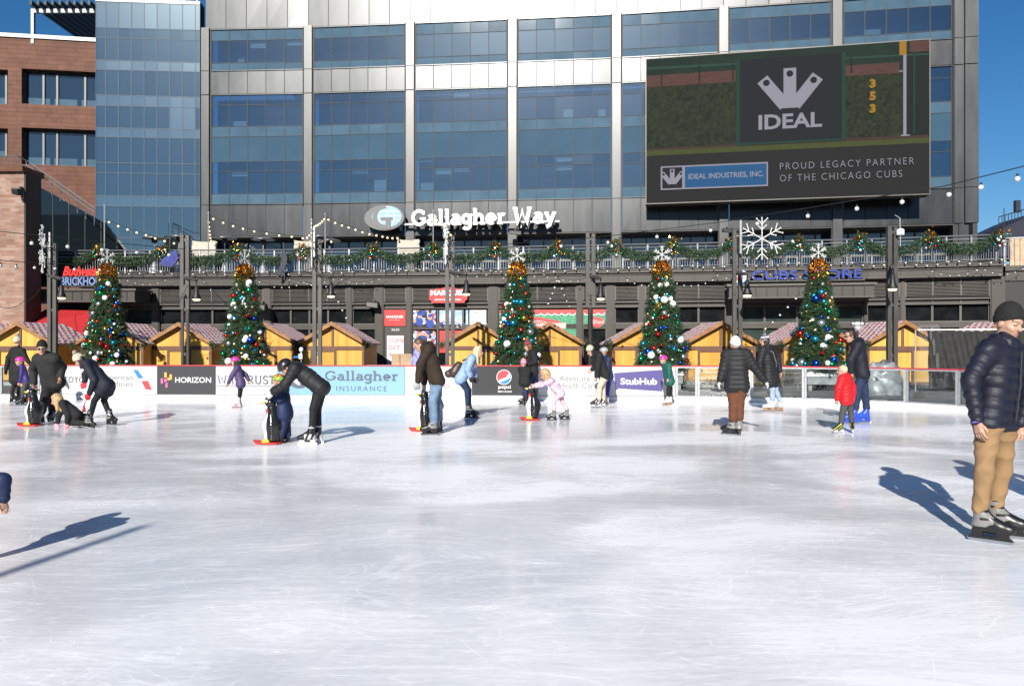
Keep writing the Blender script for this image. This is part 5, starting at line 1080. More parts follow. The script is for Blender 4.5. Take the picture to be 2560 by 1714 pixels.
for px, py, lb in mast:
    d = 40; t = thing('light_mast', P(px, 676, d), 'thin grey mast for string lights '+lb, 'mast', 'thin masts on the terrace'); mb = MB(); mb.tube([P(px, 676, d), P(px, py, d)], .03, 6); mb.build('pole', 'galv', t); mb = MB(); mb.ball(P(px, py, d), .06, 6); mb.build('cap', 'galv', t)
sl_ = [((261, 545), (365, 583), (470, 610)), ((521, 537), (620, 570), (745, 588), (840, 600)), ((521, 545), (526, 590), (535, 615)), ((813, 540), (880, 566), (950, 585), (1000, 590)), ((813, 540), (790, 560), (765, 592)), ((1083, 535), (1110, 560), (1135, 590))]
ll = ['over the dark stair glass', 'across the lower office panels right of the tower', 'dropping straight beside the tower edge', 'passing under the oval globe emblem', 'dropping left from the second canvas cover', 'dropping right of the mast by the white letters']
for s_, lb in zip(sl_, ll): string([P(*q, 40.2) for q in s_], 6+3*(len(s_)-2), .055, 'string of small warm bulbs '+lb, True, .04, .01, .06, group='warm bulb strings on the terrace')
xs = list(range(140, 2501, 262))
tl_ = ['under the red script sign', 'above the second lamp post', 'left of the second snowflake', 'right of the dark furled flag', 'above the red stepped sign', 'above the middle christmas tree', 'right of the round shaft lamp post', 'left of the large snowflake', 'over the neon shop name', 'at the right end above the dark windows']
for i in range(len(xs)-1):
    f = [TP(x)+Vector((0, -.55, 5.42+.06*math.sin(x))) for x in (xs[i], xs[i]+131, xs[i]+262)]
    string(f, 10, .042, 'white bulb string along the railing foot '+tl_[i], False, .05, .009, .22, group='bulb strings along the railing foot')
    if i % 2 == 0:
        f = [TP(x)+Vector((0, -.8, 4.95)) for x in (xs[i]+60, xs[i]+190, xs[i]+300)]
        string(f, 12, .03, 'lower string of little bulbs before the fascia '+tl_[i], False, .05, .007, .3, group='little bulb strings in front of the fascia')
for i, (a, b_, lb) in enumerate((((1085, 668, 30), (1395, 668, 31), 'sagging in front of the red stepped sign'), ((1560, 690, 30), (1790, 690, 30), 'behind the top of the fourth christmas tree'), ((880, 655, 31), (1090, 650, 31), 'left of the post in front of the red sign'), ((640, 695, 31), (880, 690, 31), 'between the second tree and the next lamp post'))):
    string([P(*a), P((a[0]+b_[0])/2, a[1]+6, a[2]), P(*b_)], 13, .028, 'thin string of tiny bulbs '+lb, False, .05, .006, .25, group='thin strings of tiny bulbs')
for i, (a, b_) in enumerate((((1395, 690, 30), (1368, 760, 32)), ((1395, 690, 30), (1425, 768, 32)), ((2000, 730, 28), (1905, 825, 31)), ((500, 690, 30), (590, 780, 32)), ((820, 690, 30), (870, 800, 33)))):
    string([P(*a), P(*b_)], 5, .04, ['unlit bulb cable falling left above the stall roof', 'unlit bulb cable falling right above the stall roof', 'dark unlit bulb cable crossing the right canopy', 'dark unlit bulb cable left of the second christmas tree', 'dark unlit bulb cable right of the post beside the second tree'][i], False, .02, .008, .05, group='dark hanging bulb cables')

# ------------------------------------------------------------------ behind the boards: planting bed, fence, boxes
bed = [(-20, 31.0), (9, 30.4), (16, 29.0), (16, 31), (9, 32.0), (-20, 32.6)]
mb = MB()
for k in range(5200):
    x = rnd.uniform(-20, 15); y0 = np.interp(x, [-20, 9, 16], [31, 30.4, 29]); p = Vector((x, y0+rnd.uniform(0, 1.2), .02)); 
    if math.sin(x*1.9)+rnd.gauss(0, .6) < -.3: continue
    d_ = Vector((rnd.gauss(0, .6), rnd.gauss(0, .6), 1)); sprig(mb, p, d_, rnd.uniform(.15, .42), .012, 3, rnd.choice([0, 0, 1]))
tag(mb.build('dry_grass', [mat('straw', (.26, .19, .10), .8), mat('dull_green', (.10, .11, .04), .8)]), kind='stuff')
mb = MB(); mb.add([(x, y, .03) for x, y in bed], [tuple(range(6))]); tag(mb.build('planting_bed', mat('soil', (.10, .075, .055), .9, var=.4, vscale=4)), kind='structure')
mb = MB(); mb.box((-20, 30.75, 0), (9, 30.9, .14)); tag(mb.build('kerb', 'galv'), kind='structure')
mb = MB()  # scraped snow against the outside of the boards
nx = 90
for i in range(nx+1):
    x = 3.8+6.4*i/nx; yb = float(np.interp(x, [3.8, 5.2, 6.6, 7.9, 9.1, 10.0], [22.15, 22.0, 21.65, 21.2, 20.6, 19.9]))+.08
    for k in range(5): mb.v.append((x+.1*k, yb+.18*k*(1+.3*math.sin(i*.7)), max(.0, .14+.06*math.sin(i*1.3+k)+.04*math.sin(i*3.1)-.035*k)*(k < 4)))
for i in range(nx):
    for k in range(4): mb.f.append((i*5+k, (i+1)*5+k, (i+1)*5+k+1, i*5+k+1)); mb.m.append(0)
tag(mb.build('scraped_snow', mat('snow', (.78, .79, .8), .8, bump=.5), None, True), kind='stuff')
# black screened fence
d = 27.; t = thing('mesh_fence', P(2290, 822, d), 'chain link fence hung with a black wind screen at the right', 'fence')
p0, p1 = P(2294, 824, d), P(2640, 822, d-.8)
mb = MB(); n = 60; m_ = 10; fx0 = .085
for i in range(n+1):
    for j in range(m_+1):
        f = fx0*(1-.2*j/m_)+(1-fx0)*i/n; q = p0.lerp(p1, f); z = .12+(q.z-.14)*j/m_
        mb.v.append((q.x, q.y-.03+.05*math.sin(i*1.1+j*.6)+.03*math.sin(i*2.7-j), z-(.05*math.sin(i*.8)**2 if j == m_ else 0)))
for i in range(n):
    for j in range(m_): mb.f.append((i*(m_+1)+j, (i+1)*(m_+1)+j, (i+1)*(m_+1)+j+1, i*(m_+1)+j+1)); mb.m.append(0)
mb.build('wind_screen', mat('screen_cloth', (.017, .0165, .017), .7, var=.35, vscale=7), t, True)
mb = MB(); L_ = (p1-p0).length; Fz = Frame((p0.x, p0.y, 0), (p1.x-p0.x, p1.y-p0.y, 0))
for k in range(-14, 40):
    for s in (1, -1):
        u0 = k*.09; mb_pts = []
        for st_ in range(24):
            a_ = u0+s*st_*.08
            if 0 <= a_ <= .75: mb_pts.append(Fz.p(a_, .1+st_*.095, .02*s*.2))
        if len(mb_pts) > 1: mb.tube(mb_pts, .006, 3, caps=False)
mb.build('mesh', 'galv', t)
mb = MB(); mb.tube([p0, p1], .025); mb.build('top_rail', 'white_paint', t)
for f in (0, .33, .66, 1):
    q = p0.lerp(p1, f); mb = MB(); mb.tube([(q.x, q.y+.14, 0), (q.x, q.y+.14, q.z)], .028); mb.build('post', 'galv', t)
# grey wrapped bundle
p = P(2205, 905, 25.2); t = thing('wrapped_bundle', (p.x, p.y, 0), 'lumpy grey plastic wrapped bundle beyond the clear panels', 'bundle'); mb = MB(); n = 22
for j in range(n+1):
    for i in range(n+1):
        th_, ph = math.pi*2*i/n, math.pi/2*j/n; r_ = 1+.09*math.sin(5*th_+3*ph)+.06*math.sin(11*th_-7*ph)+.04*math.sin(17*ph+3*th_)
        mb.v.append((p.x+.62*r_*math.cos(th_)*max(math.cos(ph), 0)**.5, p.y+.45*r_*math.sin(th_)*max(math.cos(ph), 0)**.5, 0.98*r_*math.sin(ph)))
for j in range(n):
    for i in range(n): mb.f.append((j*(n+1)+i, j*(n+1)+i+1, (j+1)*(n+1)+i+1, (j+1)*(n+1)+i)); mb.m.append(0)
mb.build('plastic_sheet', mat('plastic_grey', (.25, .26, .27), .32, var=.4, vscale=4), t, True)
# folding table with two boxes
p = P(985, 910, 25); t = thing('folding_table', (p.x, p.y, 0), 'pale folding table top edge just behind the blue board', 'table'); zt = Z_at(912, 25)
mb = MB(); mb.box((p.x-.9, p.y-.35, zt-.04), (p.x+.95, p.y+.35, zt)); mb.build('tabletop', 'white_paint', t, bevel=.01)
for sx in (-.8, .85):
    for sy in (-.3, .3): mb = MB(); mb.tube([(p.x+sx, p.y+sy, 0), (p.x+sx, p.y+sy, zt-.041)], .02); mb.build('leg', 'galv', t)
for k, (x0, x1, lb) in enumerate(((979, 999.5, 'smaller brown cardboard box on the table, left one'), (1000.5, 1029, 'larger brown cardboard box on the table, right one'))):
    a, b_ = P(x0, 912, 24.8), P(x1, 884, 24.8); t = thing('cardboard_box', a, lb, 'box', 'cardboard boxes on the table'); mb = MB(); mb.box((a.x, 24.8, zt+.001), (b_.x, 25.2, b_.z)); mb.build('carton', mat('cardboard', (.40, .27, .17), .75, var=.12), t, bevel=.008); mb = MB(); xm = (a.x+b_.x)/2; mb.box((a.x+.01, 24.97, b_.z+.0005), (b_.x-.01, 25.02, b_.z+.003)); mb.build('tape', mat('tape', (.5, .4, .25), .3), t)
# white solar sensor on a post
d = 26.5; p = P(753, 885, d); t = thing('sensor_post', (p.x, d, 0), 'white weather sensor with small solar panel on a post between two stalls', 'sensor')
mb = MB(); mb.tube([(p.x, d, 0), (p.x, d, p.z)], .025); mb.build('post', 'galv', t); mb = MB(); mb.box((p.x-.06, d-.1, p.z-.15), (p.x+.06, d-.03, p.z+.02)); mb.lathe((p.x, d, p.z+.1), [(.05, 0), (.07, .03), (.07, .1), (.03, .14)], 10); mb.tube([(p.x, d, p.z), (p.x, d, p.z+.12)], .02); mb.build('sensor_head', 'white_paint', t)
mb = MB(); mb.hexa([(p.x-.24, d-.1, p.z-.12), (p.x-.08, d-.1, p.z-.12), (p.x-.08, d, p.z-.06), (p.x-.24, d, p.z-.06), (p.x-.24, d-.1, p.z-.11), (p.x-.08, d-.1, p.z-.11), (p.x-.08, d, p.z-.05), (p.x-.24, d, p.z-.05)]); mb.build('solar_panel', 'ink_blue', t)
# white bowl lamp on a stand near the rightmost tree
p = P(2144, 812, 27); t = thing('bowl_lamp', (p.x, p.y, 0), 'white bowl lamp in a wire cage above the man in the navy jacket', 'lamp')
mb = MB(); mb.tube([(p.x, p.y, 0), (p.x, p.y, p.z-.2)], .03); mb.build('post', 'black', t); mb = MB(); mb.lathe((p.x, p.y, p.z-.21), [(.04, 0), (.1, .06), (.18, .17), (.21, .26), (.2, .3), (.02, .31)], 18); mb.build('bowl', 'white_paint', t, True)
mb = MB()
for k in range(8): a_ = k*math.pi/4; mb.tube([(p.x+.24*math.cos(a_), p.y+.24*math.sin(a_), p.z-.02), (p.x+.2*math.cos(a_), p.y+.2*math.sin(a_), p.z+.32)], .007, 4)
for z, r_ in ((0, .24), (.3, .2)): mb.tube([(p.x+r_*math.cos(k*.5236), p.y+r_*math.sin(k*.5236), p.z+z) for k in range(13)], .008, 4)
mb.build('cage', 'black', t)
# ball park stand behind the camera: what the lower glass and metal of the office reflect
bs = thing('ballpark_stand', (0, -72, 0), 'dark green ball park stand mirrored low in the tower glass', 'building')
mb = MB(); Fb = Frame((140, -72, 0), (-1, 0, 0)); mb.fpoly(Fb, [(0, 0), (280, 0), (280, 17), (235, 17), (228, 21), (190, 23.5), (120, 24), (85, 21), (40, 20.5), (30, 15), (0, 15)], -20, 0); mb.build('wall', mat('stand_green', (.03, .05, .045), .8, var=.3, vscale=.2), bs)
mb = MB()
for k in range(9): mb.fbox(Fb, 20+k*28, 20.6+k*28, 0, 17, .01, .6); 
mb.build('column', 'steel_post', bs)
mb = MB(); mb.fbox(Fb, 10, 270, 9, 10, .02, .5); mb.fbox(Fb, 40, 240, 16, 16.6, .02, 1.2); mb.build('balcony', 'podium_trim', bs)
# ================================================================== PEOPLE: smooth bodies grown from bones
V = lambda *a: np.array(a, float)
def unit(v): n = np.linalg.norm(v); return v/n if n > 1e-9 else v
class Field:
    def __init__(s, lo, hi, h):
        s.h = h; s.lo = np.floor(np.array(lo)/h)*h; n = np.ceil((np.array(hi)-s.lo)/h).astype(int)+1; s.n = n
        s.ax = [s.lo[i]+h*np.arange(n[i]) for i in range(3)]; s.F = np.full(tuple(n), 1.0, np.float32)
    def sub(s, lo, hi):
        a = np.clip(np.floor((np.array(lo)-s.lo)/s.h).astype(int), 0, s.n-1); b = np.clip(np.ceil((np.array(hi)-s.lo)/s.h).astype(int)+1, 1, s.n)
        if (b <= a).any(): return None
        sl = tuple(slice(a[i], b[i]) for i in range(3)); g = np.meshgrid(*[s.ax[i][sl[i]] for i in range(3)], indexing='ij')
        return sl, g
    def union(s, sl, d, k):
        F = s.F[sl]
        if k > 0:
            q = np.maximum(k-np.abs(F-d), 0)/k; s.F[sl] = np.minimum(F, d)-q*q*k*.25
        else: s.F[sl] = np.minimum(F, d)
    def cone(s, a, b, r1, r2, k=.03, quilt=None, flat=None):
        a, b = np.array(a, float), np.array(b, float); m = max(r1, r2)+k+.04
        q = s.sub(np.minimum(a, b)-m, np.maximum(a, b)+m)
        if q is None: return
        sl, g = q; ba = b-a; L2 = max(ba@ba, 1e-9); px, py, pz = (g[i]-a[i] for i in range(3))
        t = np.clip((px*ba[0]+py*ba[1]+pz*ba[2])/L2, 0, 1)
        dx, dy, dz = px-t*ba[0], py-t*ba[1], pz-t*ba[2]
        if flat is not None:  # (axis, factor): squash along axis
            ax, f = flat; w = dx*ax[0]+dy*ax[1]+dz*ax[2]; dx, dy, dz = dx+ax[0]*w*(f-1), dy+ax[1]*w*(f-1), dz+ax[2]*w*(f-1)
        r = r1+(r2-r1)*t
        if quilt: r = r+quilt[1]*(np.abs(np.sin(np.pi*t*math.sqrt(L2)/quilt[0]))-.6)
        s.union(sl, np.sqrt(dx*dx+dy*dy+dz*dz)-r, k)
    def ell(s, c, axes, rad, k=.02, cut=None, op='u'):
        c = np.array(c, float); m = max(rad)+k+.03; q = s.sub(c-m, c+m)
        if q is None: return
        sl, g = q; p = [g[i]-c[i] for i in range(3)]; u = [(p[0]*a[0]+p[1]*a[1]+p[2]*a[2]) for a in axes]
        k0 = np.sqrt(sum((u[i]/rad[i])**2 for i in range(3))); k1 = np.sqrt(sum((u[i]/rad[i]**2)**2 for i in range(3)))+1e-9
        d = np.where(k0 < .05, -min(rad), k0*(k0-1)/k1)
        if cut is not None: d = np.maximum(d, cut(u))
        if op == 'u': s.union(sl, d, k)
        else: s.F[sl] = np.maximum(s.F[sl], -d)
    def wrinkle(s, amp, f, seed=0):
        g = np.meshgrid(*s.ax, indexing='ij'); x, y, z = g
        w1 = np.sin(f*.9*z+1.6*np.sin(f*.45*x+seed)+1.3*np.sin(f*.5*y+2*seed)+f*.55*x); w2 = np.sin(f*1.25*z-f*.8*x+1.5*np.sin(f*.5*z+seed)+f*.7*y+seed); m_ = .5+.5*np.sin(f*.33*x+f*.27*z+f*.3*y+seed*1.7); s.F -= (amp*((.55-np.abs(w1))*m_*1.5+(.5-np.abs(w2))*(1-m_)*1.3)).astype(np.float32)
    def bands(s, org, axis, sp, amp):
        g = np.meshgrid(*s.ax, indexing='ij'); w = sum((g[i]-org[i])*axis[i] for i in range(3)); s.F -= (amp*(np.abs(np.sin(np.pi*w/sp))-.6)).astype(np.float32)
    def mesh(s):
        F = s.F; nx, ny, nz = F.shape; ins = F < 0
        c = ins[:-1, :-1, :-1].astype(np.int8)
        for dx, dy, dz in ((1, 0, 0), (0, 1, 0), (1, 1, 0), (0, 0, 1), (1, 0, 1), (0, 1, 1), (1, 1, 1)):
            c = c+ins[dx:nx-1+dx, dy:ny-1+dy, dz:nz-1+dz]
        act = (c > 0) & (c < 8); idx = np.full(act.shape, -1, np.int64); ii = np.argwhere(act); idx[act] = np.arange(len(ii))
        if not len(ii): return np.zeros((0, 3)), np.zeros((0, 4), int)
        P_ = np.zeros((len(ii), 3)); N = np.zeros(len(ii))
        cor = [(0, 0, 0), (1, 0, 0), (0, 1, 0), (1, 1, 0), (0, 0, 1), (1, 0, 1), (0, 1, 1), (1, 1, 1)]
        val = [F[ii[:, 0]+a, ii[:, 1]+b, ii[:, 2]+c_] for a, b, c_ in cor]
        for e0 in range(8):
            for e1 in range(e0+1, 8):
                if sum(abs(cor[e0][t]-cor[e1][t]) for t in range(3)) != 1: continue
                f0, f1 = val[e0], val[e1]; m = (f0 < 0) != (f1 < 0); t = f0[m]/(f0[m]-f1[m])
                P_[m] += np.array(cor[e0])+t[:, None]*(np.array(cor[e1])-np.array(cor[e0])); N[m] += 1
        vs = s.lo+(ii+P_/N[:, None])*s.h; fs = []
        for ax in range(3):
            sa = [slice(0, -1) if t == ax else slice(1, -1) for t in range(3)]; sb = [slice(1, None) if t == ax else slice(1, -1) for t in range(3)]
            A_, B2 = ins[tuple(sa)], ins[tuple(sb)]; w = np.argwhere(A_ != B2)
            if not len(w): continue
            fl = A_[tuple(w.T)]; o = np.array([0 if t == ax else 1 for t in range(3)]); w = w+o; u, v = [t for t in range(3) if t != ax]
            du, dv = np.zeros(3, int), np.zeros(3, int); du[u] = 1; dv[v] = 1
            q = np.stack([idx[tuple((w-du-dv).T)], idx[tuple((w-dv).T)], idx[tuple(w.T)], idx[tuple((w-du).T)]], 1)
            if ax == 1: fl = ~fl
            q[~fl] = q[~fl][:, ::-1]; fs.append(q)
        return vs, np.concatenate(fs)
def skin_obj(name, fld, mats, parent, midx=None):
    vs, fs = fld.mesh(); me = bpy.data.meshes.new(name); org = np.array(ORG[parent.name])
    me.from_pydata((vs-org).tolist(), [], fs.tolist()); ms = mats if isinstance(mats, (list, tuple)) else [mats]
    for m in ms: me.materials.append(MATS[m] if isinstance(m, str) else m)
    if midx is not None and len(fs): me.polygons.foreach_set('material_index', midx(vs[fs].mean(1)).astype(np.int32))
    me.polygons.foreach_set('use_smooth', [True]*len(fs)); me.update()
    o = bpy.data.objects.new(name, me); COL.objects.link(o); o.parent = parent; ORG[o.name] = Vector(org); return o
def cloth(name, col, rough=.8, var=.15, spec=.3, coat=0):
    return mat(name, col, rough, var=var, vscale=9, spec=spec, bump=.15, bscale=120, coat=coat)
mat('skin', (.48, .28, .20), .5, var=.06, vscale=20); mat('lips', (.40, .18, .14), .5); mat('eye_white', (.5, .48, .46), .25); mat('eye_dark', (.02, .015, .01), .2); mat('brow', (.10, .06, .04), .8)
mat('hair_dark', (.022, .014, .010), .5, var=.5, vscale=30); mat('hair_blond', (.42, .28, .13), .5, var=.35, vscale=40); mat('hair_light', (.62, .48, .28), .5, var=.35, vscale=40); mat('hair_brown', (.09, .05, .03), .5, var=.4, vscale=40); mat('hair_red', (.17, .05, .02), .5, var=.4, vscale=40)
mat('steel_blade', (.6, .62, .65), .2, 1.0)

SKATES = {}
def skate_mesh(style):
    if style in SKATES: return SKATES[style]
    f = Field((-.10, -.22, .0), (.10, .24, .42), .011)   # toe towards +y, sole at z=.095
    f.cone((0, -.055, .17), (0, -.066, .315), .060, .058, .03); f.cone((0, -.08, .135), (0, .12, .13), .052, .045, .04); f.cone((0, .05, .14), (0, .155, .125), .046, .04, .03); f.cone((0, -.04, .22), (0, .06, .16), .05, .042, .04)
    vs, fs = f.mesh(); c = vs[fs].mean(1)
    sole = c[:, 2] < .105
    if style == 'grey_rental': mi = np.where((c[:, 2] > .14+.5*np.maximum(c[:, 1]+.02, 0)) & (c[:, 1] < .035), 1, 0); mi = np.where((c[:, 2] > .318), 0, mi); mi = np.where((np.abs(c[:, 2]-.27) < .014) & (c[:, 1] > -.1), 0, mi); mi = np.where((np.abs(c[:, 2]-.20) < .012) & (c[:, 1] > -.06), 0, mi); mi = np.where((c[:, 1] > -.005) & (np.abs(c[:, 0]) < .022), 0, mi)
    elif style == 'hockey_white': mi = np.where((c[:, 2] < .19) & (c[:, 1] < .05) & (np.sin(c[:, 1]*70+c[:, 2]*30) > -.1), 1, 0); mi = np.where(np.abs(c[:, 2]-.30) < .012, 1, mi)
    elif style == 'kid_yellow': mi = np.where(((c[:, 2]*14+c[:, 1]*9) % 1.0) < .35, 1, 0)
    else: mi = np.where(sole, 1, 0)
    cols = {'grey_rental': ('black_boot', 'grey_shell', 'black_boot'), 'white_figure': ('white_boot', 'heel_tan', 'heel_tan'), 'pink_figure': ('pink_boot', 'pink_boot', 'pink_boot'), 'blue_rental': ('blue_boot', 'blue_boot', 'blue_boot'), 'hockey_white': ('black_boot', 'white_boot', 'white_boot'), 'kid_yellow': ('black_boot', 'yellow_boot', 'white_boot'), 'black': ('black_boot', 'black_boot', 'black_boot')}[style]
    for n_, c_ in (('black_boot', (.012, .012, .013)), ('grey_shell', (.20, .20, .195)), ('white_boot', (.5, .5, .5)), ('heel_tan', (.35, .2, .1)), ('pink_boot', (.75, .5, .52)), ('blue_boot', (.02, .07, .50)), ('yellow_boot', (.42, .45, .05))): mat(n_, c_, .35, spec=.5)
    me = bpy.data.meshes.new('skate'); me.from_pydata(vs.tolist(), [], fs.tolist()); [me.materials.append(MATS[m]) for m in cols[:2]]
    me.polygons.foreach_set('material_index', mi.astype(np.int32)); me.polygons.foreach_set('use_smooth', [True]*len(fs))
    mb = MB()
    for y0, y1 in ((-.125, -.05), (.06, .14)):
        mb.hexa([(-.018, y0-.01, .04), (.018, y0-.01, .04), (.018, y1+.01, .04), (-.018, y1+.01, .04), (-.036, y0, .108), (.036, y0, .108), (.036, y1, .108), (-.036, y1, .108)])
    mb.hexa([(-.012, -.155, .028), (.012, -.155, .028), (.012, .175, .028), (-.012, .175, .028), (-.016, -.15, .05), (.016, -.15, .05), (.016, .16, .05), (-.016, .16, .05)])
    o = mb.build('skate_holder', cols[2]); hold = o.data; bpy.data.objects.remove(o)
    mb = MB(); Fb = Frame((0, 0, 0), (0, 1, 0)); mb.fpoly(Fb, [(-.15, .002), (.14, .002), (.175, .015), (.18, .030), (-.165, .030)], -.003, .003); o = mb.build('blade', 'steel_blade'); bl = o.data; bpy.data.objects.remove(o)
    SKATES[style] = (me, hold, bl); return SKATES[style]
def put_skate(root, style, ankle, fdir, s, ground, lift=0, pitch=0):
    me, hold, bl = skate_mesh(style); y = Vector((fdir[0], fdir[1], 0)).normalized(); x = y.cross(Vector((0, 0, 1))); z = Vector((0, 0, 1))
    M = Matrix((x, y, z)).transposed().to_4x4()
    if pitch: M = M @ Matrix.Rotation(R(pitch), 4, 'X')
    M = M @ Matrix.Scale(s*.92, 4)
    o = bpy.data.objects.new('skate', me); COL.objects.link(o); o.parent = root; loc = Vector((ankle[0], ankle[1], ground+lift))+y*.065*s; o.matrix_local = Matrix.Translation(loc-ORG[root.name]) @ M
    for nm, m_ in (('blade_holder', hold), ('blade', bl)):
        q = bpy.data.objects.new(nm, m_); COL.objects.link(q); q.parent = o
    return o
def hand_prims(f, wrist, d, nrm, side, s, r=.0088, curl=.5, fat=0):
    """five bent fingers; d points down the hand, nrm out of the palm, side towards the thumb"""
    d, nrm, side = unit(d), unit(nrm), unit(side); w = np.array(wrist)
    for k in (-1, 0, 1): f.cone(w+side*.012*k*s, w+d*.085*s+side*.024*k*s, (.019+fat)*s, (.016+fat)*s, .012*s)
    for k, L in enumerate((.068, .078, .074, .058)):
        b = w+d*.088*s+side*(.033-.022*k)*s; d1 = unit(d+nrm*curl*.6+side*(.10-.07*k)); d2 = unit(d+nrm*curl*1.9); d3 = unit(d*.6+nrm*curl*3)
        p1 = b+d1*L*.45*s; p2 = p1+d2*L*.32*s; p3 = p2+d3*L*.24*s; rr = (r+fat)*s
        f.cone(b-d*.02*s, p1, rr*1.08, rr, .004*s); f.cone(p1, p2, rr, rr*.92, .002); f.cone(p2, p3, rr*.92, rr*.8, .002)
    t0 = w+d*.028*s+side*.022*s; t1 = t0+unit(d*.8+side*.75+nrm*.25)*.045*s; t2 = t1+unit(d+side*.15+nrm*.35)*.035*s
    f.cone(t0, t1, (r*1.45+fat)*s, (r*1.15+fat)*s, .008*s); f.cone(t1, t2, (r*1.15+fat)*s, (r*.95+fat)*s, .003)
def person(name_label, d, J, face, s=1.0, hs=None, look=None, jacket=None, pants=None, hat=None, hair=None, skates=None, gloves=None, coat_len=0, vox=.0125, hood=None, bulk=1.0, extra=None, group=None, skin='skin', seed=1, foot=None, wk=1.0):
    """J: photo pixels (u, v) or (u, v, dy) per joint. face: horizontal facing of the chest."""
    hs = hs or s; f2 = unit(V(face[0], face[1], 0)); up = V(0, 0, 1); rt = np.cross(f2, up)          # rt: the person's right
    def pt(k, off=0):
        j = J[k]; dy = (j[2] if len(j) > 2 else 0)+off*rt[1]; D_ = d+dy; return V((j[0]-1280)/1961*D_, D_, 1.6-(j[1]-861)/1961*D_)
    H, N, HP = pt('head'), pt('neck'), pt('hip')
    sp = unit(N-HP); fw = unit(f2-sp*(f2@sp)); rt2 = np.cross(fw, sp)
    if not (rt2@rt) > 0: rt2 = -rt2
    sh = {}; W_ = .175*s
    for q, sg in (('R', 1), ('L', -1)): sh[q] = N-sp*.05*s+rt2*sg*W_
    el = {q: pt('el'+q, (.22 if q == 'R' else -.22)*s) for q in 'RL'}; wr = {q: pt('wr'+q, (.20 if q == 'R' else -.20)*s) for q in 'RL'}
    kn = {q: pt('kn'+q, (.10 if q == 'R' else -.10)*s) for q in 'RL'}; an = {q: pt('an'+q, (.10 if q == 'R' else -.10)*s) for q in 'RL'}
    hp = {q: HP-sp*.02*s+rt2*(.085 if q == 'R' else -.085)*s for q in 'RL'}
    g0 = .004; root = thing('person', (float(HP[0]), float(HP[1]), g0), name_label, 'person', group)
    allp = [H, N, HP]+list(el.values())+list(wr.values())+list(kn.values())+list(an.values()); lo = np.min(allp, 0)-.30*max(s, .7); hi = np.max(allp, 0)+.32*max(s, .7)
    # head frame
    lk = unit(V(*(look if look is not None else (f2[0], f2[1], -.1)))); hr = unit(np.cross(lk, up)); hu = np.cross(hr, lk); ax = (hr, lk, hu); h_ = hs
    B = Field(lo, hi, vox)
    hd = lambda a, b, c: H+(hr*a+lk*b+hu*c)*h_
    B.ell(hd(0, -.008, .02), ax, (.076*h_, .096*h_, .100*h_), .01); B.ell(hd(0, .028, -.055), ax, (.056*h_, .064*h_, .068*h_), .035*h_); B.ell(hd(0, .058, -.095), ax, (.026*h_, .026*h_, .02*h_), .03*h_)
    if vox < .011:
        B.cone(hd(.016, .092, .028), hd(-.016, .092, .028), .012*h_, .012*h_, .02*h_)
        for k in (-1, 1): B.cone(hd(.034*k, .074, -.03), hd(.05*k, .05, -.02), .017*h_, .014*h_, .02*h_); B.ell(hd(.031*k, .098, .004), ax, (.015*h_, .016*h_, .010*h_), 0, op='s'); B.ell(hd(.031*k, .078, .004), ax, (.014*h_, .014*h_, .012*h_), .002)
        B.cone(hd(.02, .086, -.060), hd(-.02, .086, -.060), .008*h_, .008*h_, .006*h_); B.cone(hd(.015, .085, -.073), hd(-.015, .085, -.073), .009*h_, .009*h_, .006*h_)
    B.cone(hd(0, .090, .012), hd(0, .108, -.028), .009*h_, .015*h_, .012*h_)
    for k in (-1, 1): B.ell(hd(.079*k, -.005, -.01), ax, (.010*h_, .020*h_, .032*h_), .008*h_)
    B.cone(N-sp*.02*s, hd(0, -.012, -.05), .058*s, .052*h_, .02)
    for q, sg in (('R', 1), ('L', -1)):
        B.cone(N-sp*.04*s+rt2*sg*.06*s, N-sp*.26*s+rt2*sg*.06*s, .085*s, .09*s, .05); B.cone(N-sp*.26*s+rt2*sg*.05*s, hp[q], .085*s, .095*s, .05)
        B.cone(sh[q], el[q], .046*s, .036*s, .03); B.cone(el[q], wr[q], .035*s, .024*s, .01); B.cone(hp[q], kn[q], .075*s, .050*s, .04); B.cone(kn[q], an[q], .048*s, .035*s, .01)
    hdirs = {}
    for q, sg in (('R', 1), ('L', -1)):
        dd = unit(wr[q]-el[q]); inn = unit(-rt*sg*1.0+f2*.25); inn = unit(inn-dd*(inn@dd)); sd = unit(np.cross(inn, dd))
        if sd@f2 < 0 and abs(sd@f2) > .15: sd = -sd
        hdirs[q] = (dd, inn, sd); hand_prims(B, wr[q], dd, inn, sd, s*1.02, r=max(.0088, vox*.62/s), curl=.45)
    def hm(c):
        m = np.zeros(len(c), int); q = c-H; a, b, cc = (q@hr)/h_, (q@lk)/h_, (q@hu)/h_
        m[(b > .068) & (np.abs(cc+.066) < .013) & (np.abs(a) < .026)] = 1
        m[(b > .055) & (np.abs(cc-.031) < .0045) & (np.abs(np.abs(a)-.032) < .018)] = 3
        m[(b > .06) & (np.abs(cc-.004) < .006) & (np.abs(np.abs(a)-.031) < .013)] = 2
        return m
    skin_obj('body', B, [skin, 'lips', 'eye_dark', 'brow'], root, hm)
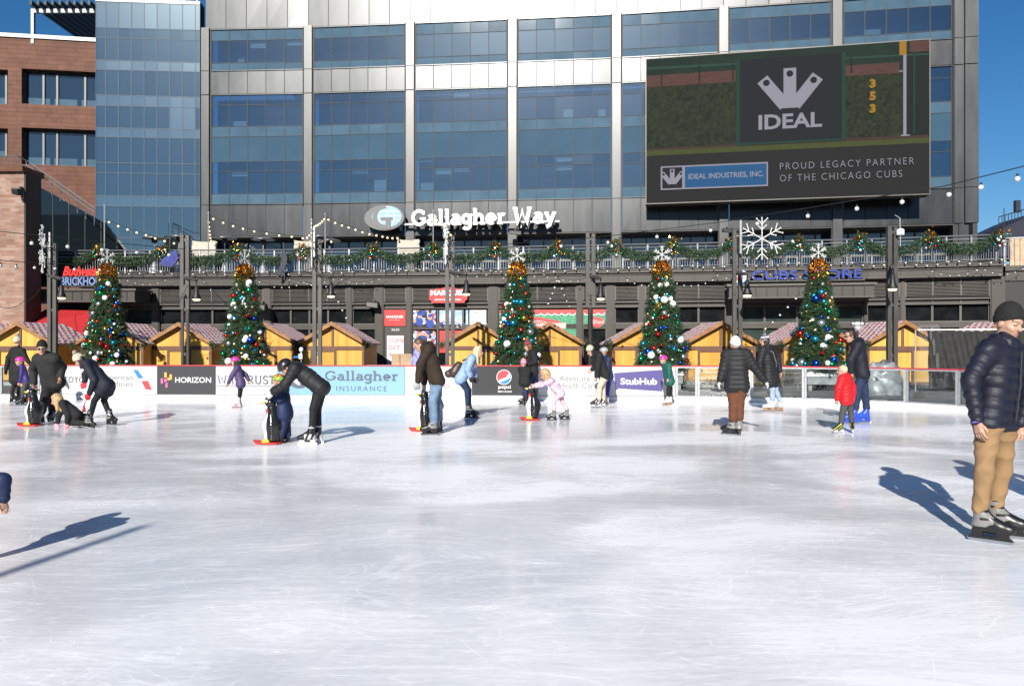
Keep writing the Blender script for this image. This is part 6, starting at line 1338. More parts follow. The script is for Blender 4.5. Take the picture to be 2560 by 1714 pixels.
    # jacket
    if jacket:
        jm, th, qa = jacket[0], jacket[1], (jacket[2] if len(jacket) > 2 else 0); F = Field(lo, hi, vox); t = th*s; b_ = bulk
        for q, sg in (('R', 1), ('L', -1)):
            F.cone(N-sp*.06*s+rt2*sg*.06*s, N-sp*.27*s+rt2*sg*.065*s*b_, .094*s*b_+t, .098*s*b_+t, .06*s); F.cone(N-sp*.27*s+rt2*sg*.055*s*b_, hp[q]-sp*.005*s, .094*s*b_+t, .110*s*b_+t, .06*s)
        F.cone(sh['R'], sh['L'], .058*s+t, .058*s+t, .06*s); F.cone(N-sp*.02*s, N+unit(H-N)*.05*s, .072*s+t*.4, .066*s+t*.3, .05*s)
        if coat_len:
            for q in 'RL': e_ = hp[q]+(kn[q]-hp[q])*coat_len; F.cone(hp[q]+sp*.03*s, e_, .10*s*b_+t, .115*s*b_+t, .07*s)
            F.cone(HP, HP+((kn['R']+kn['L'])/2-HP)*coat_len, .12*s*b_+t, .13*s*b_+t, .06*s)
        if qa: F.bands(N, sp, .085*s, qa*s)
        for q in 'RL':
            qu = (.075*s, qa*s*1.1) if qa else None
            F.cone(sh[q], el[q], .060*s+t, .050*s+t, .045*s, qu); F.cone(el[q], wr[q]-unit(wr[q]-el[q])*.005, .049*s+t, .035*s+t*.8, .02*s, qu)
        F.wrinkle(.0045*s*wk*(.4 if qa else 1), 17/s, seed)
        if hood: F.cone(N-f2*.07*s+sp*.01*s+rt2*.07*s, N-f2*.07*s+sp*.01*s-rt2*.07*s, .058*s, .058*s, .05*s); F.cone(N-f2*.09*s-sp*.06*s, N-f2*.06*s+sp*.03*s, .065*s, .06*s, .04*s)
        jo = skin_obj('jacket', F, jm, root)
    if pants:
        pm, th = pants[0], pants[1]; F = Field(lo, hi, vox); t = th*s; cuff = pants[2] if len(pants) > 2 else .9
        for q in 'RL':
            F.cone(hp[q]+sp*.01*s, hp[q]-sp*.03*s, .080*s+t*.5, .098*s+t*.8, .05*s); F.cone(hp[q], kn[q], .088*s+t, .056*s+t, .035*s); F.cone(kn[q], kn[q]+(an[q]-kn[q])*cuff, .055*s+t, .043*s+t*1.25, .015*s)
        if th > .008: F.wrinkle(.006*s*wk, 21/s, seed+3)
        skin_obj('trousers', F, pm, root)
    if gloves:
        F = Field(lo, hi, vox)
        for q in 'RL': dd, inn, sd = hdirs[q]; hand_prims(F, wr[q], dd, inn, sd, s*1.05, r=max(.0088, vox*.62/s), curl=.5, fat=.005); F.cone(wr[q]-dd*.04*s, wr[q]+dd*.01, .036*s, .034*s, .01)
        skin_obj('gloves', F, gloves, root)
    if hair:
        hm_, ln, vol = hair; F = Field(H-.30*h_-V(0, 0, ln), H+.22*h_, min(vox, .011))
        F.ell(hd(0, -.018, .028), ax, ((.088+vol)*h_, (.098+vol)*h_, (.104+vol)*h_), .01, cut=lambda u: np.minimum(u[1]-.052*h_, .055*h_-u[2])*1.0)
        if ln > .05:
            for k in (-.055, -.02, .02, .055): F.cone(hd(k, -.06, .0), hd(k*1.25, -.075, -.05)+V(0, 0, -ln), (.045+vol)*h_, (.028+vol*.6)*h_, .03*h_)
            for k in (-1, 1): F.cone(hd(.07*k, -.01, .01), hd(.085*k, .01, -.05)+V(0, 0, -ln*.75), (.026+vol)*h_, (.016+vol)*h_, .02*h_)
        F.wrinkle(.004, 45, seed); skin_obj('hair', F, hm_, root)
    if hat:
        kind, hmats = hat[0], hat[1]; F = Field(H-.25*h_, H+.42*h_, min(vox, .011))
        if kind in ('beanie', 'pom'):
            F.ell(hd(0, -.012, .050), ax, (.091*h_, .109*h_, .122*h_), .01, cut=lambda u: -.018*h_-u[2]+u[1]*.50)
            F.ell(hd(0, -.012, .040), ax, (.096*h_, .114*h_, .12*h_), .006, cut=lambda u: np.maximum(-.032*h_-u[2]+u[1]*.50, u[2]-u[1]*.50-.026*h_))
            F.wrinkle(.0018, 90, 2)
            def fm(c, n=len(hmats)):
                if n < 2: return np.zeros(len(c), int)
                return (((c-H)@hu/h_*26).astype(int) % 2)
            ho = skin_obj('hat', F, hmats[:2] if len(hmats) > 1 else hmats, root, fm if len(hmats) > 1 else None)
            if kind == 'pom':
                F = Field(H-.1, H+.4*h_, .011); F.ell(hd(0, -.03, .185), ax, (.058*h_,)*3, 0); F.wrinkle(.008, 80, 4); skin_obj('pompom', F, hat[2], root)
        elif kind == 'helmet':
            F.ell(hd(0, -.012, .040), ax, (.108*h_, .132*h_, .112*h_), .01, cut=lambda u: -.022*h_-u[2]-u[1]*-.16); 
            def fm(c):
                q = c-H; a, b_ = (q@hr)/h_, (q@lk)/h_; m = np.zeros(len(c), int); m[(np.abs(np.abs(a)-.045) < .012) & (np.abs(((b_*14) % 1.0)-.5) < .3) & ((q@hu)/h_ > .07)] = 1
                if len(hmats) > 2: m[(np.sin(a*60+3)*np.sin(b_*50) > .3)] = 2
                return m
            skin_obj('helmet', F, hmats, root, fm)
            mb = MB()
            for k in (-1, 1): mb.tube([hd(.088*k, .0, -.0), hd(.07*k, .03, -.07), hd(.0, .05, -.125)], .006*h_, 5)
            mb.build('chin_strap', 'black', root)
    if skates:
        for q in 'RL':
            fd = (foot or {}).get(q, face); put_skate(root, skates, an[q], fd, s if s > .8 else s*1.05, g0, *(((foot or {}).get(q+'up', (0, 0)))))
    root['_'] = 0; del root['_']
    return root, dict(H=H, N=N, HP=HP, sp=sp, f=f2, rt=rt2, wr=wr, el=el, sh=sh, kn=kn, an=an, hd=hd, ax=ax)
dk = lambda foot_v: 3138/(foot_v-861)
# ================================================================== PENGUIN SKATING AIDS (facing left)
mat('peng_black', (.012, .012, .013), .22, spec=.6); mat('peng_white', (.6, .6, .58), .3); mat('peng_yellow', (.75, .48, .02), .35); mat('peng_red', (.62, .03, .035), .35)
PENG = []
pr = thing('penguin_aid', (0, 0, 0), 'tmp', 'skating aid', 'penguin shaped skating aids')
f = Field((-.3, -.25, 0), (.25, .25, .85), .009)
f.cone((.01, 0, .10), (.02, 0, .30), .112, .135, .05); f.cone((.02, 0, .30), (.0, 0, .54), .135, .068, .05); f.cone((0, 0, .54), (-.02, 0, .66), .062, .07, .05); f.ell((-.035, 0, .665), (V(1, 0, 0), V(0, 1, 0), V(0, 0, 1)), (.088, .072, .068), .02)
skin_obj('body', f, 'peng_black', pr)
f = Field((-.3, -.25, 0), (.25, .25, .7), .009); f.cone((-.042, 0, .10), (-.042, 0, .30), .088, .108, .05); f.cone((-.042, 0, .30), (-.034, 0, .50), .108, .052, .05); skin_obj('belly', f, 'peng_white', pr)
for sy in (-1, 1):
    f = Field((-.2, -.25, 0), (.2, .25, .7), .009); f.cone((.0, sy*.10, .47), (.015, sy*.138, .30), .022, .040, .02, flat=((0, 1, 0), 2.)); f.cone((.015, sy*.138, .30), (.03, sy*.128, .17), .040, .018, .02, flat=((0, 1, 0), 2.)); skin_obj('wing', f, 'peng_black', pr)
    f = Field((-.2, -.25, .5), (.2, .25, .8), .007); f.ell((-.075, sy*.052, .685), (V(1, 0, 0), V(0, 1, 0), V(0, 0, 1)), (.026, .02, .028), 0); skin_obj('eye_patch', f, 'peng_white', pr)
    f = Field((-.25, -.25, 0), (.1, .25, .2), .009); f.cone((-.06, sy*.06, .05), (-.12, sy*.07, .04), .048, .035, .02); skin_obj('foot', f, 'peng_yellow', pr)
    mb = MB(); mb.tube([(.02, sy*.06, .69), (.03, sy*.15, .70)], .013, 8); mb.build('handle', 'peng_black', pr)
f = Field((-.25, -.1, .5), (0, .1, .8), .006); f.cone((-.11, 0, .66), (-.165, 0, .668), .026, .012, .01); skin_obj('beak', f, 'peng_yellow', pr)
f = Field((-.2, -.15, .4), (.2, .15, .7), .008); f.cone((-.045, 0, .545), (-.02, 0, .55), .055, .062, .02, flat=((0, 0, 1), 2.2)); f.cone((-.085, .0, .53), (-.09, 0, .46), .022, .012, .01); skin_obj('scarf', f, 'peng_red', pr)
mb = MB(); n = 16
pts = [(-.17+.13*math.cos(R(a)), .15*math.sin(R(a))) for a in range(90, 271, 12)]+[(.10, -.15), (.14, -.08), (.14, .08), (.10, .15)]
N_ = len(pts); zf = lambda x: .012+max(0, -.2-x)*.35
mb.add([(x, y, zf(x)+.018) for x, y in pts]+[(x, y, zf(x)) for x, y in pts], [tuple(range(N_)), tuple(range(2*N_-1, N_-1, -1))]+[(i, i+N_, (i+1) % N_+N_, (i+1) % N_) for i in range(N_)]); mb.build('sled_base', 'peng_red', pr)
PN = [(84, 1064, 1.0, 'black penguin skating aid held by the man in the black beanie', 6), (681, 1109, 1.0, 'black penguin skating aid in front of the child in the navy snowsuit', 2), (1063, 1077, 1.02, 'penguin skating aid half hidden by the man in jeans', -8), (1333, 1049, 1.0, 'penguin skating aid pushed by the girl in pink', 4)]
for i, (px, py, s, lb, rz) in enumerate(PN):
    o = pr if i == 0 else copy_tree(pr)
    d = dk(py); o.location = (X_at(px, d), d, .004); o.rotation_euler = (0, 0, R(rz)); o.scale = (s,)*3; o['label'] = lb

# ================================================================== THE SKATERS
c_black = cloth('black_cloth', (.014, .014, .015)); c_puff = cloth('black_puffer', (.016, .016, .018), .6, spec=.3); c_navyc = cloth('navy_coat', (.012, .015, .026), .7); c_charc = cloth('charcoal_cloth', (.022, .022, .022)); c_leg = cloth('black_legging', (.010, .010, .011), .6)
c_jean = cloth('blue_denim', (.14, .21, .31), .85, .3); c_djean = cloth('dark_denim', (.018, .032, .075), .85, .3); c_ljean = cloth('light_denim', (.28, .36, .46), .85, .25); c_brown = cloth('brown_fleece', (.030, .019, .012)); c_brpant = cloth('brown_corduroy', (.11, .042, .022)); c_khaki = cloth('khaki_cotton', (.27, .168, .082), .8, .1); c_beige = cloth('beige_cotton', (.52, .44, .35), .85, .1)
c_purp = cloth('purple_padded', (.075, .05, .13), .5); c_purp2 = cloth('purple_vest', (.045, .025, .15), .5); c_blueJ = cloth('pale_blue_padded', (.25, .37, .60), .5, .1); c_navys = cloth('navy_snowsuit', (.016, .026, .075), .6); c_green = cloth('green_coat', (.012, .095, .075), .6); c_red = cloth('red_padded', (.55, .012, .018), .55, .1); c_navyp = mat('navy_quilt', (.0065, .008, .020), .56, var=.2, vscale=9, spec=.45, bump=.12, bscale=70)
c_greyp = cloth('grey_jogger', (.06, .06, .065)); c_pinkp = cloth('pink_print_pants', (.68, .42, .50), .8, .2); blotch('pink_print', [(.75, .55, .65), (.70, .30, .45), (.75, .62, .72), (.40, .35, .68), (.72, .45, .6)], 26); c_pinkc = cloth('dusty_pink', (.45, .22, .25)); c_deepv = cloth('violet_pants', (.06, .03, .26)); c_lil = cloth('lilac_fleece', (.33, .33, .72)); c_navyj = cloth('navy_zip_jacket', (.010, .012, .020), .65)
h_cream = cloth('cream_knit', (.48, .42, .33), .9); h_white = cloth('white_knit', (.58, .57, .56), .9); h_black = cloth('black_knit', (.016, .016, .017), .95); h_grey = cloth('grey_pom', (.28, .25, .23), .9); h_redk = cloth('red_knit', (.30, .04, .04), .9); h_dgrey = cloth('dark_grey_knit', (.05, .05, .055), .9); h_navyk = cloth('navy_knit', (.03, .04, .10), .9)
mat('helmet_pink', (.72, .03, .30), .25, coat=.5); mat('helmet_black', (.016, .016, .017), .3, coat=.4); mat('helmet_silver', (.55, .57, .58), .25, .4); mat('helmet_lime', (.22, .34, .04), .3); mat('helmet_red', (.6, .05, .04), .3); mat('glove_white', (.5, .5, .5), .7); mat('glove_black', (.012, .012, .012), .7); mat('glove_grey', (.35, .36, .35), .8); mat('glove_pink', (.75, .28, .36), .7); mat('glove_red', (.55, .02, .03), .7); mat('leather_brown', (.05, .028, .018), .45); mat('wrist_purple', (.22, .12, .60), .4)
# 1 walker at the far left
person('person in a long black coat and cream bobble hat seen from behind', 21.6, dict(head=(44, 853), neck=(45, 872), hip=(42, 924), elL=(22, 893), wrL=(15, 922), elR=(62, 890), wrR=(72, 905), knL=(36, 957), knR=(47, 955), anL=(30, 984), anR=(46, 976, .25)), (.35, 1), .95, jacket=(c_black, .03), coat_len=.75, pants=(c_leg, .006), hat=('pom', [h_cream], h_grey), hair=('hair_dark', .02, 0), skates='black', gloves='glove_black')
# 2 child, pink helmet, purple vest
person('child in a bright pink helmet and purple vest behind a penguin aid', 20.8, dict(head=(49, 903), neck=(55, 914), hip=(66, 949), elL=(53, 936), wrL=(49, 955), elR=(58, 935), wrR=(55, 956), knL=(60, 970), knR=(69, 972), anL=(56, 992), anR=(68, 994)), (-1, -.5), .68, .86, jacket=(c_purp2, .02, .006), pants=(c_greyp, .02), hat=('helmet', ['helmet_pink', 'helmet_pink']), skates='black')
# 3 man with black beanie and sunglasses
r3, k3 = person('man in a black beanie and sunglasses leaning over a penguin aid', 15.9, dict(head=(105, 870, -.30), neck=(114, 890, -.20), hip=(132, 952), elR=(83, 924), wrR=(85, 957, -.1), elL=(155, 917), wrL=(152, 940, -.1), knR=(112, 996), knL=(133, 988, .2), anR=(103, 1030), anL=(131, 1026, .35)), (-.1, -1), 1.04, look=(.4, -1, -.25), jacket=(c_charc, .035), pants=(c_black, .03), hat=('beanie', [h_black]), skates='grey_rental', bulk=1.05, hood=True, foot={'R': (-.35, -1), 'L': (.2, -1)})
def glasses(root, k, s=1.0):
    mb = MB(); hd = k['hd']
    for q in (-1, 1):
        c = [hd(q*(.033+.024*math.cos(R(a))), .104, .006+.019*math.sin(R(a))) for a in range(0, 360, 30)]; c2 = [hd(q*(.033+.024*math.cos(R(a))), .098, .006+.019*math.sin(R(a))) for a in range(0, 360, 30)]
        mb.add(c+c2, [tuple(range(12)), tuple(range(23, 11, -1))]+[(i, i+12, (i+1) % 12+12, (i+1) % 12) for i in range(12)]); mb.tube([hd(q*.057, .10, .01), hd(q*.082, 0, .012)], .004, 4)
    mb.tube([hd(-.012, .105, .012), hd(.012, .105, .012)], .004, 4); mb.build('glasses', 'black', root)
glasses(r3, k3)
# 4 woman bending, navy parka
r4, k4 = person('woman in a navy parka and cream bobble hat bending forward with red mittens', 15.5, dict(head=(200, 901), neck=(219, 907), hip=(266, 962), elL=(236, 950), wrL=(224, 982), elR=(214, 936), wrR=(212, 952), knL=(236, 1001), knR=(260, 1000), anL=(226, 1040), anR=(273, 1034)), (-1, -.15), .98, look=(-.8, -.3, -.75), jacket=(c_navyc, .024), coat_len=.36, bulk=.93, pants=(c_leg, .004), hat=('pom', [h_cream], h_grey), hair=('hair_dark', .14, .0), hood=True, skates='grey_rental', gloves='glove_red', foot={'L': (-1, -.35), 'R': (1, -.5)})
mb = MB(); w_ = k4['wr']['L']; q = V(X_at(210, 15.3), 15.3, Z_at(1012, 15.3)); mb.tube([w_, q], .008, 5); mb.lathe(q-V(0, 0, .13), [(.035, 0), (.028, .05), (.012, .13)], 8); mb.build('tassel', 'glove_red', r4)
# 5 child on hands and knees
person('child with long fair hair crawling on hands and knees on the ice', 15.1, dict(head=(142, 1000), neck=(158, 1008), hip=(192, 1036), elL=(170, 1037), wrL=(168, 1056), elR=(147, 1036), wrR=(144, 1055), knL=(184, 1056), knR=(176, 1056), anL=(214, 1057), anR=(206, 1056)), (-1, -.25), .74, .9, look=(-1, -.6, -.5), jacket=(c_black, .03), pants=(c_black, .025), hair=('hair_blond', .17, .02), hood=True, gloves='glove_pink', skates='grey_rental', foot={'L': (1, .1), 'R': (1, .1), 'Lup': (.0, -10), 'Rup': (.0, -10)})
# 6 girl in purple
person('girl in a pink helmet and purple padded jacket with pale pink skates', 20.2, dict(head=(587, 903), neck=(592, 917), hip=(602, 955), elL=(581, 936), wrL=(571, 957), elR=(614, 936), wrR=(622, 950), knL=(599, 974), knR=(603, 974), anL=(597, 996), anR=(600, 996)), (-1, -.25), .74, .86, jacket=(c_purp, .03, .010), coat_len=.25, pants=(c_leg, .003), hat=('helmet', ['helmet_pink', 'helmet_pink']), hair=('hair_dark', .14, .0), skates='pink_figure', hood=True)
# 7 woman with black helmet bending over the child
person('woman in a black helmet and black puffer bending over a small child', 12.6, dict(head=(716, 919), neck=(737, 916), hip=(800, 966), elL=(714, 959), wrL=(684, 980), elR=(708, 958), wrR=(681, 978, -.1), knL=(783, 1021), knR=(794, 1022), anL=(780, 1072), anR=(797, 1068)), (-1, -.05), 1.0, look=(-.75, -.15, -1), jacket=(c_puff, .028, .007), pants=(c_leg, .005), hat=('helmet', ['helmet_black', 'helmet_black']), hair=('hair_dark', .05, 0), gloves='glove_white', skates='hockey_white')
# 8 toddler in navy snowsuit
person('small child in a navy snowsuit and patterned red and lime helmet holding a penguin', 12.75, dict(head=(696, 953), neck=(704, 969), hip=(712, 1027), elL=(700, 998), wrL=(682, 997), elR=(696, 992), wrR=(680, 994), knL=(710, 1059), knR=(717, 1060), anL=(702, 1086), anR=(719, 1086)), (-1, .15), .66, .86, jacket=(c_navys, .045), coat_len=.3, pants=(c_navys, .04, 1.0), hat=('helmet', ['helmet_lime', 'helmet_black', 'helmet_red']), hood=True, gloves='glove_black', skates='black')
# 9 man in brown hoodie
person('man in a dark brown jacket and blue jeans stooping over a penguin aid', 13.9, dict(head=(1049, 862), neck=(1066, 865), hip=(1091, 948), elL=(1051, 910), wrL=(1045, 952), elR=(1066, 915), wrR=(1060, 957), knL=(1082, 1001), knR=(1093, 1000), anL=(1085, 1058), anR=(1093, 1050)), (-1, -.2), 1.04, look=(-.8, -.1, -.8), jacket=(c_brown, .025), pants=(c_jean, .022), hair=('hair_brown', .0, -.006), hood=True, gloves='glove_grey', skates='grey_rental')
person('small child in dusty pink partly hidden behind the man in jeans', 14.5, dict(head=(1085, 972), neck=(1089, 984), hip=(1098, 1012), elL=(1096, 995), wrL=(1100, 1010), elR=(1090, 995), wrR=(1085, 1005), knL=(1097, 1030), knR=(1101, 1030), anL=(1096, 1050), anR=(1102, 1050)), (-1, -.2), .55, .8, jacket=(c_pinkc, .035), pants=(c_pinkc, .025), hair=('hair_blond', .05, 0), skates='black')
# 10 woman in pale blue
r10, k10 = person('woman with long fair hair in a pale blue padded jacket carrying a brown backpack', 17.0, dict(head=(1196, 879), neck=(1184, 892), hip=(1153, 945), elR=(1169, 923), wrR=(1175, 940), elL=(1186, 921), wrL=(1188, 940), knR=(1167, 974), knL=(1172, 974), anR=(1169, 1012), anL=(1173, 1010)), (1, -.08), .95, look=(1, -.25, -.12), jacket=(c_blueJ, .022, .006), pants=(c_djean, .006), hair=('hair_light', .27, .010), gloves='glove_black', skates='grey_rental', foot={'R': (1, -.2), 'L': (1, -.2)})
F = Field(k10['N']-.75, k10['N']+.4, .012); c = (k10['N']*.45+k10['HP']*.55)-k10['f']*.22-k10['rt']*-.02; F.cone(c+k10['sp']*.09, c-k10['sp']*.09, .085, .125, .05); F.cone(c-k10['f']*.09-k10['sp']*.08, c-k10['f']*.11-k10['sp']*.13, .07, .085, .03); F.wrinkle(.005, 20, 3); bp_ = thing('backpack', c, 'brown leather backpack worn by the woman in pale blue', 'backpack'); skin_obj('bag', F, 'leather_brown', bp_)
mb = MB(); N_, rt_, f_, sp_v = k10['N'], k10['rt'], k10['f'], k10['sp']
for sg in (-1, 1): mb.tube([c+sp_v*.2+rt_*sg*.06+f_*.03, N_+rt_*sg*.11+sp_v*.045, N_+rt_*sg*.13-sp_v*.12+f_*.13, c-sp_v*.12+rt_*sg*.13+f_*.16], .014, 5)
mb.build('strap', 'leather_brown', bp_)
# 11 adult with striped hat and child in black
person('person in a red and grey striped hat and black jacket beside a small child', 20.9, dict(head=(1320, 865), neck=(1331, 878), hip=(1333, 926), elL=(1338, 903), wrL=(1318, 912), elR=(1330, 900), wrR=(1314, 908), knL=(1324, 952), knR=(1334, 955), anL=(1317, 986), anR=(1326, 988)), (-1, -.1), .98, look=(-1, -.1, -.3), jacket=(c_black, .03), pants=(c_djean, .012), hat=('pom', [h_redk, h_dgrey], h_redk), hair=('hair_red', .08, 0), skates='black')
person('small child in a black coat and pink hat beside the striped hat skater', 20.4, dict(head=(1309, 908), neck=(1311, 919), hip=(1311, 952), elL=(1303, 934), wrL=(1302, 945), elR=(1319, 934), wrR=(1319, 944), knL=(1309, 968), knR=(1314, 968), anL=(1309, 990), anR=(1315, 990)), (.2, 1), .66, .84, jacket=(c_black, .035), coat_len=.25, pants=(c_djean, .012), hat=('beanie', [cloth('pink_knit', (.62, .25, .35), .9)]), skates='black')
# 12 girl in pink
person('little girl in pink patterned clothes leaning to push a penguin aid', 16.55, dict(head=(1362, 936), neck=(1373, 949), hip=(1399, 981), elL=(1354, 961), wrL=(1338, 965), elR=(1353, 958), wrR=(1337, 962), knL=(1384, 1003), knR=(1405, 1001), anL=(1386, 1026), anR=(1418, 1024)), (-1, -.05), .72, .92, look=(-1, -.2, -.5), jacket=('pink_print', .024), pants=(c_pinkp, .014), hair=('hair_blond', .13, .02), skates='grey_rental')
# 13 adult in white beanie, 14 youth behind
person('person in a cream beanie black jacket and beige trousers looking down', 20.1, dict(head=(1477, 877), neck=(1491, 884), hip=(1510, 936), elL=(1494, 918), wrL=(1491, 940), elR=(1490, 914), wrR=(1480, 923), knL=(1499, 966), knR=(1507, 967), anL=(1497, 999), anR=(1508, 1000)), (-1, -.25), .98, look=(-.9, -.3, -.6), jacket=(c_black, .03), pants=(c_beige, .02), hat=('beanie', [h_cream]), hair=('hair_dark', .10, 0), skates='hockey_white')
person('youth in a silver helmet and navy top with violet trousers beside the boards', 20.9, dict(head=(1509, 879), neck=(1514, 894), hip=(1520, 940), elL=(1519, 914), wrL=(1522, 936), elR=(1510, 914), wrR=(1510, 930), knL=(1520, 965), knR=(1514, 965), anL=(1518, 994), anR=(1514, 994)), (-1, -.4), .86, .9, jacket=(c_navys, .025), pants=(c_deepv, .012), hat=('helmet', ['helmet_silver', 'helmet_black']), skates='white_figure')
# 15 child in green
person('child in a green coat and pink helmet at the end of the boards', 20.7, dict(head=(1658, 899), neck=(1666, 911), hip=(1673, 950), elL=(1673, 931), wrL=(1672, 944), elR=(1664, 930), wrR=(1662, 944), knL=(1671, 970), knR=(1677, 970), anL=(1670, 991), anR=(1677, 991)), (-1, -.35), .74, .86, jacket=(c_green, .035), coat_len=.2, pants=(c_black, .015), hat=('helmet', ['helmet_pink', 'helmet_pink']), hood=True, gloves='glove_pink', skates='white_figure')
# 16 woman from behind
person('woman seen from behind in a white knit hat black puffer jacket and brown trousers', 13.8, dict(head=(1838, 862), neck=(1841, 879), hip=(1842, 962), elL=(1809, 920), wrL=(1800, 950), elR=(1884, 915), wrR=(1911, 950), knL=(1833, 1004), knR=(1849, 1004), anL=(1833, 1049), anR=(1848, 1047)), (.25, 1), .98, look=(-.2, 1, -.1), jacket=(c_puff, .035, .010), pants=(c_brpant, .03), hat=('beanie', [h_white]), hair=('hair_blond', .05, -.014), gloves='glove_white', skates='grey_rental', foot={'L': (-.8, .6), 'R': (.1, 1)})
# 17 woman in long puffer
r17, k17 = person('woman in a long black puffer and striped hat gliding away', 18.8, dict(head=(1912, 852), neck=(1919, 868), hip=(1927, 944), elL=(1900, 903), wrL=(1902, 930), elR=(1945, 898), wrR=(1950, 927), knL=(1931, 972), knR=(1939, 972), anL=(1931, 1004), anR=(1951, 1004)), (-.6, 1), .98, look=(-1, .35, -.1), jacket=(c_puff, .03, .010), coat_len=.30, pants=(c_ljean, .012), hat=('beanie', [h_white, h_navyk]), hair=('hair_dark', .08, 0), skates='white_figure', foot={'L': (-.9, .5), 'R': (-.6, .8)})
mb = MB(); a_, b_2, c_2 = k17['N']-k17['rt']*.12-k17['f']*.03+V(0, 0, .02), k17['N']*.5+k17['HP']*.5-k17['f']*.17+k17['rt']*.05, k17['HP']+k17['rt']*.20; mb.tube([a_, k17['N']-k17['f']*.165-V(0, 0, .12), b_2, c_2], .011, 5); mb.build('bag_strap', cloth('strap_grey', (.15, .15, .15)), r17)
# 18 man in navy jacket with blue skates
r18, k18 = person('man in a navy jacket and glasses wearing bright blue hire skates', 16.0, dict(head=(2126, 839), neck=(2142, 855), hip=(2155, 931), elL=(2126, 900), wrL=(2127, 928), elR=(2152, 900), wrR=(2150, 925), knL=(2145, 973), knR=(2161, 975), anL=(2138, 1024), anR=(2167, 1022)), (-1, .35), 1.06, look=(-1, .05, -.25), jacket=(c_navyj, .03), pants=(c_djean, .02), hair=('hair_dark', .0, .004), hood=True, skates='blue_rental', foot={'L': (-1, .05), 'R': (-1, -.1)})
glasses(r18, k18)
# 19 toddler in red
person('toddler in a red padded hooded jacket and grey trousers on yellow black skates', 14.25, dict(head=(2106, 926), neck=(2112, 940), hip=(2117, 998), elL=(2097, 968), wrL=(2093, 996), elR=(2131, 966), wrR=(2133, 990), knL=(2107, 1030), knR=(2127, 1028), anL=(2103, 1058), anR=(2130, 1056)), (-.8, .8), .70, .86, look=(-1, .4, -.1), jacket=(c_red, .045, .012), pants=(c_greyp, .025), hair=('hair_light', .0, -.008), hood=True, skates='kid_yellow', foot={'L': (-.9, -.3), 'R': (-.3, -.9)})
# 22 person behind the boards
person('person in a lilac fleece behind the boards near the cardboard boxes', 24.2, dict(head=(1046, 866), neck=(1043, 878), hip=(1040, 925), elL=(1032, 900), wrL=(1036, 918), elR=(1052, 900), wrR=(1050, 918), knL=(1038, 955), knR=(1042, 955), anL=(1038, 985), anR=(1042, 985)), (1, .2), .95, jacket=(c_lil, .025), pants=(c_black, .02), hair=('hair_dark', .03, 0))
# 21 child bending at the left edge (mostly out of the picture)
r21, k21 = person('child in a dark navy jacket cut off by the left edge with one bare hand', 5.75, dict(head=(-120, 1150), neck=(-85, 1168), hip=(-60, 1240), elR=(6, 1200), wrR=(9, 1245), elL=(-95, 1210), wrL=(-90, 1265), knL=(-50, 1330), knR=(-40, 1330), anL=(-60, 1370), anR=(-45, 1370)), (-.3, -1), .74, .9, jacket=(c_navys, .03, .004), pants=(c_black, .02), hair=('hair_dark', .05, 0), vox=.009, skates='black')
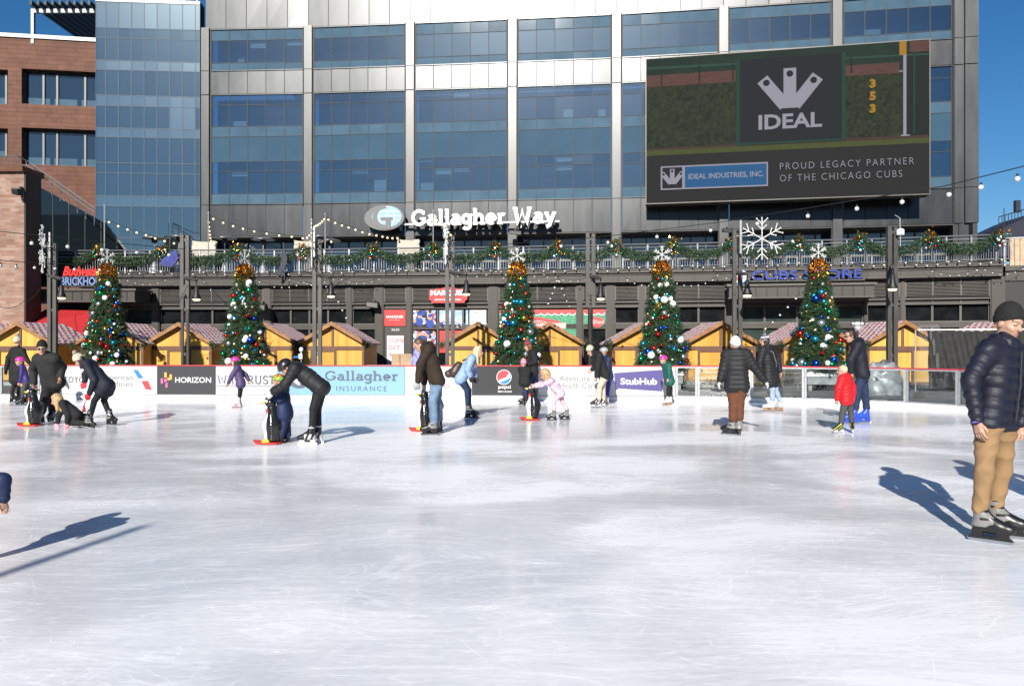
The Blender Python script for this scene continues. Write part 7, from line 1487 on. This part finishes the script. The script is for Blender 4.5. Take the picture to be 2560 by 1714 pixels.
# 20 the man in front at the right
man, km = person('man in a navy quilted jacket black beanie and khaki trousers standing at the right', 6.42, dict(head=(2521, 806), neck=(2509, 862), hip=(2489, 1045), elR=(2426, 950, .02), wrR=(2443, 1050, -.05), elL=(2577, 955, .0), wrL=(2552, 1056, -.02), knR=(2461, 1170, -.05), knL=(2508, 1166, .05), anR=(2449, 1284, 0), anL=(2486, 1274, .06)), (.42, -.91), 1.04, 1.04, look=(.36, -.92, -.33), bulk=.92, jacket=(c_navyp, .019, .011), pants=(c_khaki, .013, .88), hat=('beanie', [h_black]), hair=('hair_dark', .0, -.012), skates='grey_rental', vox=.0075, foot={'R': (.75, -.62), 'L': (.85, -.5)}, wk=1.5)
mb = MB(); w_ = km['wr']['R']; dd = unit(w_-km['el']['R']); c = w_+dd*.012
uu = unit(np.cross(dd, V(0, 0, 1))); v2 = np.cross(dd, uu); mb.tube([c+uu*.037*math.cos(a_)+v2*.033*math.sin(a_) for a_ in np.linspace(0, 6.28, 15)], .010, 5); mb.build('wristband', 'wrist_purple', man)
F = Field(km['N']-.25, km['N']+.25, .008); n_, s_, f_ = km['N'], km['sp'], km['f']
for k in range(12):
    a_ = 2*math.pi*k/12; b_ = 2*math.pi*(k+1)/12; rr_ = lambda q: n_+s_*.025+(f_*math.cos(q)*.085+km['rt']*math.sin(q)*.085)-s_*.02*math.cos(q); F.cone(rr_(a_), rr_(b_), .030, .030, .01, flat=(s_, .62))
skin_obj('collar', F, c_navyp, man)
mb = MB(); z0_, z1_ = n_+f_*.155-s_*.05, km['HP']+f_*.168; mb.tube([z0_, (z0_+z1_)/2+f_*.012, z1_], .0055, 5); mb.build('zip', 'dark_joint', man)
mb = MB(); q = n_+f_*.155-s_*.12-km['rt']*.10; mb.tube([q-km['rt']*.03, q, q+km['rt']*.03+s_*.012], .006, 4); mb.build('chest_emblem', 'ink_white', man)
mb = MB(); q = km['hd'](-.03, .112, .062); mb.ball(q, .009, 6); mb.build('hat_badge', 'leather_brown', man)
# friend standing just outside the right edge: throws the shadow seen there
person('man in dark clothes just outside the right edge whose shadow falls on the ice', 6.9, dict(head=(2790, 790), neck=(2790, 845), hip=(2790, 1030), elR=(2688, 935), wrR=(2700, 1028), elL=(2892, 935), wrL=(2880, 1028), knR=(2752, 1160), knL=(2832, 1160), anR=(2748, 1265), anL=(2836, 1265)), (-.3, -1), 1.03, jacket=(c_charc, .022), pants=(c_djean, .018), hat=('beanie', [h_dgrey]), hair=('hair_dark', 0, -.012), foot={'R': (-.6, -.9), 'L': (.2, -1)}, skates='black')

t = thing('shadow_pole', (-5.9, -5.6, 0), 'bare tapered pole added outside the picture to cast the soft shadow streak at left', 'pole')  # added unseen pole, shaped to throw the shadow streak on the near ice
mb = MB(); mb.lathe((-5.9, -5.6, 0), [(.13, 0), (.13, .3), (.085, .34), (.05, 6.3)], 14); mb.build('shaft', 'steel_post', t, True)
mb = MB(); mb.ball((-5.9, -5.6, 6.34), .06, 8); mb.build('finial', 'galv', t, True)
